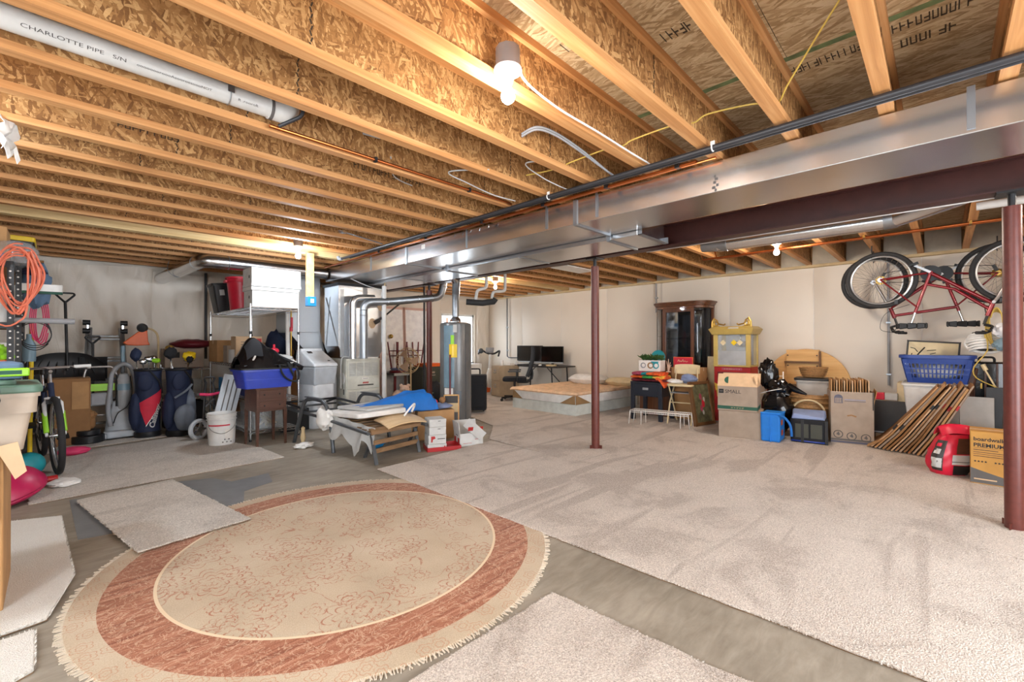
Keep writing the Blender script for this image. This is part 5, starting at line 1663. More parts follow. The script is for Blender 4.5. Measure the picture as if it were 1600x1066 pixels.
for z in (0.42, 0.545):
    dr = P('drawer', MB().box(-0.135, 0.135, -0.172, -0.16, z, z+0.10), 'walnut_paint', st, bev=0.004)
    for s in (-1, 1):
        P('knob', MB().ball((s*0.085, -0.178, z+0.05), 0.009, 10, 7), 'black_metal', dr)
bt = tub('storage_tote', 'blue plastic storage tote on the small brown side table', (1.72, 5.74, 0.673), 4, 0.58, 0.36, 0.215, 'blue_tote', taper=0.86)
P('lid_edge', hollow(0.63, 0.41, 0.012, 0.05, 1, 0.04, z0=0.218), 'black_plastic', bt)
P('ridge', hollow(0.545, 0.335, 0.006, 0.008, 1, 0.03, z0=0.10), 'blue_tote', bt)
bg = T('black_bag', 'glossy black shoulder bag with straps slumped over the blue tote', 'bag', (1.72, 5.74, 0.86), 4)
def bagtop(u, v):
    x = -0.30+0.68*u
    ridge = 0.29*math.exp(-((u-0.22)/0.22)**2)+0.16*math.exp(-((u-0.55)/0.25)**2)+0.05
    p = math.sin(v*PI)**0.7
    z = 0.02+ridge*p+0.02*mnoise.noise(Vector((u*9, v*7, 1)))
    return (x, -0.17+0.34*v, z)
P('bag_body', MB().grid(bagtop, 26, 18, 0.03), 'bag_black', bg)
P('zip_pocket', MB().grid(lambda u, v: tuple(Vector(bagtop(0.10+0.25*u, 0.10+0.3*v))+Vector((0, -0.008, 0.008))), 8, 6, 0.01), 'black_fabric', bg)
P('strap', rod([(0.10, -0.17, 0.08), (0.12, -0.215, -0.03), (0.18, -0.235, -0.10), (0.27, -0.235, -0.12), (0.31, -0.22, -0.04), (0.28, -0.18, 0.06)], 0.011, 6), 'black_fabric', bg)
P('strap', rod([(0.20, -0.16, 0.10), (0.22, -0.22, 0.0), (0.24, -0.235, -0.06)], 0.013, 6), 'black_fabric', bg)
P('strap', rod([(0.16, -0.02, 0.17), (0.30, -0.10, 0.09), (0.40, -0.12, 0.03)], 0.018, 7), 'black_fabric', bg)
P('buckle', MB().cbox((-0.16, -0.14, 0.16), (0.02, 0.015, 0.06), (0, 25, 0)), 'chrome', bg)
S('wool_bundle', 'striped woollen bundle at the right end of the blue tote', 'clothes', lump((2.0, 5.78, 0.94), (0.20, 0.26, 0.09), 25, 0.3), 'cloth_white')
bk = T('bucket', 'white plastic five gallon bucket with a red band and wire handle', 'bucket', (1.37, 6.09, 0.0), 0)
P('bucket_body', MB().lathe([(0.0, 0.0), (0.128, 0.0), (0.132, 0.01), (0.148, 0.365), (0.153, 0.37), (0.148, 0.375), (0.14, 0.36), (0.124, 0.015), (0, 0.015)], n=36), 'white_plastic', bk)
for z, r in ((0.30, 0.156), (0.335, 0.157), (0.36, 0.157)):
    P('rib', MB().torus((0, 0, z), (0, 0, 1), r-0.006, 0.005, 36, 6), 'white_plastic', bk)
P('red_band', MB().lathe([(0.1435, 0.235), (0.1442, 0.25)], n=36, a0=PI*1.08, a1=PI*1.62), 'red_plastic', bk)
P('wire_handle', rod([(-0.15, 0.0, 0.33), (-0.13, -0.09, 0.20), (-0.02, -0.152, 0.15), (0.10, -0.12, 0.22), (0.15, 0.0, 0.33)], 0.003, 6), 'chrome', bk)
for q in range(5):
    P('print_spot', MB().cbox((-0.02+0.02*q, -0.1405-0.001*q, 0.05+0.03*(q % 2)), (0.014, 0.002, 0.012), (0, 0, -8+6*q)), 'ink_grey', bk)
P('label_sticker', MB().lathe([(0.1415, 0.08), (0.145, 0.19)], n=8, a0=PI*1.5, a1=PI*1.72), 'white_paint', bk)
P('red_spot', MB().lathe([(0.1395, 0.05), (0.1412, 0.10)], n=8, a0=PI*1.86, a1=PI*1.96), 'ink_red', bk)

# ------------------------------------------------------------------ water softener, furnace, flue, water heater
so = T('water_softener', 'pale grey water softener cabinet with a sloping lid beside the rack', 'water softener', (2.60, 6.42, 0), 14)
P('tank', rbox(0.34, 0.40, 0.74, 0.05, taper=0.96), 'soft_grey', so, bev=0.01)
def up(p, q):
    return [(x, y, p) for x, y in q]
P('collar', MB().hexa([(-0.17, -0.2, 0.60), (0.17, -0.2, 0.60), (0.17, 0.2, 0.60), (-0.17, 0.2, 0.60), (-0.19, -0.23, 0.86), (0.19, -0.23, 0.86), (0.19, 0.2, 0.86), (-0.19, 0.2, 0.86)]), 'soft_grey_dark', so, bev=0.02)
P('lid', MB().hexa([(-0.195, -0.235, 0.86), (0.195, -0.235, 0.86), (0.195, 0.21, 0.86), (-0.195, 0.21, 0.86), (-0.19, -0.225, 0.90), (0.19, -0.225, 0.90), (0.175, 0.12, 1.10), (-0.175, 0.12, 1.10)]), 'soft_grey', so, bev=0.018)
P('control_head', MB().hexa([(-0.18, 0.06, 1.0), (0.18, 0.06, 1.0), (0.185, 0.21, 0.87), (-0.185, 0.21, 0.87), (-0.17, 0.10, 1.115), (0.17, 0.10, 1.115), (0.17, 0.2, 1.10), (-0.17, 0.2, 1.10)]), 'soft_grey', so, bev=0.01)
P('display', MB().cbox((-0.07, 0.045, 1.060), (0.07, 0.05, 0.004), (30, 0, 0)), 'dark_panel', so)
P('badge', MB().cbox((0.09, -0.16, 0.942), (0.035, 0.02, 0.004), (30, 0, 0)), 'ink_grey', so)
S('softener_tank', 'tall pale cylinder tank standing behind the softener cabinet', 'tank', MB().lathe([(0.0, 0), (0.13, 0), (0.13, 0.66), (0.10, 0.74), (0.0, 0.78)], (2.86, 6.64, 0), 26), 'soft_grey_dark')
fu = T('furnace', 'beige furnace cabinet with louvred panels under the sheet metal plenum', 'furnace', (3.275, 6.33, 0), 0)
P('cabinet', MB().box(-0.275, 0.275, 0, 0.56, 0.06, 0.955), 'furnace_beige', fu, bev=0.006)
P('plinth', MB().box(-0.26, 0.26, 0.02, 0.54, 0, 0.06), 'slat_wood', fu)
P('top_rail', MB().box(-0.277, 0.277, -0.012, 0.02, 0.925, 0.955), 'furnace_beige', fu, bev=0.004)
for z0, z1 in ((0.50, 0.92), (0.10, 0.49)):
    dr = P('access_panel', MB().box(-0.262, 0.262, -0.012, 0.0, z0, z1), 'furnace_beige', fu, bev=0.004)
    lz = (z0+0.20, z1-0.02) if z0 > 0.3 else (z1-0.22, z1-0.02)
    n = 0
    for cxx in (-0.18, -0.06, 0.06, 0.18):
        lv = MB()
        z = lz[0]
        while z < lz[1]-0.008:
            lv.cbox((cxx, -0.014, z), (0.105, 0.006, 0.004), (35, 0, 0))
            z += 0.0125
        o = P('louvres', lv, 'cloth_grey', dr)
        o['kind'] = 'stuff'
for q in range(6):
    P('badge_letter', MB().cbox((-0.01+0.016*q, -0.0132, 0.588), (0.011, 0.002, 0.026), (0, 12, 0)), 'ink_red', fu)
P('badge_bar', MB().box(-0.10, 0.16, -0.0145, -0.012, 0.545, 0.562), 'dark_panel', fu)
P('badge', MB().box(-0.03, 0.08, -0.0145, -0.012, 0.64, 0.665), 'white_paint', fu)
P('badge', MB().box(-0.015, 0.07, -0.0155, -0.0145, 0.65, 0.656), 'ink_black', fu)
P('side_switch', MB().box(-0.279, -0.275, 0.06, 0.08, 0.42, 0.50), 'ink_black', fu)
P('knockout', MB().cyl((-0.277, 0.12, 0.66), (-0.275, 0.12, 0.66), 0.09, n=26), 'white_paint', fu)
P('gas_whip', rod([(-0.20, 0.02, 0.98), (-0.30, 0.05, 0.98), (-0.335, 0.04, 0.86), (-0.335, 0.04, 0.52)], 0.010, 8), 'cloth_grey', fu)
P('papers', MB().cbox((0.12, 0.06, 0.965), (0.22, 0.16, 0.015), (0, 0, 12)), 'white_paint', fu)
pl = T('plenum', 'tall sheet metal plenum rising from the furnace to the supply duct', 'plenum', (3.30, 6.68, 0))
P('plenum_box', MB().box(-0.36, 0.40, -0.24, 0.26, 1.14, 2.09), 'galvanised', pl, bev=0.004)
P('transition', MB().hexa([(-0.29, -0.24, 0.96), (0.28, -0.24, 0.96), (0.28, 0.22, 0.96), (-0.29, 0.22, 0.96), (-0.36, -0.24, 1.14), (0.40, -0.24, 1.14), (0.40, 0.26, 1.14), (-0.36, 0.26, 1.14)]), 'galvanised', pl)
P('black_gasket', MB().box(-0.38, 0.42, -0.26, 0.28, 2.055, 2.092), 'black_plastic', pl)
P('brace_crease', MB().bar((-0.362, -0.22, 1.15), (-0.362, 0.2, 1.9), 0.004, 0.012, (1, 0, 0)).bar((-0.362, 0.2, 1.15), (-0.362, 0.05, 1.9), 0.004, 0.012, (1, 0, 0)), 'galvanised_dull', pl)
P('foil_tape', MB().box(-0.34, -0.28, -0.245, -0.241, 0.98, 2.0), 'alu', pl)
P('foil_tape', MB().box(0.34, 0.38, -0.245, -0.241, 1.2, 2.0), 'alu', pl)
for q, (xx, zz) in enumerate(((0.18, 1.50), (0.33, 1.78))):
    P('mastic_patch', MB().lathe([(0.0, 0.004), (0.05, 0.003), (0.062, 0.0)], (xx, -0.241, zz), 12, (0, -1, 0), sy=1.3), 'kraft_pale', pl)
rt = T('return_drop', 'galvanised return air drop beside the furnace behind the softener', 'duct', (0, 0, 0))
P('drop_box', MB().box(2.45, 2.92, 7.05, 7.6, 1.35, 2.3), 'galvanised_dull', rt, bev=0.004)
P('offset', MB().hexa([(2.75, 7.05, 1.0), (3.0, 7.05, 1.0), (3.0, 7.5, 1.0), (2.75, 7.5, 1.0), (2.45, 7.05, 1.36), (2.92, 7.05, 1.36), (2.92, 7.6, 1.36), (2.45, 7.6, 1.36)]), 'galvanised_dull', rt)
fl = T('flue_pipe', 'galvanised flue pipe from the furnace across to an elbow by the beam', 'flue pipe', (0, 0, 0))
P('pipe_run', MB().tube(fillet([(3.20, 6.18, 0.96), (3.20, 6.18, 1.80), (3.62, 6.10, 1.83), (4.36, 5.86, 1.93), (4.42, 5.84, 2.12), (4.42, 5.84, 2.33)], 0.14, 7), 0.058, 20), 'galvanised_dull', fl)
for c, ax in (((3.20, 6.18, 1.60), (0, 0, 1)), ((3.20, 6.18, 1.68), (0, 0, 1)), ((3.56, 6.115, 1.823), (1, -0.25, 0.1)), ((4.02, 5.97, 1.884), (1, -0.3, 0.12)), ((4.24, 5.90, 1.912), (1, -0.3, 0.12)), ((4.42, 5.84, 2.10), (0, 0, 1))):
    P('joint_bead', MB().torus(c, ax, 0.059, 0.004, 22, 6), 'galvanised', fl)
fl2 = T('flue_pipe', 'second vertical flue pipe of the furnace, close to the first', 'flue pipe', (3.06, 6.24, 0))
P('pipe_run', MB().tube(fillet([(0, 0, 0.96), (0, 0, 1.86), (0.34, 0.0, 1.88)], 0.12, 6), 0.05, 18), 'galvanised', fl2)
wp = T('white_pipe', 'tall yellowed white plastic pipe standing in front of the furnace', 'pipe', (3.505, 6.12, 0))
P('pipe_body', MB().cyl((0, 0, 0), (0, 0, 2.06), 0.034, n=20), 'white_pvc', wp)
P('yellowed_side', MB().lathe([(0.0345, 0.0), (0.0345, 1.95)], n=12, a0=-0.9, a1=0.7), 'sill_wood', wp)
P('wire_whip', rod([(0, 0, 2.04), (0.02, -0.01, 2.12), (0.08, -0.03, 2.20)], 0.011, 7), 'sill_wood', wp)
P('wire_whip', rod([(-0.03, 0, 2.0), (-0.25, 0.03, 2.04), (-0.5, 0.1, 2.14)], 0.006, 6), 'cloth_grey', wp)
wp2 = T('white_pipe', 'white plastic pipe with a red valve behind the chrome rack post', 'pipe', (2.24, 6.42, 0))
P('pipe_body', MB().cyl((0, 0, 0.0), (-0.03, 0.0, 1.62), 0.026, n=16), 'white_pvc', wp2)
S('copper_pipe', 'vertical copper pipe with a red valve right of the rack', 'pipe', MB().cyl((2.36, 6.7, 0.9), (2.36, 6.7, 2.0), 0.011, n=10), 'brass')
S('valve', 'red valve handle on the vertical copper pipe', 'valve', MB().cbox((2.36, 6.68, 1.48), (0.025, 0.03, 0.16)).cyl((2.36, 6.7, 1.36), (2.36, 6.7, 1.42), 0.022), 'red_plastic')
S('black_pipe', 'thin dark iron pipe running from floor to ceiling beside the fan', 'pipe', MB().cyl((4.57, 6.6, 0), (4.57, 6.6, 2.32), 0.019, n=14).cyl((4.57, 6.6, 0.72), (4.57, 6.6, 0.80), 0.03, n=14), 'black_pipe')
S('brace_arm', 'black diagonal brace arm on the plenum side', 'brace', MB().bar((3.55, 6.42, 1.52), (3.98, 6.40, 1.86), 0.03, 0.02).cbox((3.55, 6.42, 1.53), (0.09, 0.03, 0.06), (0, -30, 0)), 'black_metal')
wh = T('water_heater', 'tall grey water heater with a blue grey panel and yellow tag', 'water heater', (4.14, 5.18, 0), 0)
P('tank', MB().lathe([(0.0, 0.02), (0.222, 0.02), (0.23, 0.04), (0.23, 1.45), (0.222, 1.475), (0.17, 1.492), (0.0, 1.50)], n=44), 'heater_grey', wh)
P('side_panel', MB().lathe([(0.232, 0.55), (0.232, 1.44)], n=12, a0=R(185), a1=R(226)), 'heater_blue', wh)
P('instruction_label', MB().lathe([(0.2325, 0.08), (0.2325, 0.54)], n=10, a0=R(188), a1=R(222)), 'white_paint', wh)
P('label_sticker', MB().lathe([(0.234, 1.34), (0.234, 1.45)], n=6, a0=R(222), a1=R(236)), 'white_card', wh)
P('energy_tag', MB().lathe([(0.236, 0.98), (0.236, 1.17)], n=8, a0=R(208), a1=R(236)), 'yellow', wh)
P('energy_tag', MB().lathe([(0.238, 1.0), (0.238, 1.15)], n=2, a0=R(219), a1=R(224)), 'brass', wh)
P('tag_hanger', MB().lathe([(0.236, 1.17), (0.236, 1.30)], n=4, a0=R(214), a1=R(226)), 'lime', wh)
P('relief_pipe', MB().cyl((-0.21, -0.135, 0.12), (-0.21, -0.135, 1.02), 0.011, n=10), 'maroon', wh)
P('lower_panel', MB().lathe([(0.233, 0.30), (0.233, 0.50)], n=10, a0=R(228), a1=R(252)), 'grey_frame', wh)
P('jacket_seam', MB().box(-0.004, 0.004, -0.2325, -0.229, 0.05, 1.45), 'grey_frame', wh)
P('foot', MB().lathe([(0.2, 0.0), (0.2, 0.03)], n=30), 'black_metal', wh)
P('draft_hood', MB().lathe([(0.085, 1.505), (0.075, 1.54), (0.05, 1.575)], n=22), 'galvanised', wh)
for a in (20, 140, 260):
    P('hood_leg', MB().cyl((0.085*math.cos(R(a)), 0.085*math.sin(R(a)), 1.49), (0.078*math.cos(R(a)), 0.078*math.sin(R(a)), 1.53), 0.006, n=6), 'galvanised', wh)
for s in (-1, 1):
    P('nipple', MB().cyl((s*0.12, 0.05, 1.49), (s*0.12, 0.05, 1.56), 0.013, n=10), 'copper', wh)
P('vent_stack', MB().tube([(0, 0, 1.56), (0.0, 0.0, 1.86), (0.03, 0.03, 1.92), (0.06, 0.06, 2.10), (0.06, 0.06, 2.33)], [0.05, 0.05, 0.056, 0.06, 0.06], 18), 'galvanised_dull', wh)
P('vent_elbow', MB().tube([(0.06, 0.06, 2.08), (-0.02, 0.02, 2.16), (-0.10, -0.02, 2.18)], 0.052, 16), 'galvanised', wh)
S('insulated_pipe', 'thick black foam covered pipe lying above the water heater', 'pipe', MB().tube([(4.26, 5.08, 1.80), (4.45, 4.93, 1.785), (4.6, 4.84, 1.81), (4.62, 4.83, 1.85)], 0.045, 16), 'rubber')
for k, (x, y, pts) in enumerate(((0, 0, [(4.55, 4.95, 2.33), (4.55, 4.95, 2.02), (4.40, 4.99, 1.98), (4.38, 5.0, 1.84)]), (0, 0, [(4.80, 4.80, 2.33), (4.80, 4.80, 1.98), (4.60, 4.86, 1.96), (4.59, 4.87, 1.86)]))):
    S('white_pipe', ('white plastic vent pipe dropping left above the water heater', 'white plastic vent pipe dropping right above the water heater')[k], 'pipe',
      MB().tube(fillet(pts, 0.05, 4), 0.024, 12), 'white_pvc')
# ------------------------------------------------------------------ patio lounge and what lies on and around it
lg = T('patio_lounge', 'grey metal patio lounge with arched arms and a slatted foot end', 'lounge chair', (0, 0, 0))
for x0, x1, lab in ((2.02, 2.10, 0), (2.70, 2.78, 1)):
    P('arm', MB().tube(fillet([(x0-0.02, 5.58, 0.0), (x0-0.01, 5.38, 0.40), (x0, 5.28, 0.545), (x0+0.02, 5.05, 0.56), (x0+0.05, 4.86, 0.54), (x1-0.01, 4.78, 0.36), (x1, 4.73, 0.0)], 0.12, 5), 0.021, 10), 'grey_frame', lg)
    P('arm_plate', MB().bar((x0+0.0, 5.26, 0.572), (x0+0.04, 4.92, 0.568), 0.05, 0.012), 'grey_frame', lg, bev=0.004)
    P('seat_rail', MB().tube([(x0+0.04, 6.05, 0.36), (x0+0.05, 5.0, 0.36), (x0+0.11, 4.02, 0.30)], 0.018, 8), 'grey_frame', lg)
    P('back_rail', MB().tube(fillet([(x0+0.05, 5.35, 0.40), (x0+0.03, 6.05, 0.43), (x0-0.03, 6.22, 0.37)], 0.06), 0.016, 8), 'black_metal', lg)
for y, z in ((6.05, 0.36), (5.5, 0.36), (5.0, 0.36)):
    P('crossbar', MB().tube([(2.06, y, z), (2.75, y+0.02, z)], 0.014, 8), 'grey_frame', lg)
P('crossbar', MB().tube([(2.03, 6.04, 0.43), (2.74, 6.06, 0.43)], 0.014, 8), 'black_metal', lg)
for k in range(9):
    y = 4.08+0.105*k
    P('slat', MB().bar((2.17, y, 0.305+0.008*k), (2.80, y+0.05, 0.313+0.008*k), 0.075, 0.012), 'slat_wood', lg, bev=0.003)
P('end_roll', MB().grid(lambda u, v: (2.17+0.65*v, 4.09+0.07*v-0.06*math.sin(u*1.7), 0.335-0.05*(1-math.cos(u*1.7))+0.004*v), 10, 6, 0.012), 'slat_wood', lg)
for a, b in (((2.18, 3.95, 0), (2.22, 4.14, 0.31)), ((2.76, 4.08, 0), (2.78, 4.22, 0.31)), ((2.24, 4.30, 0.0), (2.22, 4.06, 0.31)), ((2.82, 4.42, 0.0), (2.78, 4.14, 0.31))):
    P('leg', MB().bar(a, b, 0.035, 0.022), 'grey_frame', lg, bev=0.004)
for z in (0.115, 0.20):
    P('brace', MB().bar((2.195, 4.03, z), (2.765, 4.13, z), 0.02, 0.045), 'slat_wood', lg, bev=0.003)
S('floor_pad', 'white folded cushion lying flat on the lounge', 'cushion', rbox(0.60, 0.72, 0.055, 0.05).move((2.42, 4.62, 0.395), (-3, 0, 4)), 'cloth_white', bev=0.015)
S('floor_pad', 'pale grey folded pad on top of the white cushion', 'cushion', rbox(0.50, 0.6, 0.03, 0.05).move((2.50, 4.66, 0.455), (-2, 0, 8)), 'cloth_grey', bev=0.01)
def sheet(u, v):
    # hangs from the left and front edge of the lounge
    x, y = 2.10+0.115*u, 4.80-0.74*u
    d = v*(0.20+0.05*math.sin(u*14)+(0.10 if 0.55 < u < 0.75 else 0))
    return (x-0.03*v+0.012*math.sin(u*20+v*3), y-0.02*v, 0.405-0.065*u-d)
S('hanging_sheet', 'grey printed sheet hanging in points over the lounge edge', 'sheet', MB().grid(sheet, 26, 8, 0.003), 'cloth_grey')
S('white_cloth', 'crumpled white cloth hanging at the left corner of the lounge', 'cloth', lump((2.06, 4.86, 0.36), (0.16, 0.26, 0.24), 41, 0.3), 'cloth_white')
def jacket(u, v):
    x = 2.28+0.95*u
    y = 4.42+0.42*v-0.05*u
    ridge = 0.02+0.13*max(0.0, math.sin(max(0.0, u*1.1-0.1)*PI*0.62))**2.0
    z = 0.455+ridge*math.sin(v*PI)**0.6+0.022*mnoise.noise(Vector((u*8, v*6, 3)))+0.016*math.sin(v*16+u*5)
    if v < 0.08 or v > 0.92 or u < 0.03 or u > 0.97:
        z -= 0.05
    return (x, y, z)
S('blue_jacket', 'bright blue padded jacket thrown over the lounge and the carton', 'jacket', MB().grid(jacket, 34, 22, 0.025), 'jacket_blue')
S('wood_panel', 'curved pale plywood sheet edge sticking out at the lounge foot', 'panel', MB().grid(lambda u, v: (2.35+0.50*u, 4.02+0.30*v+0.05*u, 0.405-0.03*(2*u-1)**2-0.05*(1-v)**2), 10, 6, 0.012), 'pale_wood')
S('white_strap', 'white looped strap on the lounge beside the jacket', 'strap', rod([(2.55, 4.05, 0.425), (2.60, 4.02, 0.50), (2.68, 4.06, 0.535), (2.72, 4.12, 0.50), (2.70, 4.14, 0.44)], 0.011, 6), 'cloth_white')
S('water_bottle', 'pale bottle lying on the floor under the lounge', 'bottle', MB().lathe([(0, 0), (0.035, 0.002), (0.035, 0.16), (0.015, 0.2), (0.015, 0.22), (0, 0.22)], (2.45, 4.55, 0.037), 16, (1, 0.4, 0)), 'sky_blue')
S('yellow_valve', 'yellowed brass fitting on a cable standing behind the lounge leg', 'fitting', MB().lathe([(0, 0), (0.035, 0), (0.02, 0.04), (0.03, 0.09), (0.018, 0.15), (0.022, 0.2), (0, 0.22)], (2.02, 5.36, 0), 14), 'sill_wood')
S('white_rag', 'small white rag on the carpet end by the lounge leg', 'rag', lump((1.97, 5.20, 0.03), (0.20, 0.13, 0.06), 51, 0.4), 'cloth_white')
S('black_case', 'black box standing on the floor behind the lounge back', 'case', MB().box(2.10, 2.45, 6.28, 6.42, 0.0, 0.30), 'black_plastic', bev=0.01)
# cartons at the lounge foot
t = carton('carton', 'brown carton behind the small white boxes, cloth and toys on top', (3.35, 4.66, 0), -22, 0.46, 0.38, 0.355, 'kraft')
S('cloth_pile', 'folded grey blue cloth on the brown carton', 'cloth', lump((3.33, 4.62, 0.392), (0.50, 0.40, 0.075), 61, 0.14), 'cloth_peri')
for k, (x, y, z, r, mt, lab) in enumerate(((3.10, 4.50, 0.475, 0.032, 'yellow', 'small yellow ball among the toys on the carton'), (3.24, 4.46, 0.465, 0.035, 'red_plastic', 'small red ball among the toys on the carton'), (3.19, 4.62, 0.48, 0.03, 'orange', 'small orange ball among the toys on the carton'),
        (3.42, 4.55, 0.465, 0.04, 'kraft_dark', 'brown rounded toy at the right of the carton'), (3.36, 4.72, 0.475, 0.045, 'dark_panel', 'dark rounded toy at the back of the carton'))):
    S('toy_ball', lab, 'toy', lump((x, y, z), (2*r, 2*r, 2*r), 70+k, 0.1), mt)
t = T('picture_stand', 'small pale wooden frame standing behind the toys', 'frame', (3.62, 4.62, 0.0), -40)
P('frame_board', MB().box(-0.09, 0.09, 0, 0.03, 0.30, 0.50), 'dark_panel', t)
P('frame_rim', MB().box(-0.10, -0.085, -0.005, 0.035, 0.0, 0.51).box(0.085, 0.10, -0.005, 0.035, 0.0, 0.51).box(-0.10, 0.10, -0.005, 0.035, 0.495, 0.51), 'pine_ply', t)
P('frame_panel', MB().box(-0.085, 0.085, -0.002, 0.03, 0.28, 0.40), 'sill_wood', t)
tr = T('red_tray', 'red flat carton lid lying under the small white boxes', 'tray', (3.04, 4.05, 0), -24)
P('tray_body', hollow(0.38, 0.26, 0.045, 0.006, 1, 0.005, k=1), 'red_paint', tr)
zz = 0.006
for k, (h, w, lab) in enumerate(((0.075, 0.205, 'lowest of the stacked small white boxes, on the red tray'), (0.10, 0.195, 'white box printed with a brown dish, second of the stack from below'), (0.085, 0.185, 'plain white box, third of the stack from below'), (0.085, 0.185, 'topmost of the stacked small white boxes'))):
    b = T('small_box', lab, 'box', (2.965, 4.075, zz), -25+k*1.5, 'small white boxes')
    P('box_body', MB().box(-w/2, w/2, -0.11, 0.11, 0, h-0.002), 'white_card', b, bev=0.003)
    P('box_flap', MB().box(-w/2-0.001, w/2+0.001, -0.112, -0.110, h-0.03, h-0.002), 'white_card', b)
    if k == 1:
        P('print', MB().prism([(-0.07, -0.1125, 0.02), (-0.055, -0.1125, 0.02), (-0.05, -0.1125, 0.05), (-0.02, -0.1125, 0.06), (-0.03, -0.1125, 0.085), (-0.07, -0.1125, 0.085)], (0, 0.002, 0)), 'ink_red', b)
        P('print', MB().box(0.0, 0.085, -0.1125, -0.111, 0.05, 0.058), 'ink_black', b)
    elif k == 0:
        P('print', MB().box(0.075, 0.09, -0.1125, -0.111, 0.01, 0.05), 'ink_red', b)
    else:
        P('print', MB().box(0.0, 0.03, -0.1135, -0.1115, h-0.025, h-0.018), 'ink_grey', b)
    zz += h
ob = T('carton', 'open white carton with red squares and a raised flap on the floor', 'box', (3.40, 4.02, 0.0), -22)
P('carton_body', hollow(0.28, 0.25, 0.145, 0.005, 1, 0.003, k=1), 'white_card', ob)
P('flap', MB().bar((-0.14, 0, 0.145), (-0.155, 0.0, 0.27), 0.005, 0.25, (0, 1, 0)), 'white_card', ob)
P('flap', MB().bar((0, -0.125, 0.145), (0.06, -0.17, 0.235), 0.26, 0.005, (0, -0.8, 0.5)), 'white_card', ob)
P('flap', MB().bar((0, 0.125, 0.145), (0.0, 0.15, 0.26), 0.28, 0.005, (0, 1, 0)), 'white_card', ob)
for y in (-0.07, 0.06):
    P('red_square', MB().box(-0.1425, -0.1395, y-0.03, y+0.03, 0.03, 0.09), 'ink_red', ob)
for y in (-0.03, 0.015):
    P('air_hole', MB().cyl((-0.1425, y, 0.115), (-0.1395, y, 0.115), 0.009, n=10), 'ink_black', ob)
for x in (-0.02, 0.10):
    P('red_square', MB().cbox((x, -0.1475, 0.198), (0.06, 0.05, 0.003), (116, 0, 0)), 'ink_red', ob)
P('print', MB().box(0.04, 0.10, -0.1262, -0.1248, 0.07, 0.075).box(-0.1, 0.0, -0.1262, -0.1248, 0.03, 0.034), 'ink_red', ob)

# ------------------------------------------------------------------ behind the furnace: doors, stools, fan, cabinets
for x0, x1, lab, kn in ((4.62, 5.12, 'white door slab with a dark knob leaning behind the white pipe', 1), (5.18, 5.80, 'plain white door slab in a pinkish frame leaning on the far wall', 0)):
    t = T('door_slab', lab, 'door', ((x0+x1)/2, 8.12, 0), rot=(-2, 0, 0))
    w = x1-x0
    P('slab', MB().box(-w/2, w/2, 0, 0.035, 0.01, 1.90), 'door_white', t, bev=0.003)
    P('edge_trim', MB().box(-w/2-0.05, -w/2, -0.01, 0.04, 0.0, 1.95).box(w/2, w/2+0.05, -0.01, 0.04, 0, 1.95), 'pink_trim', t)
    P('top_trim', MB().box(-w/2-0.05, w/2+0.05, -0.01, 0.04, 1.90, 1.95), 'pink_trim', t)
    if kn:
        P('knob', MB().ball((-0.06, -0.04, 1.33), 0.045, 14, 9), 'brass', t)
tb = T('work_table', 'dark low table with a pale rail carrying the upturned red stools', 'table', (5.02, 7.95, 0))
P('table_top', MB().box(-0.42, 0.50, -0.28, 0.28, 0.56, 0.59), 'dark_panel', tb)
P('rail', MB().box(-0.42, 0.50, -0.30, -0.28, 0.55, 0.60), 'cloth_grey', tb)
for x in (-0.38, 0.46):
    for y in (-0.25, 0.25):
        P('leg', MB().box(x-0.02, x+0.02, y-0.02, y+0.02, 0, 0.56), 'maroon', tb)
def stool(label, x, y, z, rz):
    t = T('bar_stool', label, 'stool', (x, y, z), rz)
    P('seat', MB().lathe([(0.0, 0.0), (0.16, 0.0), (0.165, 0.02), (0.15, 0.045), (0.0, 0.05)], n=26), 'maroon', t)
    for k in range(4):
        a = R(45+90*k)
        P('leg', MB().cyl((0.11*math.cos(a), 0.11*math.sin(a), 0.05), (0.19*math.cos(a), 0.19*math.sin(a), 0.62), 0.017, 0.013, 10), 'maroon', t)
    for z1 in (0.34, 0.44):
        for k in range(4):
            a, b = R(45+90*k), R(135+90*k)
            r = 0.11+0.08*(z1-0.05)/0.57
            P('rung', MB().cyl((r*math.cos(a), r*math.sin(a), z1), (r*math.cos(b), r*math.sin(b), z1), 0.009, n=8), 'maroon', t)
    return t
stool('dark red stool lying upside down on the dark table, left one', 4.82, 7.9, 0.595, 10)
stool('dark red stool upside down beside the fan, right one of the two', 5.28, 7.95, 0.595, 30)
S('stacked_bowls', 'white and blue stacked bowls under the left upturned stool', 'bowls', MB().lathe([(0, 0.645), (0.12, 0.646), (0.15, 0.69), (0.145, 0.69), (0.11, 0.655), (0, 0.652)], (4.82, 7.9, 0.0), 26), 'cloth_peri')
fn = T('fan', 'round beige floor fan with a wire cage beside the iron pipe', 'fan', (4.58, 7.15, 0), -60)
P('cage', MB().torus((0, 0, 0.86), (0, 1, 0), 0.24, 0.007, 36, 6).torus((0, -0.05, 0.86), (0, 1, 0), 0.17, 0.005, 32, 6).torus((0, 0.08, 0.86), (0, 1, 0), 0.20, 0.005, 32, 6), 'sill_wood', fn)
sp = MB()
for k in range(30):
    a = 2*PI*k/30
    c, s_ = math.cos(a), math.sin(a)
    sp.tube([(0.03*c, -0.085, 0.86+0.03*s_), (0.17*c, -0.05, 0.86+0.17*s_), (0.24*c, 0, 0.86+0.24*s_), (0.20*c, 0.08, 0.86+0.20*s_)], 0.0022, 4)
o = P('cage_wires', sp, 'sill_wood', fn)
o['kind'] = 'stuff'
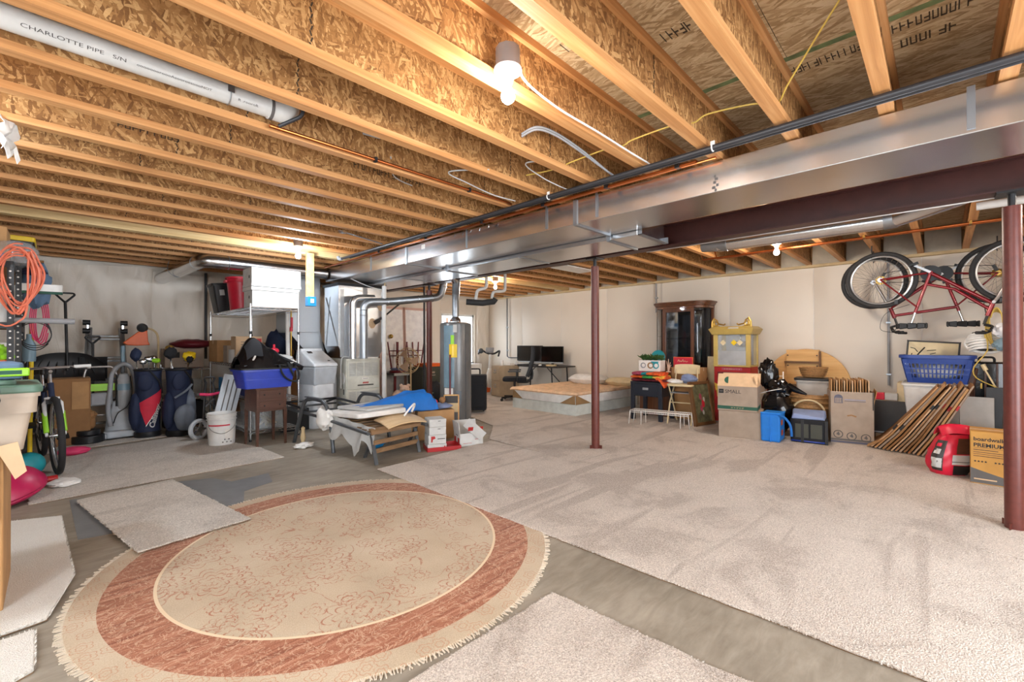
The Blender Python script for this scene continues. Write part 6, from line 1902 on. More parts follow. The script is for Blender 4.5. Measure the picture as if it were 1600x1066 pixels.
for k in range(3):
    a = 2*PI*k/3
    P('blade', MB().grid(lambda u, v, a=a: ((0.03+0.17*u)*math.cos(a+0.9*(v-0.5)), 0.01+0.05*(v-0.5), 0.86+(0.03+0.17*u)*math.sin(a+0.9*(v-0.5))), 5, 6, 0.003), 'teddy', fn)
P('motor', MB().cyl((0, 0.03, 0.86), (0, 0.17, 0.86), 0.06, 0.05), 'sill_wood', fn)
P('stand', MB().cyl((0, 0.12, 0.04), (0, 0.12, 0.84), 0.014), 'sill_wood', fn)
P('base', MB().lathe([(0, 0), (0.19, 0), (0.18, 0.02), (0.03, 0.045), (0, 0.045)], (0, 0.12, 0), 28), 'sill_wood', fn)
def file_cabinet(name, label, loc, rz, w, d, h, mat, drawers=2):
    t = T(name, label, 'cabinet', loc, rz)
    P('body', MB().box(-w/2, w/2, -d/2, d/2, 0.02, h), mat, t, bev=0.004)
    dh = (h-0.06)/drawers
    for k in range(drawers):
        z0 = 0.04+k*dh
        dr = P('drawer', MB().box(-w/2+0.015, w/2-0.015, -d/2-0.014, -d/2, z0+0.008, z0+dh-0.008), mat, t, bev=0.005)
        P('handle', MB().cbox((0, -d/2-0.024, z0+dh*0.58), (0.09, 0.016, 0.022)), 'chrome', dr, bev=0.004)
        P('label_holder', MB().cbox((0, -d/2-0.016, z0+dh*0.74), (0.08, 0.005, 0.035)), 'chrome', dr)
    return t
file_cabinet('file_cabinet', 'dark olive file cabinet between the iron pipe and the red post', (5.18, 7.45, 0), 0, 0.48, 0.5, 0.72, 'olive_plastic')
S('orange_box', 'flat orange box on the dark olive file cabinet', 'box', MB().box(5.02, 5.42, 7.25, 7.6, 0.722, 0.79), 'orange', bev=0.006)
S('black_bag', 'black bag slumped in front of the dark olive cabinet', 'bag', lump((5.08, 7.0, 0.23), (0.36, 0.3, 0.46), 81, 0.12), 'black_fabric')
td = T('teddy_bear', 'pale plush toy seated on a dark crate behind the lounge', 'plush toy', (4.02, 6.55, 0.24), -40)
P('body', lump((0, 0, 0.06), (0.22, 0.18, 0.20), 90, 0.1), 'teddy', td)
P('head', lump((0.10, 0, 0.17), (0.17, 0.15, 0.15), 91, 0.1), 'teddy', td)
for s in (-1, 1):
    P('ear', MB().ball((0.10+s*0.06, 0.01, 0.235), (0.03, 0.02, 0.03), 12, 8), 'teddy', td)
    P('leg', lump((s*0.09, -0.09, 0.02), (0.08, 0.16, 0.08), 92, 0.1), 'teddy', td)
P('muzzle', MB().ball((0.10, -0.075, 0.155), (0.035, 0.025, 0.028), 12, 8), 'kraft_grey', td)
S('dark_crate', 'dark crate under the plush toy behind the white pipe', 'crate', MB().box(3.8, 4.3, 6.4, 6.8, 0, 0.22), 'dark_panel', bev=0.01)
S('clear_case', 'clear blue plastic case with a green rim behind the blue jacket', 'case', MB().box(3.98, 4.30, 6.02, 6.22, 0.0, 0.36), 'clear_plastic', bev=0.01)
S('case_lid', 'pale green lid on the clear plastic case', 'lid', MB().box(3.96, 4.34, 6.0, 6.24, 0.361, 0.375), 'green_lid', bev=0.004)
sc = T('suitcase', 'black upright rolling suitcase right of the water heater', 'suitcase', (5.0, 5.75, 0), -45)
P('shell', rbox(0.42, 0.26, 0.60, 0.05, z0=0.05), 'black_fabric', sc, bev=0.02)
P('pocket', rbox(0.34, 0.04, 0.40, 0.015, z0=0.10).move((0, -0.14, 0)), 'black_fabric', sc, bev=0.01)
P('handle', MB().tube(fillet([(-0.09, 0.1, 0.63), (-0.09, 0.1, 0.74), (0.09, 0.1, 0.74), (0.09, 0.1, 0.63)], 0.03), 0.012, 8), 'black_plastic', sc)
for s in (-1, 1):
    P('wheel', MB().cyl((s*0.17, 0.1, 0.03), (s*0.14, 0.1, 0.03), 0.03, n=14), 'rubber', sc)
sl = T('small_bench', 'pale bench with wooden legs and a white cover below the window', 'bench', (6.78, 8.0, 0))
P('cover', rbox(0.55, 0.34, 0.34, 0.03, z0=0.36), 'white_paint', sl, bev=0.01)
for x in (-0.22, 0.22):
    for y in (-0.12, 0.12):
        P('leg', MB().cyl((x, y, 0.37), (x*1.2, y*1.2, 0.0), 0.022, n=10), 'pale_wood', sl)
P('stretcher', MB().cyl((-0.25, -0.13, 0.12), (0.25, -0.13, 0.12), 0.013, n=8), 'pale_wood', sl)
S('flower_pot', 'small terracotta pot at the foot of the corner blanket', 'pot', MB().lathe([(0, 0), (0.06, 0), (0.08, 0.12), (0.07, 0.12), (0, 0.1)], (7.25, 7.85, 0), 20), 'orange')
S('flat_box', 'dark flat box lying on the window sill', 'box', MB().box(6.92, 7.25, 8.40, 8.47, 0.661, 0.72), 'grey_pipe', bev=0.006)
# ------------------------------------------------------------------ desk corner
fc = file_cabinet('file_cabinet', 'tan two drawer file cabinet at the end of the desk', (7.02, 7.02, 0), -98, 0.34, 0.52, 0.69, 'tan_metal')
S('paper_cup', 'white cup standing on the tan file cabinet', 'cup', MB().lathe([(0, 0), (0.03, 0), (0.036, 0.11), (0.031, 0.11), (0.026, 0.01), (0, 0.01)], (6.95, 7.05, 0.691), 18), 'white_paint')
S('paper_stack', 'white stack of papers lying on the tan file cabinet', 'papers', MB().box(7.05, 7.2, 6.9, 7.12, 0.691, 0.73), 'white_paint', bev=0.002)
S('white_mug', 'white mug on the desk left of the monitors', 'mug', MB().lathe([(0, 0), (0.04, 0), (0.04, 0.09), (0.034, 0.09), (0.034, 0.01), (0, 0.01)], (7.35, 6.98, 0.695), 18), 'white_plastic')
ds = T('desk', 'dark folding table with slanted metal legs as a desk', 'desk', (7.55, 6.42, 0), -90)
P('table_top', MB().box(-0.72, 0.72, -0.34, 0.30, 0.665, 0.692), 'dark_panel', ds, bev=0.004)
for s in (-1, 1):
    P('leg', MB().tube(fillet([(s*0.52, -0.28, 0.66), (s*0.56, -0.28, 0.0), (s*0.56, 0.25, 0.0), (s*0.52, 0.25, 0.66)], 0.03), 0.014, 8), 'black_metal', ds)
    P('brace', MB().cyl((s*0.54, 0.0, 0.33), (s*0.15, 0.0, 0.66), 0.010, n=8), 'black_metal', ds)
    P('leg_bar', MB().cyl((s*0.54, -0.28, 0.33), (s*0.54, 0.25, 0.33), 0.010, n=8), 'black_metal', ds)
def monitor(label, x, y, rz, w, h):
    t = T('monitor', label, 'monitor', (x, y, 0.693), rz)
    P('bezel', MB().box(-w/2, w/2, 0, 0.03, 0.06, 0.06+h), 'black_plastic', t, bev=0.004)
    P('screen', MB().box(-w/2+0.008, w/2-0.008, -0.002, 0.0, 0.075, 0.052+h), 'screen_black', t)
    P('chin', MB().box(-w/2, w/2, -0.003, 0.0, 0.055, 0.075), 'soft_grey_dark', t)
    P('neck', MB().box(-0.03, 0.03, 0.02, 0.05, 0.01, 0.2), 'black_plastic', t)
    P('stand_foot', rbox(0.24, 0.17, 0.012, 0.03).move((0, 0.02, 0)), 'black_plastic', t)
    return t
monitor('larger black monitor on the left of the desk', 7.60, 6.82, -92, 0.80, 0.375)
monitor('smaller black monitor on the right of the desk', 7.56, 6.12, -82, 0.56, 0.36)
S('keyboard', 'dark keyboard on the desk in front of the larger monitor', 'keyboard', MB().box(7.28, 7.42, 6.5, 6.9, 0.693, 0.71), 'black_plastic', bev=0.004)
S('desk_clutter', 'small beige box and cables on the desk under the right monitor', 'box', MB().box(7.30, 7.42, 5.88, 6.08, 0.693, 0.725), 'sill_wood', bev=0.005)
S('desk_clutter', 'white rounded mouse on the desk', 'mouse', MB().ball((7.35, 6.28, 0.705), (0.05, 0.03, 0.02), 14, 8), 'white_plastic')
S('paper_bin', 'black round bin under the right end of the desk', 'bin', MB().lathe([(0, 0), (0.11, 0), (0.13, 0.3), (0.12, 0.3), (0.10, 0.02), (0, 0.02)], (7.62, 5.80, 0.014), 24), 'black_plastic')
oc = T('office_chair', 'black office chair with a tall mesh back turned to the left', 'office chair', (6.55, 6.28, 0.013), -138)
P('seat', rbox(0.48, 0.48, 0.08, 0.10, z0=0.40), 'black_fabric', oc, bev=0.025)
P('backrest', MB().grid(lambda u, v: ((u-0.5)*(0.46-0.08*v), 0.27+0.05*math.sin(v*2.6)+0.09*v-0.05*(1-(2*u-1)**2), 0.50+0.60*v), 10, 12, 0.035), 'black_fabric', oc)
P('back_support', MB().tube(fillet([(0, 0.05, 0.38), (0, 0.30, 0.38), (0, 0.36, 0.52), (0, 0.34, 0.70)], 0.08), 0.026, 10), 'black_plastic', oc)
P('back_shell', MB().grid(lambda u, v: ((u-0.5)*0.3, 0.345+0.02*math.sin(v*3), 0.45+0.2*v), 6, 6, 0.02), 'black_plastic', oc)
for s in (-1, 1):
    P('armrest', MB().tube(fillet([(s*0.22, 0.05, 0.42), (s*0.29, 0.05, 0.46), (s*0.29, 0.05, 0.60)], 0.04), 0.015, 8).cbox((s*0.29, 0.0, 0.61), (0.07, 0.25, 0.025)), 'black_plastic', oc)
P('gas_lift', MB().cyl((0, 0, 0.08), (0, 0, 0.40), 0.025), 'black_metal', oc)
for k in range(5):
    a = R(72*k+10)
    sp_ = P('star_leg', MB().bar((0, 0, 0.09), (0.29*math.cos(a), 0.29*math.sin(a), 0.07), 0.04, 0.03), 'black_plastic', oc)
    P('caster', MB().cyl((0.29*math.cos(a)-0.015, 0.29*math.sin(a), 0.03), (0.29*math.cos(a)+0.015, 0.29*math.sin(a), 0.03), 0.03, n=14), 'rubber', sp_)
ex = T('exercise_bike', 'white exercise machine with dark handlebars in the far corner', 'exercise machine', (7.30, 7.82, 0), -60)
P('mast', MB().tube([(0, 0, 0.05), (0.0, 0.0, 0.55), (0.02, -0.04, 0.92)], [0.045, 0.04, 0.03], 12), 'white_plastic', ex)
P('floor_bar', MB().bar((-0.25, 0, 0.03), (0.25, 0, 0.03), 0.08, 0.05), 'white_plastic', ex, bev=0.01)
P('shroud', lump((0, 0.10, 0.36), (0.20, 0.5, 0.56), 95, 0.1), 'cloth_white', ex)
P('handlebar', rod([(-0.26, -0.10, 0.93), (-0.24, 0.02, 1.02), (-0.10, 0.0, 0.96), (0.0, -0.03, 0.93), (0.12, 0.0, 0.94), (0.24, -0.02, 1.0), (0.25, -0.14, 0.88)], 0.022, 8), 'black_plastic', ex)
P('console', MB().cbox((0.0, -0.02, 1.02), (0.2, 0.06, 0.13), (-25, 0, 0)), 'grey_pipe', ex, bev=0.02)
P('pad', lump((-0.22, -0.04, 1.0), (0.14, 0.12, 0.12), 96, 0.12), 'grey_frame', ex)
# bed
bd = T('bed', 'low double bed on the floor with a quilted tan top and white sides', 'bed', (6.76, 4.90, 0.013), -92)
w, d = 1.45, 1.88
P('base', MB().box(-w/2, w/2, -d/2, d/2, 0, 0.175), 'satin_grey', bd, bev=0.006)
P('box_spring', rbox(w-0.01, d-0.01, 0.165, 0.04, z0=0.176), 'mattress_side', bd, bev=0.01)
P('quilted_top', MB().grid(lambda u, v: (-w/2-0.03+(w+0.06)*u, -d/2-0.04+(d+0.06)*v, 0.372+0.012*math.sin(u*40)*math.sin(v*46)*min(1, 12*min(u, 1-u, v, 1-v))-(0.03 if min(u, 1-u, v, 1-v) < 0.01 else 0)), 60, 60, 0.03), 'mattress_top', bd)
for a, b, c in (((-0.70, -d/2-0.001, 0.335), (-0.715, -d/2-0.001, 0.185), (-0.47, -d/2-0.001, 0.18)), ((0.715, -d/2-0.001, 0.335), (0.715, -d/2-0.001, 0.18), (0.40, -d/2-0.001, 0.18))):
    P('corner_patch', MB().prism([a, b, c], (0, -0.006, 0)), 'bed_brown', bd)
P('corner_patch', MB().prism([(w/2-0.004, -d/2+0.01, 0.335), (w/2-0.004, -d/2+0.01, 0.18), (w/2-0.004, -d/2+0.40, 0.18)], (0.008, 0, 0)), 'bed_brown', bd)
def pillow(label, loc, rz, w, d, h, mat, seed):
    def fn(u, v, sgn):
        e = (max(0, 1-(2*u-1)**4)*max(0, 1-(2*v-1)**4))**0.6
        return (w*(u-0.5)*(1-0.06*(2*v-1)**2), d*(v-0.5)*(1-0.06*(2*u-1)**2), sgn*h/2*e+0.012*mnoise.noise(Vector((u*5, v*5, seed))))
    mb = MB().grid(lambda u, v: fn(u, v, 1), 16, 12).grid(lambda u, v: fn(u, v, -1), 16, 12)
    return S('pillow', label, 'pillow', mb, mat, loc, rz)
pillow('plump white pillow at the head of the bed', (7.34, 5.02, 0.475), -88, 0.74, 0.44, 0.20, 'cloth_white', 1)
pillow('crumpled patterned cream pillow at the right of the bed head', (7.45, 4.32, 0.455), -84, 0.62, 0.36, 0.16, 'cream', 4)
for x, y, z0, z1, lab in ((7.84, 7.77, 0.86, 2.3, 'dark conduit running down the right wall to the desk'), (7.84, 3.84, 1.75, 2.3, 'short grey conduit on the right wall above the curio cabinet'), (7.84, 0.52, 0.6, 2.3, 'grey conduit running down the right wall between table and basket')):
    t = T('conduit', lab, 'conduit', (x, y, 0))
    P('pipe_body', MB().cyl((0, 0, z0), (0, 0, z1), 0.014, n=10), 'grey_frame' if y > 5 else 'grey_pipe', t)
    for z in (z0+0.15, (z0+z1)/2):
        P('clip', MB().box(-0.016, 0.03, -0.025, 0.025, z-0.01, z+0.01), 'galvanised_dull', t)
    if y > 5:
        P('pipe_bend', MB().tube([(0, 0, z0), (0, -0.05, z0-0.03), (0, -0.35, z0-0.03)], 0.012, 8), 'grey_frame', t)
# ------------------------------------------------------------------ along the right wall
# dark side table, blankets, planter
nt = T('side_table', 'dark navy wooden end table with a metal label on its apron', 'table', (6.44, 3.22, 0.013), -88)
w, d = 0.50, 0.48
P('top', MB().box(-w/2, w/2, -d/2, d/2, 0.555, 0.58), 'navy_paint', nt, bev=0.004)
P('apron', MB().box(-w/2+0.02, w/2-0.02, -d/2+0.015, d/2-0.015, 0.36, 0.555), 'navy_paint', nt, bev=0.003)
P('drawer', MB().box(-w/2+0.065, w/2-0.065, -d/2+0.004, -d/2+0.016, 0.375, 0.54), 'navy_paint', nt, bev=0.004)
P('label_plate', MB().box(-0.05, 0.04, -d/2-0.002, -d/2+0.004, 0.46, 0.495), 'grey_pipe', nt, bev=0.002)
for sx in (-1, 1):
    for sy in (-1, 1):
        P('leg', MB().cbox((sx*(w/2-0.03), sy*(d/2-0.03), 0.278), (0.055, 0.055, 0.556)), 'navy_paint', nt, bev=0.004)
def folded(label, loc, rz, w, d, h, mat, seed, group=None):
    def fn(u, v):
        th = 2*PI*v
        rx = abs(math.cos(th))**0.5*(1 if math.cos(th) > 0 else -1)
        rzz = abs(math.sin(th))**0.7*(1 if math.sin(th) > 0 else -1)
        n = 0.012*mnoise.noise(Vector((u*5, v*6, seed)))
        return (w*(u-0.5), d/2*rx*(1+n*3), h/2+h/2*rzz+n)
    mb = MB().grid(fn, 14, 20)
    for u in (0, 1):
        ring = [fn(u, k/20) for k in range(20)]
        mb.add(ring, [tuple(range(20))])
    return S('folded_blanket', label, 'blanket', mb, mat, loc, rz, group)
bl = ((0, 0, 'print_maroon', 0.50, 0.045, 'dark maroon folded blanket at the bottom of the pile'), (0.0, 0.045, 'print_green', 0.47, 0.04, 'green patterned folded blanket in the middle of the pile'),
      (0.0, 0.085, 'print_orange', 0.45, 0.05, 'orange folded blanket on top of the pile'))
folded('maroon spotted blanket at the bottom of the pile on the navy table', (6.44, 3.20, 0.594), -88, 0.54, 0.42, 0.045, 'print_maroon', 1)
folded('orange blanket second from the bottom at the left of the pile', (6.42, 3.38, 0.642), -88, 0.20, 0.40, 0.04, 'orange', 2)
folded('bright green patterned blanket showing in the middle of the pile', (6.42, 3.20, 0.642), -88, 0.17, 0.40, 0.04, 'print_green', 3)
folded('yellow blanket fold in the pile beside the green one', (6.42, 3.06, 0.642), -88, 0.12, 0.40, 0.04, 'print_yellow', 4)
folded('rose coloured blanket at the top left of the pile', (6.44, 3.40, 0.685), -88, 0.16, 0.36, 0.05, 'print_rose', 5)
folded('teal cloth fold between rose and orange blankets', (6.44, 3.28, 0.685), -88, 0.09, 0.36, 0.045, 'teal', 6)
folded('orange red blanket at the top of the pile', (6.44, 3.14, 0.685), -88, 0.20, 0.36, 0.05, 'print_orange', 7)
S('folded_blanket', 'orange and white dotted blanket end draped at the right of the pile', 'blanket', MB().grid(lambda u, v: (6.20+0.35*v, 3.06-0.16*u, 0.70-0.10*u*u+0.02*math.sin(v*9+u*4)-0.05*(1-v)), 12, 12, 0.03), 'print_orange')
pn = T('planter', 'white planter box with round cut-outs holding green succulents', 'planter', (6.62, 3.32, 0.737), -88)
P('planter_box', hollow(0.36, 0.2, 0.17, 0.012, 0.98, 0.01), 'white_paint', pn)
for x, r, mt in ((-0.10, 0.045, 'grey_pipe'), (0.02, 0.05, 'wicker'), (0.11, 0.05, 'teal')):
    P('round_print', MB().cyl((x, -0.099, 0.09), (x, -0.1015, 0.09), r, n=22), mt, pn)
    P('round_print', MB().cyl((x+0.005, -0.1015, 0.09), (x+0.005, -0.1025, 0.09), r*0.62, n=20), 'white_paint', pn)
P('teal_patch', MB().box(0.03, 0.15, -0.1008, -0.098, 0.115, 0.155), 'teal', pn)
rl = random.Random(9)
for k in range(34):
    cx, cy = rl.uniform(-0.16, 0.16), rl.uniform(-0.08, 0.08)
    m = MB()
    for q in range(9):
        a = 2*PI*q/9+rl.random()
        ti = rl.uniform(0.5, 1.1)
        l_ = rl.uniform(0.045, 0.085)
        e = Vector((cx+l_*math.cos(a)*math.cos(ti), cy+l_*math.sin(a)*math.cos(ti), 0.17+0.02*(k % 3)+l_*math.sin(ti)))
        b0 = Vector((cx, cy, 0.165+0.02*(k % 3)))
        mid = b0.lerp(e, 0.55)
        s_ = Vector((-math.sin(a), math.cos(a), 0))*0.016
        m.add([b0, mid+s_, e, mid-s_, mid+Vector((0, 0, -0.006))], [(0, 1, 2), (0, 2, 3), (0, 4, 1), (1, 4, 2), (2, 4, 3), (3, 4, 0)])
    P('succulent', m, 'leaf_green', pn)
S('teal_plate', 'round teal plate standing upright behind the succulents', 'plate', MB().lathe([(0, 0), (0.10, 0.0), (0.135, 0.02), (0.13, 0.024), (0.09, 0.008), (0, 0.008)], (6.80, 3.30, 0.93), 30, (-1, 0.1, 0.2)), 'teal')
S('plate_stand', 'dark low stool behind the navy table holding the teal plate', 'stand', MB().box(6.74, 6.95, 3.05, 3.6, 0.013, 0.795), 'oak_dark', bev=0.01)
hand = T('jewellery_stand', 'pale branching ornament stand right of the planter', 'ornament', (6.52, 3.0, 0.737))
for q, (dx, dz) in enumerate(((-0.03, 0.17), (0.0, 0.20), (0.03, 0.15), (0.045, 0.11))):
    P('branch', MB().tube([(0, 0, 0), (0, -dx*0.4, 0.08), (0, -dx, dz)], [0.01, 0.008, 0.004], 8), 'teddy', hand)
P('base', MB().lathe([(0, -0.001), (0.04, -0.001), (0.03, 0.012), (0, 0.014)], n=18), 'teddy', hand)
sg = T('wall_sign', 'small coral red sign with white script behind the cream chair', 'sign', (6.86, 2.92, 0.80), -85)
P('board', MB().box(-0.15, 0.15, 0, 0.02, 0, 0.16), 'orange', sg, bev=0.003)
P('board_face', MB().box(-0.14, 0.14, -0.003, 0, 0.01, 0.15), 'red_fabric', sg)
P('script_lettering', rod([(-0.08, -0.004, 0.085), (-0.065, -0.004, 0.115), (-0.05, -0.004, 0.085), (-0.035, -0.004, 0.10), (-0.02, -0.004, 0.085), (0.0, -0.004, 0.12), (0.01, -0.004, 0.085), (0.03, -0.004, 0.10), (0.05, -0.004, 0.085), (0.075, -0.004, 0.095)], 0.004, 5), 'kraft_pale', sg)
carton('carton', 'brown carton behind the cream chair carrying the coral sign', (6.92, 2.86, 0.013), -88, 0.46, 0.34, 0.785, 'kraft')
# cream folding chair
ch = T('folding_chair', 'cream metal folding chair with a curved back in front of the carton', 'chair', (6.36, 2.72, 0.013), -84)
P('seat', rbox(0.36, 0.34, 0.03, 0.05, z0=0.545), 'cream', ch, bev=0.008)
P('backrest', MB().grid(lambda u, v: ((u-0.5)*0.36, 0.20+0.03*math.cos((u-0.5)*2.4)+0.02*v, 0.70+0.15*v-0.015*abs(2*u-1)**3*(1 if v > .5 else -1)), 12, 6, 0.022), 'cream', ch)
for s in (-1, 1):
    P('leg', MB().tube([(s*0.165, -0.16, 0.0), (s*0.165, -0.04, 0.30), (s*0.16, 0.20, 0.60), (s*0.15, 0.215, 0.78)], 0.010, 8), 'cream', ch)
    P('leg', MB().tube([(s*0.15, 0.22, 0.0), (s*0.15, 0.04, 0.30), (s*0.155, -0.12, 0.55)], 0.010, 8), 'cream', ch)
P('stretcher', MB().cyl((-0.165, -0.04, 0.30), (0.165, -0.04, 0.30), 0.009, n=8), 'cream', ch)
P('under_shelf', MB().box(-0.15, 0.15, -0.10, 0.12, 0.44, 0.45), 'grey_pipe', ch)
S('white_garment', 'rolled white garment lying on the cream chair seat', 'clothes', lump((6.34, 2.82, 0.615), (0.14, 0.24, 0.07), 101, 0.25), 'cloth_white')
S('blue_garment', 'blue patterned garment bundle at the back of the cream chair', 'clothes', lump((6.46, 2.66, 0.65), (0.12, 0.24, 0.15), 102, 0.3), 'cloth_peri')
# white wire shoe rack
wr_ = T('shoe_rack', 'low white wire rack standing on the carpet before the navy table', 'rack', (5.985, 2.88, 0.013), -80)
for y in (-0.10, 0.10):
    P('rail', MB().cyl((-0.40, y, 0.195), (0.40, y, 0.195), 0.006, n=8), 'white_wire', wr_)
    P('rail', MB().cyl((-0.40, y, 0.17), (0.40, y, 0.17), 0.004, n=8), 'white_wire', wr_)
for k in range(33):
    x = -0.40+0.8*k/32
    P('wire', MB().tube([(x, -0.102, 0.165), (x, -0.102, 0.198), (x, 0.102, 0.198), (x, 0.102, 0.165)], 0.003, 5), 'white_wire', wr_)
for x, dx in ((-0.40, -0.02), (-0.24, 0.0), (0.30, 0.0), (0.40, 0.02)):
    for y in (-0.10, 0.10):
        P('leg', MB().cyl((x, y, 0.195), (x+dx, y*1.1, 0.0), 0.0055, n=8), 'white_wire', wr_)
# leaning painting
pt = T('painting', 'framed dark painting with red flowers leaning edge-on beside the cartons', 'painting', (6.42, 2.40, 0.02), rot=(-10, 0, -14))
P('frame', MB().box(-0.22, 0.22, 0.0, 0.045, 0, 0.045).box(-0.22, 0.22, 0.0, 0.045, 0.575, 0.62).box(-0.22, -0.175, 0, 0.045, 0, 0.62).box(0.175, 0.22, 0, 0.045, 0, 0.62), 'frame_brown', pt, bev=0.005)
P('canvas', MB().box(-0.178, 0.178, 0.012, 0.03, 0.043, 0.578), 'painting', pt)
for k, (x, z, r, mt) in enumerate(((-0.02, 0.40, 0.035, 'print_rose'), (0.02, 0.30, 0.04, 'red_fabric'), (-0.03, 0.24, 0.035, 'print_rose'), (0.0, 0.18, 0.025, 'cloth_grey'), (0.05, 0.36, 0.025, 'cloth_grey'))):
    P('painted_flower', MB().lathe([(0, 0.004), (r, 0.0)], (x, 0.0125, z), 9, (0, -1, 0), sy=1.6), mt, pt)
# curio cabinet
cu = T('curio_cabinet', 'tall dark wood curio cabinet with curved glass sides', 'cabinet', (7.52, 3.20, 0.013), -90)
cw = 0.46
def plan(n=8, s=1.0, r=0.20, dd=0.19):
    pts = [(-cw*s, dd), (-cw*s, 0.0)]
    for i in range(n+1):
        a = R(180+90*i/n)
        pts.append(((-cw+r)*s+r*s*math.cos(a), -0.0+r*s*math.sin(a)*1.0))
    for i in range(n+1):
        a = R(270+90*i/n)
        pts.append(((cw-r)*s+r*s*math.cos(a), r*s*math.sin(a)))
    pts += [(cw*s, 0.0), (cw*s, dd)]
    return pts
def slab(z0, z1, s=1.0, mat='oak_dark', name='slab', bev=0.006):
    return P(name, MB().prism([(x, y, z0) for x, y in plan(8, s)], (0, 0, z1-z0)), mat, cu, bev=bev)
slab(0, 0.14, 1.0, name='plinth')
slab(0.14, 0.17, 1.03, name='base_moulding')
for k, (z0, z1, s) in enumerate(((1.75, 1.79, 0.985), (1.79, 1.81, 1.03), (1.81, 1.835, 1.06), (1.835, 1.865, 1.10))):
    slab(z0, z1, s, name='cornice')
P('dark_back', MB().box(-cw+0.02, cw-0.02, 0.175, 0.18, 0.17, 1.75), 'cab_dark', cu)  # plain dark panel; the strips before it imitate reflections in the glass
P('reflection_strip', MB().box(-0.40, -0.06, 0.170, 0.175, 0.2, 1.74), 'mirror', cu)  # mirror strips laid out as the bright streaks of a reflection
P('reflection_strip', MB().box(0.12, 0.30, 0.170, 0.175, 0.2, 1.74), 'mirror', cu)
P('back_panel', MB().box(-cw, cw, 0.18, 0.19, 0.14, 1.79), 'oak_dark', cu)
for x in (-cw+0.02, cw-0.02):
    P('stile', MB().box(x-0.02, x+0.02, 0.14, 0.18, 0.17, 1.75), 'oak_dark', cu)
for x in (-0.24, 0.24):
    P('stile', MB().box(x-0.028, x+0.028, -0.205, -0.17, 0.17, 1.75), 'oak_dark', cu, bev=0.005)
P('door_rail', MB().box(-0.215, 0.215, -0.203, -0.175, 1.69, 1.75).box(-0.215, 0.215, -0.203, -0.175, 0.17, 0.23), 'oak_dark', cu, bev=0.004)
P('door_glass', MB().box(-0.215, 0.215, -0.19, -0.186, 0.23, 1.69), 'dark_glass', cu)
for s in (-1, 1):
    def gl(u, v, s=s):
        a = R(270+ s*4 + s*86*u)
        return (s*(cw-0.20)+0.195*math.cos(a), 0.195*math.sin(a), 0.17+1.58*v)
    P('curved_glass', MB().grid(gl, 10, 1, 0.004), 'dark_glass', cu)
for z in (0.55, 0.92, 1.28):
    P('glass_shelf', MB().prism([(x*0.95, y*0.9, z) for x, y in plan(6)], (0, 0, 0.006)), 'pane_glass', cu)
P('dark_streak', MB().box(-0.16, -0.02, 0.166, 0.172, 0.2, 1.74), 'cab_dark', cu)  # dark streaks put between the imitated reflections
P('dark_streak', MB().box(0.26, 0.34, 0.166, 0.172, 0.2, 1.74), 'cab_dark', cu)
# popcorn machine
pc = T('popcorn_machine', 'old style gold popcorn machine with a red base and scroll ornaments', 'popcorn machine', (7.10, 2.22, 0.013), -90)
P('cart_body', MB().box(-0.25, 0.25, -0.18, 0.20, 0.25, 0.82), 'red_paint', pc, bev=0.006)
P('cart_opening', MB().box(-0.20, 0.20, -0.186, -0.178, 0.30, 0.74), 'maroon', pc)
P('name_strip', MB().box(-0.14, 0.14, -0.185, -0.181, 0.765, 0.80), 'print_rose', pc)
marks(pc, -0.11, 0.11, 0.018, 16, 'kraft_pale', (0, -0.1855, 0.773), (90, 0, 0), 'lettering', 8)
for s in (-1, 1):
    P('cart_leg', MB().box(s*0.22-0.025, s*0.22+0.025, -0.17, 0.19, 0, 0.25), 'red_paint', pc)
P('floor_tray', MB().box(-0.255, 0.255, -0.2, 0.21, 0.815, 0.84), 'gold_paint', pc, bev=0.004)
for x in (-0.225, 0.225):
    for y in (-0.175, 0.18):
        P('corner_post', MB().box(x-0.03, x+0.03, y-0.018, y+0.018, 0.84, 1.29), 'gold_paint', pc, bev=0.003)
P('front_pane', MB().box(-0.195, 0.195, -0.178, -0.174, 1.05, 1.29), 'pane_glass', pc)
P('lower_panel', MB().box(-0.195, 0.195, -0.172, -0.168, 0.84, 1.05), 'alu', pc)
for y in (-1, 1):
    P('side_pane', MB().box(y*0.235-0.002, y*0.235+0.002, -0.155, 0.16, 0.84, 1.29), 'pane_glass', pc)
P('back_panel', MB().box(-0.2, 0.2, 0.17, 0.175, 0.84, 1.29), 'alu', pc)
P('kettle', MB().lathe([(0, 1.10), (0.06, 1.11), (0.09, 1.15), (0.09, 1.19), (0.0, 1.20)], (0.07, 0.0, 0), 22), 'chrome', pc)
P('kettle_arm', MB().tube([(0.07, 0, 1.19), (0.07, 0, 1.29)], 0.012), 'chrome', pc)
P('roof', MB().hexa([(-0.27, -0.21, 1.29), (0.27, -0.21, 1.29), (0.27, 0.21, 1.29), (-0.27, 0.21, 1.29), (-0.31, -0.25, 1.37), (0.31, -0.25, 1.37), (0.31, 0.23, 1.37), (-0.31, 0.23, 1.37)]), 'gold_paint', pc, bev=0.004)
P('roof_top', MB().hexa([(-0.31, -0.25, 1.37), (0.31, -0.25, 1.37), (0.31, 0.23, 1.37), (-0.31, 0.23, 1.37), (-0.26, -0.20, 1.41), (0.26, -0.20, 1.41), (0.26, 0.2, 1.41), (-0.26, 0.2, 1.41)]), 'gold_paint', pc, bev=0.004)
P('roof_label', MB().cbox((0.04, -0.236, 1.385), (0.14, 0.004, 0.025), (-45, 0, 0)), 'white_card', pc)
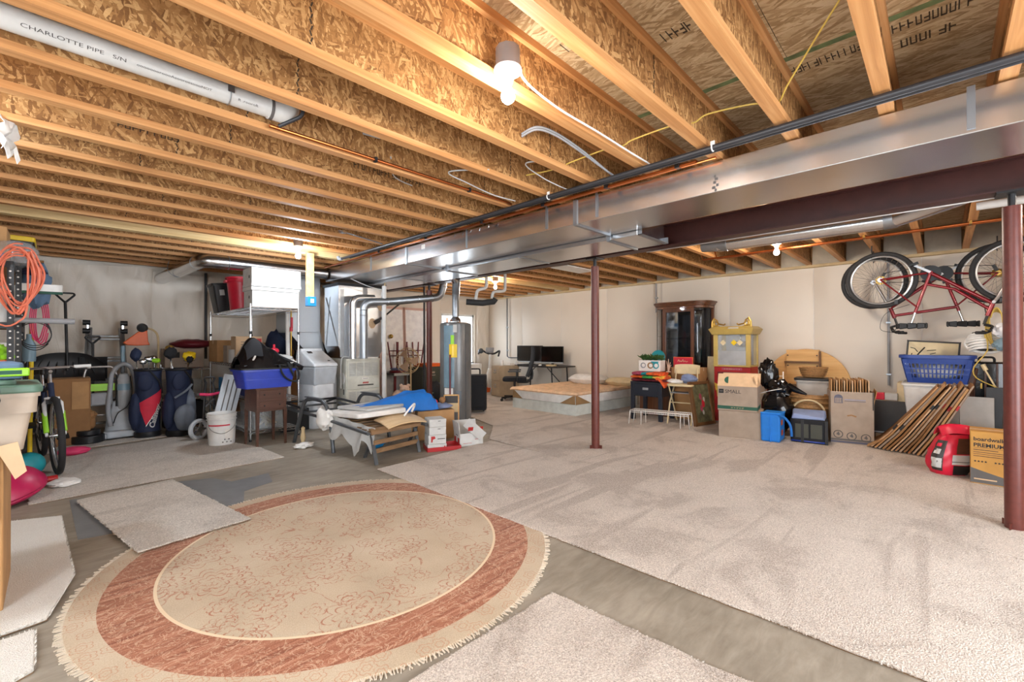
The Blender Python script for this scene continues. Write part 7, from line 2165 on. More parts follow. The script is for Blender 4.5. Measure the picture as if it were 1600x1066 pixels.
for x, mt in ((-0.12, 'cream'), (0.03, 'yellow'), (0.11, 'cream')):
    P('warning_diamond', MB().cbox((x, -0.181, 1.17), (0.062, 0.003, 0.062), (0, 45, 0)), mt, pc)
for s in (-1, 1):
    m = MB()
    m.tube(rod([(s*0.27, -0.2, 1.41), (s*0.25, -0.2, 1.50), (s*0.19, -0.2, 1.53), (s*0.17, -0.2, 1.48), (s*0.21, -0.2, 1.46), (s*0.22, -0.2, 1.49)], 0.008).v[:1] and [(s*0.27, -0.2, 1.40), (s*0.265, -0.2, 1.48), (s*0.24, -0.2, 1.53), (s*0.20, -0.2, 1.50), (s*0.18, -0.2, 1.45), (s*0.10, -0.2, 1.43), (s*0.08, -0.2, 1.45)], 0.012, 8)
    P('scroll_ornament', m, 'brass', pc)
    P('scroll_ornament', MB().torus((s*0.215, -0.2, 1.45), (0, 1, 0), 0.03, 0.009, 18, 6), 'brass', pc)
    P('scroll_ornament', MB().prism([(s*0.15, -0.205, 1.41), (s*0.22, -0.205, 1.44), (s*0.235, -0.205, 1.545), (s*0.25, -0.205, 1.45), (s*0.28, -0.205, 1.41)], (0, 0.012, 0)), 'brass', pc)
S('pale_board', 'narrow pale board with a round grey print beside the curio cabinet', 'board', MB().cbox((7.30, 2.62, 0.49), (0.02, 0.20, 0.95), (0, 6, 0)), 'cream', bev=0.004)
S('carved_ornament', 'dark carved ornament between curio cabinet and popcorn machine', 'ornament', lump((7.05, 2.70, 0.38), (0.2, 0.16, 0.74), 103, 0.3), 'oak_dark')
ac = T('armchair', 'maroon patterned armchair heap behind the leaning painting', 'armchair', (6.78, 2.12, 0.013), -80)
P('seat', lump((0, 0, 0.22), (0.46, 0.5, 0.44), 104, 0.12), 'print_maroon', ac)
P('backrest', lump((0, 0.2, 0.42), (0.44, 0.2, 0.44), 105, 0.12), 'print_maroon', ac)
S('yellow_cloth', 'pale yellow cloth draped over the maroon chair', 'cloth', MB().grid(lambda u, v: (6.50+0.12*v+0.02*math.sin(u*9), 2.32-0.26*u, 0.62-0.26*u-0.36*v*(0.5+0.5*u)+0.02*math.sin(v*11+u*6)), 14, 12, 0.006), 'print_yellow')
S('orange_shelf', 'small pale board with an orange underside beside the red base', 'board', MB().box(6.72, 6.95, 1.98, 2.22, 0.66, 0.69), 'pine_ply', bev=0.004)
# cartons: plain one below, SMALL on top
cb = carton('carton', 'plain grey brown carton on the carpet, the lower of the stack of two', (6.06, 1.83, 0.013), -79, 0.47, 0.44, 0.325, 'kraft_grey')
sb = T('carton', 'carton marked SMALL with a green band, standing on the plain carton', 'box', (6.04, 1.85, 0.342), -80)
w, d, h = 0.44, 0.40, 0.30
P('carton_body', hollow(w, d, h, 0.006, 1, 0.004, k=1), 'kraft_grey', sb)
P('contents', MB().box(-w/2+0.012, w/2-0.012, -d/2+0.012, d/2-0.012, 0.15, 0.22), 'kraft', sb)
P('flap', MB().bar((0, -d/2, h), (0.0, -d/2+0.075, h+0.15), w, 0.005, (0, -1, 0.5)), 'kraft_pale', sb)
P('flap', MB().bar((w/2, 0, h), (w/2-0.04, 0, h+0.13), 0.005, d*0.96, (0, 1, 0)), 'kraft_pale', sb)
P('flap', MB().bar((0, d/2, h), (0, d/2+0.05, h+0.14), w, 0.005, (0, 1, 0)), 'kraft_pale', sb)
P('green_band', MB().box(-w/2-0.0012, w/2+0.0012, -d/2-0.0012, d/2+0.0012, 0.018, 0.058), 'ink_green', sb)
text("16'' X 12'' X 12''", 0.022, 'kraft_pale', sb, (-0.07, -d/2-0.0018, 0.03))
text('SMALL', 0.062, 'ink_black', sb, (-0.135, -d/2-0.0012, 0.215))
P('print_block', MB().box(-0.205, -0.15, -d/2-0.0018, -d/2, 0.212, 0.264), 'ink_black', sb)
P('print_block', MB().box(-0.193, -0.162, -d/2-0.0024, -d/2, 0.232, 0.244), 'ink_grey', sb)
hc = [(-0.10+0.045*math.cos(R(90+180*i/12)), 0, 0.045*math.sin(R(90+180*i/12))) for i in range(13)]
m = MB().prism([(x, -0.0035, z) for x, y, z in hc], (0, 0.001, 0))
pf = P('print_half_disc', m, 'ink_green', sb)
pf.location = (0, -d/2+0.036, h+0.075)
pf.rotation_euler = (R(-27), 0, 0)
# black bag on the back edge of the boxes
tbg = T('trash_bag', 'shiny black plastic bag heaped behind the SMALL carton', 'bag', (6.42, 1.52, 0.013), 0)
P('bag_body', lump((0, 0, 0.30), (0.36, 0.34, 0.62), 111, 0.2, fold=0.3), 'bag_black', tbg)
P('bag_neck', lump((0.02, 0.10, 0.76), (0.20, 0.22, 0.36), 112, 0.28, fold=0.3), 'bag_black', tbg)
P('bag_fold', lump((-0.06, -0.04, 0.58), (0.22, 0.26, 0.24), 113, 0.3, fold=0.3), 'bag_black', tbg)
P('bag_tail', MB().tube([(-0.05, -0.14, 0.62), (-0.08, -0.26, 0.57), (-0.09, -0.34, 0.54)], [0.05, 0.03, 0.012], 8), 'bag_black', tbg)
P('tie_string', rod([(-0.20, 0.16, 0.52), (-0.24, 0.02, 0.57), (-0.19, -0.10, 0.60)], 0.004, 6), 'white_plastic', tbg)
# bags on the floor
bb_ = T('tote_bag', 'bright blue shopping bag standing between carton and black cooler bag', 'bag', (6.02, 1.47, 0.013), -86)
P('bag_body', MB().hexa([(-0.10, -0.15, 0), (0.10, -0.15, 0), (0.10, 0.15, 0), (-0.10, 0.15, 0), (-0.105, -0.16, 0.335), (0.105, -0.16, 0.335), (0.105, 0.16, 0.335), (-0.105, 0.16, 0.335)]), 'bright_blue', bb_, bev=0.02)
P('fold_seam', MB().box(-0.004, 0.004, -0.164, -0.15, 0.0, 0.33), 'bright_blue', bb_)
P('bag_edge', MB().tube([(-0.10, -0.155, 0.335), (0.10, -0.155, 0.335), (0.12, 0.0, 0.345)], 0.012, 8), 'bright_blue', bb_)
P('handle', rod([(0.09, -0.15, 0.32), (0.16, -0.20, 0.30), (0.21, -0.20, 0.22), (0.22, -0.19, 0.10)], 0.013, 7), 'jacket_blue', bb_)
P('side_print', MB().box(0.1055, 0.1075, -0.10, 0.0, 0.08, 0.14).box(0.1055, 0.1075, -0.12, -0.02, 0.20, 0.26), 'orange', bb_)
cl_ = T('cooler_bag', 'black carrier bag with a periwinkle blue flap next to the blue bag', 'bag', (6.24, 1.14, 0.013), -82)
P('bag_body', rbox(0.36, 0.32, 0.27, 0.05), 'black_fabric', cl_, bev=0.015)
P('mesh_window', MB().box(-0.13, 0.0, -0.164, -0.158, 0.06, 0.22).box(0.02, 0.13, -0.164, -0.158, 0.06, 0.22), 'olive_plastic', cl_)
P('top_flap', MB().hexa([(-0.17, -0.15, 0.272), (0.16, -0.15, 0.272), (0.17, 0.15, 0.272), (-0.18, 0.15, 0.272), (-0.15, -0.13, 0.335), (0.14, -0.15, 0.30), (0.16, 0.14, 0.36), (-0.17, 0.14, 0.36)]), 'cloth_peri', cl_, bev=0.015)
P('blue_piping', MB().tube([(-0.17, -0.155, 0.02), (0.17, -0.155, 0.02)], 0.01, 8), 'blue_plastic', cl_)
for x in (-0.06, 0.17):
    P('strap', MB().bar((x, -0.163, 0.0), (x, -0.163, 0.27), 0.03, 0.008, (0, 1, 0)), 'black_plastic', cl_)
wb_ = T('wicker_basket', 'woven basket with a pale wooden hoop handle behind the bags', 'basket', (6.62, 1.20, 0.013), -86)
P('basket_body', MB().lathe([(0, 0), (0.17, 0), (0.20, 0.2), (0.215, 0.52), (0.20, 0.52), (0.18, 0.2), (0, 0.02)], n=30, sy=0.7), 'wicker', wb_)
for z in (0.36, 0.42, 0.48):
    P('weave_band', MB().lathe([(0.208, z-0.02), (0.222, z), (0.21, z+0.02)], n=30, sy=0.7), 'wicker', wb_)
P('hoop_handle', MB().tube([(0.17*math.cos(R(a)), -0.16, 0.30+0.16*math.sin(R(a))) for a in range(-20, 201, 11)], 0.012, 8), 'sill_wood', wb_)
st_ = tub('storage_tote', 'grey white storage tote with a black lid above the wicker basket', (6.86, 1.20, 0.50), -86, 0.36, 0.30, 0.20, 'grey_panel', 0.03, 'black_plastic', taper=0.92)
S('crate_support', 'dark crate behind the wicker basket carrying the grey tote', 'crate', MB().box(6.80, 7.02, 1.02, 1.38, 0.013, 0.495), 'black_plastic', bev=0.01)
bw_ = T('wicker_bowl', 'round wicker bowl on the black lidded tote', 'basket', (6.84, 1.20, 0.735), 0)
P('bowl_body', MB().lathe([(0, 0), (0.11, 0), (0.135, 0.05), (0.155, 0.125), (0.14, 0.125), (0.12, 0.05), (0, 0.012)], n=32), 'wicker', bw_)
for z, r in ((0.02, 0.122), (0.045, 0.135), (0.07, 0.142), (0.095, 0.149), (0.12, 0.154)):
    P('weave_band', MB().torus((0, 0, z), (0, 0, 1), r, 0.008, 36, 6), 'wicker', bw_)
ww = T('white_grid', 'white wire grid panel standing behind the black bag', 'wire panel', (6.78, 1.60, 0.013), -86)
for x in (-0.07, 0.07):
    P('frame_wire', MB().cyl((x, 0, 0), (x, 0, 0.78), 0.007, n=8), 'white_wire', ww)
for k in range(12):
    P('wire', MB().cyl((-0.07, 0, 0.06+0.06*k), (0.07, 0, 0.06+0.06*k), 0.0035, n=6), 'white_wire', ww)
# round plywood table on edge
rt_ = T('round_table', 'round plywood table top on edge against the wall with leg bracket', 'table', (7.62, 1.42, 0.56), rot=(0, -3, 0))
P('table_top', MB().lathe([(0, -0.014), (0.525, -0.014), (0.53, -0.008), (0.53, 0.008), (0.525, 0.014), (0, 0.014)], n=64, axis=(-1, 0, 0)), 'pine_ply', rt_)
P('bracket_board', MB().box(-0.05, -0.016, -0.17, 0.24, 0.0, 0.52), 'pine_ply', rt_, bev=0.003)
P('cleat', MB().box(-0.075, -0.05, -0.19, -0.165, 0.0, 0.50), 'frame_brown', rt_)
P('folding_leg', MB().bar((-0.075, 0.26, 0.34), (-0.075, -0.18, 0.34), 0.03, 0.03), 'frame_brown', rt_)
P('bracket_rail', MB().box(-0.08, -0.016, -0.25, 0.30, -0.02, 0.02), 'slat_wood', rt_)
for y, z in ((0.22, 0.44), (-0.14, 0.44), (0.22, 0.29), (-0.14, 0.29)):
    P('bolt', MB().cyl((-0.05, y, z), (-0.062, y, z), 0.009, n=8), 'black_metal', rt_)
# big carton with flattened ones standing in it
bx_ = T('carton', 'tall carton printed with round pictures, full of upright flattened boxes', 'box', (6.60, 0.80, 0.013), -77)
w, d, h = 0.40, 0.46, 0.60
P('carton_body', hollow(w, d, h, 0.006, 1, 0.004, k=1), 'kraft_grey', bx_)
P('side_panel', MB().bar((w/2+0.002, -d/2+0.18, 0.42), (w/2+0.035, -d/2+0.16, 0.62), 0.006, 0.20, (0, 1, 0)), 'kraft', bx_)
P('corner_slit', MB().box(w/2-0.014, w/2-0.004, -d/2-0.0012, -d/2+0.004, 0.40, 0.60), 'ink_black', bx_)
P('hand_slot', MB().bar((-0.045, -d/2-0.001, 0.322), (-0.005, -d/2-0.001, 0.332), 0.004, 0.014).bar((-0.005, -d/2-0.001, 0.332), (0.04, -d/2-0.001, 0.316), 0.004, 0.014), 'kraft_dark', bx_)
lg_ = [(-0.165, 0, 0.465), (-0.085, 0, 0.465), (-0.085, 0, 0.53)]+[(-0.125+0.04*math.cos(R(a)), 0, 0.53+0.035*math.sin(R(a))) for a in range(0, 181, 20)]+[(-0.165, 0, 0.53)]
P('door_logo', MB().prism([(x, -d/2-0.0015, z) for x, y, z in lg_], (0, 0.002, 0)), 'ink_blue', bx_)
P('door_logo_panel', MB().box(-0.157, -0.093, -d/2-0.002, -d/2, 0.472, 0.525), 'kraft_grey', bx_)
for k in range(4):
    P('logo_bar', MB().box(-0.150+0.016*k, -0.144+0.016*k, -d/2-0.0026, -d/2, 0.476, 0.521), 'ink_blue', bx_)
for z0, mt in ((0.505, 'cloth_peri'), (0.488, 'ink_blue')):
    P('print_line', MB().box(-0.07, 0.125, -d/2-0.0012, -d/2, z0, z0+0.006), mt, bx_)
for cx, cz in ((-0.13, 0.105), (-0.005, 0.09), (0.125, 0.08)):
    P('round_print', MB().torus((cx, -d/2-0.001, cz), (0, 1, 0), 0.042, 0.004, 26, 4), 'ink_grey', bx_)
    P('round_sketch', MB().cbox((cx, -d/2-0.001, cz), (0.03, 0.002, 0.02), (0, 30, 0)).cbox((cx+0.005, -d/2-0.001, cz+0.012), (0.012, 0.002, 0.03), (0, -20, 0)), 'ink_grey', bx_)
P('bottom_band', MB().box(-w/2-0.001, w/2+0.001, -d/2-0.001, -d/2+0.003, 0.008, 0.03), 'ink_blue', bx_)
P('bottom_band', MB().box(-w/2-0.001, w/2+0.001, -d/2-0.001, -d/2+0.003, 0.035, 0.055), 'ink_grey', bx_)
rb = random.Random(11)
ORD = ('first', 'second', 'third', 'fourth', 'fifth', 'sixth', 'seventh', 'eighth', 'ninth', 'tenth', 'eleventh', 'twelfth', 'thirteenth', 'fourteenth', 'fifteenth', 'sixteenth', 'seventeenth')
base_m = rotm(0, 0, -77)
for k in range(15):
    x = -0.185+0.0245*k
    hh = 0.70+rb.uniform(-0.012, 0.035)
    off = base_m @ Vector((x, 0.01+rb.uniform(-0.015, 0.015), 0))
    o = S('flat_carton', ORD[k]+' flat board from the left standing upright in the tall carton', 'box',
          MB().bar((0, -0.20, 0.37), (rb.uniform(-0.004, 0.004), 0.20, 0.37), 0.010, hh), ('kraft', 'kraft_dark', 'kraft_pale')[k % 3],
          (6.60+off.x, 0.80+off.y, 0.021), -77, 'flattened cartons standing in the tall carton', bev=0.002, seg=1)
    P('edge_crease', MB().bar((-0.0055, -0.10, 0.35), (-0.0055, -0.10, hh-0.02), 0.002, 0.004, (0, 1, 0)), 'kraft_dark', o)
# row of flattened cartons leaning over to the right
for k in range(14):
    y0 = 0.60-0.035*k
    xo = 6.30-0.012*k+rb.uniform(-0.03, 0.03)
    lean = 51+0.95*k+rb.uniform(-0.8, 0.8)
    ln = 0.88-0.005*k+rb.uniform(-0.05, 0.02)
    if k == 0:
        ln, lean = 0.40, 36
    a = R(lean)
    dy, dz = -math.cos(a), math.sin(a)
    kx = rb.uniform(0.46, 0.56)
    o = T('flat_carton', ORD[k]+' flattened carton from the left in the leaning row by the wall', 'box', (xo, y0, 0.016), 0, 'flattened cartons leaning in a row')
    b0, b1 = Vector((0, 0, 0.006)), Vector((0, dy*ln*0.28, 0.006+dz*ln*0.25))
    b2 = Vector((0, dy*ln, 0.006+dz*ln*1.02))
    nrm = Vector((0, dz, -dy))
    mt = ('kraft', 'kraft_dark', 'kraft_dark', 'kraft_grey')[k % 4]
    me_ = ('kraft_dark', 'kraft', 'kraft_dark', 'kraft_pale', 'kraft_grey')[(k*3) % 5]
    for p_, q_ in ((b0, b1), (b1, b2)):
        P('board', MB().prism([p_, q_, q_+nrm*0.017, p_+nrm*0.017], (kx, 0, 0)), mt, o)
    P('open_edge', MB().prism([b0+nrm*0.003, b1+nrm*0.003, b1+nrm*0.013, b0+nrm*0.013], (-0.002, 0, 0)), me_, o)
    P('open_edge', MB().prism([b1+nrm*0.003, b2+nrm*0.003, b2+nrm*0.013, b1+nrm*0.013], (-0.002, 0, 0)), me_, o)
    if k in (1, 3, 6, 7, 9, 11, 12, 13, 15):
        c = b1.lerp(b2, 0.10 if k < 5 else (0.55 if k in (6, 7, 9, 11, 13) else 0.2))
        e = b1.lerp(b2, 0.20 if k < 5 else (0.63 if k in (6, 7, 9, 11, 13) else 0.3))
        P('print', MB().prism([c-nrm*0.001, e-nrm*0.001, e+nrm*0.018, c+nrm*0.018], (kx*0.2, 0, 0)).move((-0.003, 0, 0)), 'ink_black' if k < 8 else 'ink_red', o)
# behind: dark panel, red box, totes, basket, picture
tv = T('black_screen', 'dark flat panel with a silver lower edge behind the leaning cartons', 'panel', (7.02, 0.40, 0.013), -90)
P('panel', MB().box(-0.36, 0.36, 0, 0.04, 0.06, 0.46), 'dark_panel', tv, bev=0.006)
P('lower_edge', MB().box(-0.36, 0.36, -0.004, 0.0, 0.07, 0.085), 'alu', tv)
P('panel_foot', MB().box(-0.30, -0.2, -0.05, 0.1, 0, 0.06).box(0.2, 0.3, -0.05, 0.1, 0, 0.06), 'black_plastic', tv)
rbx = T('parcel', 'red and white parcel lying on top of the dark panel', 'parcel', (7.12, 0.56, 0.478), -90)
P('red_end', MB().box(-0.16, 0.05, -0.06, 0.06, 0, 0.085), 'red_plastic', rbx, bev=0.01)
P('white_end', MB().box(0.05, 0.17, -0.06, 0.06, 0, 0.085), 'white_card', rbx, bev=0.01)
S('cream_carton', 'cream carton standing by the wall under the laundry basket', 'box', MB().box(7.16, 7.5, 0.10, 0.40, 0.013, 0.69), 'cream', bev=0.005)
tub('storage_tote', 'white storage tote with a broad rim below the blue laundry basket', (7.18, 0.06, 0.013), -90, 0.56, 0.40, 0.685, 'white_plastic', taper=0.78)
S('tote_board', 'pale board lying across the white tote under the basket', 'board', MB().box(6.98, 7.42, -0.22, 0.34, 0.70, 0.712), 'grey_panel', bev=0.002)
lb = T('laundry_basket', 'blue plastic laundry basket with slotted sides on the white tote', 'basket', (7.16, 0.05, 0.714), -90)
W, D, Hh, tp = 0.62, 0.44, 0.32, 0.80
P('bottom', rbox(W*tp, D*tp, 0.012, 0.05), 'basket_blue', lb)
P('rim', hollow(W+0.03, D+0.03, 0.035, 0.03, 1, 0.09, z0=Hh-0.035), 'basket_blue', lb)
P('upper_wall', hollow(W, D, 0.075, 0.006, 0.96, 0.08, z0=Hh-0.10), 'basket_blue', lb)
P('lower_wall', hollow(W*0.85, D*0.85, 0.06, 0.006, tp/0.85, 0.07), 'basket_blue', lb)
def wall_pt(side, t_, z):
    k = tp+(1-tp)*z/Hh
    if side == 0: return Vector((t_*W/2*k, -D/2*k, z))
    if side == 1: return Vector((t_*W/2*k, D/2*k, z))
    if side == 2: return Vector((-W/2*k, t_*D/2*k, z))
    return Vector((W/2*k, t_*D/2*k, z))
for side in range(4):
    n = 14 if side < 2 else 9
    for k in range(n+1):
        t_ = -0.86+1.72*k/n
        P('slat', MB().bar(wall_pt(side, t_, 0.05), wall_pt(side, t_, Hh-0.09), 0.012 if side < 2 else 0.006, 0.006 if side < 2 else 0.012, (0, 1, 0)), 'basket_blue', lb)
    for z in (0.11, 0.165):
        P('band', MB().bar(wall_pt(side, -0.95, z), wall_pt(side, 0.95, z), 0.006, 0.014), 'basket_blue', lb)
    for s in (-1, 1):
        P('corner_wall', MB().hexa([wall_pt(side, s*0.8, 0.0), wall_pt(side, s*0.97, 0.0), wall_pt(side, s*0.97, 0.0)*0.985, wall_pt(side, s*0.8, 0.0)*0.985,
                                    wall_pt(side, s*0.8, Hh-0.05), wall_pt(side, s*0.97, Hh-0.05), wall_pt(side, s*0.97, Hh-0.05)*0.985, wall_pt(side, s*0.8, Hh-0.05)*0.985]), 'basket_blue', lb)
P('side_label', MB().cbox((-0.25, -0.205, 0.22), (0.03, 0.004, 0.03), (0, 30, 0)), 'cloth_peri', lb)
P('white_linen', lump((0, 0.0, 0.13), (0.46, 0.30, 0.22), 121, 0.15), 'cloth_white', lb)
pf_ = T('framed_picture', 'framed brush drawing on pale paper standing in the laundry basket', 'picture', (7.30, 0.10, 0.86), rot=(-8, 4, -90))
w, h = 0.47, 0.34
P('frame', MB().box(-w/2, w/2, 0, 0.03, 0, 0.018).box(-w/2, w/2, 0, 0.03, h-0.018, h).box(-w/2, -w/2+0.018, 0, 0.03, 0, h).box(w/2-0.018, w/2, 0, 0.03, 0, h), 'dark_panel', pf_, bev=0.002)
P('paper', MB().box(-w/2+0.015, w/2-0.015, 0.008, 0.02, 0.015, h-0.015), 'cream', pf_)
for pts_, r in (([(-0.20, 0.007, 0.25), (-0.16, 0.007, 0.24), (-0.13, 0.007, 0.20)], 0.005), ([(-0.15, 0.007, 0.12), (-0.12, 0.007, 0.18), (-0.07, 0.007, 0.26)], 0.008),
               ([(-0.05, 0.007, 0.22), (0.0, 0.007, 0.23), (0.03, 0.007, 0.235)], 0.004), ([(-0.02, 0.007, 0.18), (0.03, 0.007, 0.20)], 0.004), ([(-0.19, 0.007, 0.14), (-0.18, 0.007, 0.18)], 0.005), ([(-0.10, 0.007, 0.13), (-0.06, 0.007, 0.14)], 0.004)):
    P('brush_stroke', MB().tube(pts_, r, 6), 'ink_black', pf_)
# suitcases and panels at the far right
sc2 = T('luggage', 'dark brown luggage with pale stripes standing on a black box', 'suitcase', (7.36, -0.36, 0.46), -88)
P('shell', rbox(0.34, 0.22, 0.50, 0.06), 'bag_black', sc2, bev=0.02)
for x in (-0.11, -0.02, 0.07):
    P('stripe', MB().box(x-0.008, x+0.008, -0.122, -0.108, 0.02, 0.48), 'walnut_paint', sc2)
P('handle', MB().tube(fillet([(-0.06, 0, 0.49), (-0.06, 0, 0.55), (0.06, 0, 0.55), (0.06, 0, 0.49)], 0.03), 0.012, 8), 'black_plastic', sc2)
P('buckle', MB().box(-0.135, -0.115, -0.123, -0.11, 0.20, 0.26).box(-0.06, -0.045, -0.123, -0.11, 0.20, 0.26), 'brass', sc2)
S('luggage', 'brown leather case edge leaning between basket and dark luggage', 'suitcase', MB().cbox((7.30, -0.20, 0.62), (0.30, 0.10, 0.56), (8, 0, 0)), 'walnut_paint', bev=0.02)
S('black_box', 'black box on the floor under the dark luggage', 'box', MB().box(7.12, 7.55, -0.56, -0.26, 0.013, 0.455), 'black_plastic', bev=0.006)
S('carton', 'brown carton under the leather case edge by the wall', 'box', MB().box(7.14, 7.5, -0.255, -0.235, 0.013, 0.335), 'kraft_dark')
S('grey_board', 'light grey board standing behind the red bag', 'board', MB().cbox((6.62, -0.25, 0.315), (0.03, 0.25, 0.60), (0, 4, 0)), 'grey_panel', bev=0.004)
S('black_board', 'tall black board right of the grey one', 'board', MB().cbox((6.72, -0.45, 0.365), (0.04, 0.26, 0.70), (0, 4, 0)), 'black_plastic', bev=0.004)
S('small_package', 'white and black package on the floor behind the premium carton', 'package', MB().box(5.86, 6.05, -0.62, -0.38, 0.013, 0.34), 'white_card', bev=0.01)
S('small_package', 'dark topped package above the white one by the right post', 'package', MB().box(5.88, 6.03, -0.58, -0.39, 0.342, 0.52), 'dark_panel', bev=0.01)
# dog food bag and carton in front
fb = T('pet_food_bag', 'red and black foil bag slumped against the golden carton', 'bag', (5.56, -0.03, 0.013), -58)
fb.scale = (0.76, 0.8, 0.88)
def sack(u, v):
    a = 2*PI*u
    prof = (0.80, 1.0, 1.04, 1.0, 0.92, 0.80, 0.62)
    q = v*6
    i = min(5, int(q))
    k = prof[i]+(prof[i+1]-prof[i])*(q-i)
    n = 0.09*mnoise.noise(Vector((math.cos(a)*2.5, math.sin(a)*2.5, v*5)))+0.05*mnoise.noise(Vector((math.cos(a)*6, math.sin(a)*6, v*9)))
    ca, sa = math.cos(a), math.sin(a)
    ex = abs(ca)**0.6*(1 if ca > 0 else -1)
    ey = abs(sa)**0.8*(1 if sa > 0 else -1)
    return (0.19*k*ex*(1+n)+0.07*v*v, 0.13*k*ey*(1+n), 0.40*v)
P('bag_body', MB().grid(sack, 40, 16), 'red_plastic', fb)
def patch(u0, u1, v0, v1, mat, push=0.004, name='print'):
    def fn(u, v):
        p = Vector(sack(u0+(u1-u0)*u, v0+(v1-v0)*v))
        c = Vector((0.07*v*v, 0, p.z))
        dirv = (p-c)
        dirv.z = 0
        return p+dirv.normalized()*push
    return P(name, MB().grid(fn, 10, 8), mat, fb)
patch(0.52, 0.66, 0.10, 0.85, 'dark_panel', name='print_panel')
patch(0.53, 0.65, 0.18, 0.42, 'white_card', 0.006)
patch(0.54, 0.62, 0.52, 0.64, 'white_card', 0.006)
patch(0.545, 0.60, 0.70, 0.78, 'red_plastic', 0.006)
patch(0.74, 0.94, 0.02, 0.26, 'ink_black', name='print_panel')
patch(0.73, 0.94, 0.28, 0.52, 'white_card', name='print_panel')
patch(0.745, 0.94, 0.54, 0.92, 'walnut_paint', name='print_panel')
patch(0.73, 0.94, 0.345, 0.36, 'ink_black', 0.006)
P('rolled_top', MB().grid(lambda u, v: (-0.10+0.36*u, -0.08+0.15*v+0.03*math.sin(u*6), 0.385+0.085*math.sin(v*PI)+0.03*math.sin(u*3.0)), 16, 10, 0.012), 'red_plastic', fb)
pb = T('carton', 'golden brown carton printed PREMIUM at the foot of the right post', 'box', (5.46, -0.395, 0.013), -91)
w, d, h = 0.46, 0.30, 0.43
P('carton_body', MB().box(-w/2, w/2, -d/2, d/2, 0, h), 'gold_kraft', pb, bev=0.004, seg=1)
P('tape', MB().box(-w/2-0.001, w/2+0.001, -0.03, 0.03, h-0.04, h+0.0012), 'kraft_pale', pb)
P('flap_seam', MB().box(-w/2+0.004, w/2-0.004, -0.002, 0.002, h+0.0012, h+0.0022), 'kraft_dark', pb)
yf = -d/2-0.0008
text('boardwalk', 0.042, 'ink_black', pb, (-w/2+0.018, yf, 0.355), bold=0.001)
text('PREMIUM WINDOW', 0.043, 'ink_black', pb, (-w/2+0.018, yf, 0.305), bold=0.0012)
for k, (ln, zz, th) in enumerate(((0.30, 0.295, 0.0022), (0.14, 0.277, 0.006), (0.25, 0.258, 0.005), (0.24, 0.243, 0.004), (0.25, 0.226, 0.005))):
    P('print_line', MB().box(-w/2+0.018, -w/2+0.018+ln, yf-0.0005, yf+0.0008, zz, zz+th), 'walnut_paint', pb)
for g, x0 in enumerate((-w/2+0.02, -w/2+0.135)):
    for q in range(4):
        cx, cz = x0+0.02*q+0.008, 0.185
        star = []
        for i in range(10):
            r = 0.009 if i % 2 == 0 else 0.0045
            star.append((cx+r*math.sin(PI*i/5), yf-0.0006, cz+r*math.cos(PI*i/5)))
        P('star', MB().prism(star, (0, 0.001, 0)), 'ink_black', pb)
swo = [(-w/2, yf-0.0006, 0.008), (w/2, yf-0.0006, 0.008)]+[(-w/2+w*t_, yf-0.0006, 0.125-0.10*math.sin(t_*1.45)+0.006*(1-t_)) for t_ in [1-i/12 for i in range(13)]]
P('swoosh', MB().prism(swo, (0, 0.001, 0)), 'ink_grey', pb)
P('white_print', MB().box(-w/2+0.02, -w/2+0.15, yf-0.0012, yf, 0.035, 0.045), 'kraft_pale', pb)
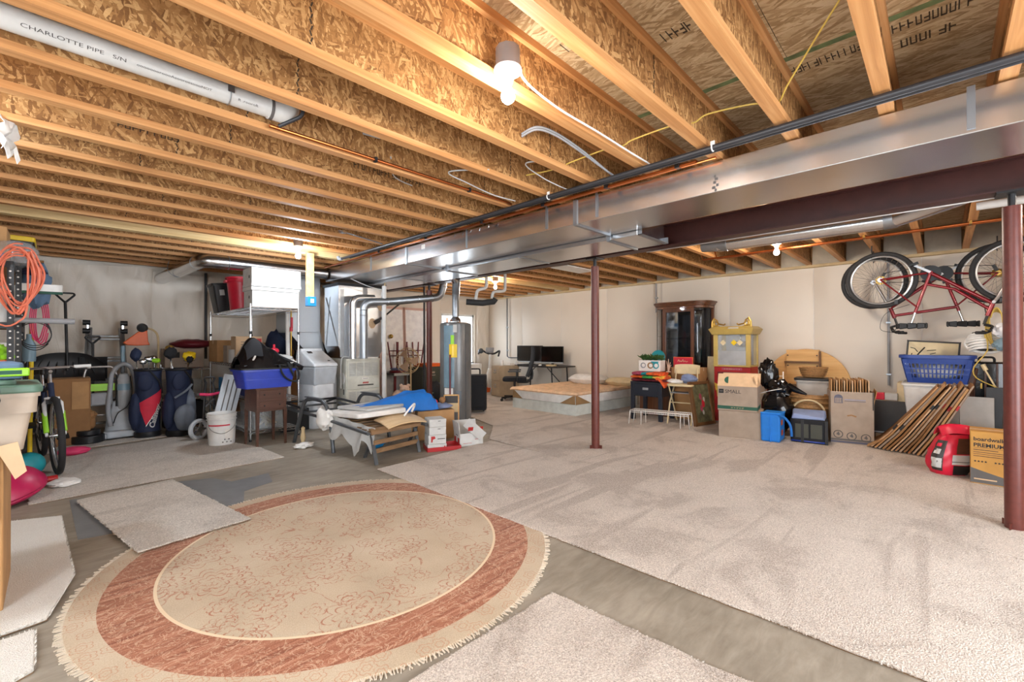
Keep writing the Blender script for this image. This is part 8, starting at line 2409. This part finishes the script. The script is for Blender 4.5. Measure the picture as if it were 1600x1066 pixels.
# helmet, hoses, cloth hung on the right
hm = T('bike_helmet', 'white vented bicycle helmet hanging under the right bicycle', 'helmet', (6.95, -0.33, 1.16), rot=(62, 0, -85))
def helm(u, v):
    a = -PI*0.02+PI*1.04*u
    b = -0.5*PI+PI*v
    return (0.155*math.cos(b)*1.0*math.cos(a), 0.11*math.sin(b)*(0.6+0.4*math.sin(a)), 0.10*math.sin(a)*math.cos(b*0.8))
for k in range(7):
    y = -0.087+0.029*k
    pts = [(0.15*math.cos(PI*i/12)*(1-abs(y)*2.2), y, 0.105*math.sin(PI*i/12)*(1-abs(y)*1.6)) for i in range(13)]
    P('shell_rib', MB().tube(pts, [0.010+0.004*math.sin(PI*i/12) for i in range(13)], 10), 'white_plastic', hm)
P('shell_rim', MB().tube([(0.15*math.cos(2*PI*i/24), 0.105*math.sin(2*PI*i/24), 0.005) for i in range(24)], 0.016, 10, closed=True), 'white_plastic', hm)
P('liner', MB().ball((0, 0, 0.0), (0.13, 0.085, 0.082), 18, 10), 'dark_panel', hm)
P('chin_strap', rod([(0.05, -0.08, 0.0), (0.03, -0.06, -0.09), (0.0, 0.0, -0.13), (-0.02, 0.06, -0.08), (0.05, 0.08, 0)], 0.005, 6), 'black_fabric', hm)
P('hang_loop', rod([(0, 0.08, 0.04), (0.02, 0.25, 0.08), (0.0, 0.42, 0.16)], 0.004, 6), 'black_fabric', hm)
pts = []
for k in range(5):
    for i in range(12):
        th = 2*PI*i/12+0.5
        pts.append((6.80+0.015*k, -0.405+(0.045+0.01*k)*math.cos(th), 1.34+0.20*math.sin(th)-0.01*k))
pts += [(6.78, -0.34, 1.10), (6.78, -0.24, 0.92), (6.80, -0.26, 0.80), (6.85, -0.42, 0.70)]
S('yellow_rope', 'yellow rope hanging in loops beside the right post with a trailing end', 'rope', rod(pts, 0.0055, 7, 3), 'cord_yellow')
S('hose_wand', 'thin cream wand with a black grip leaning by the dark luggage', 'wand', MB().cyl((6.95, -0.33, 0.88), (6.90, -0.50, 0.46), 0.008, n=8).cyl((6.96, -0.31, 0.94), (6.95, -0.335, 0.88), 0.02, n=10), 'cream')
S('blue_cloth', 'light blue cloth hanging beside the yellow rope', 'cloth', lump((6.72, -0.47, 1.16), (0.12, 0.20, 0.13), 131, 0.3), 'heater_blue')
S('clear_bag', 'clear plastic bag hanging above the light blue cloth', 'bag', lump((6.74, -0.46, 1.30), (0.10, 0.16, 0.16), 132, 0.35), 'clear_bag')
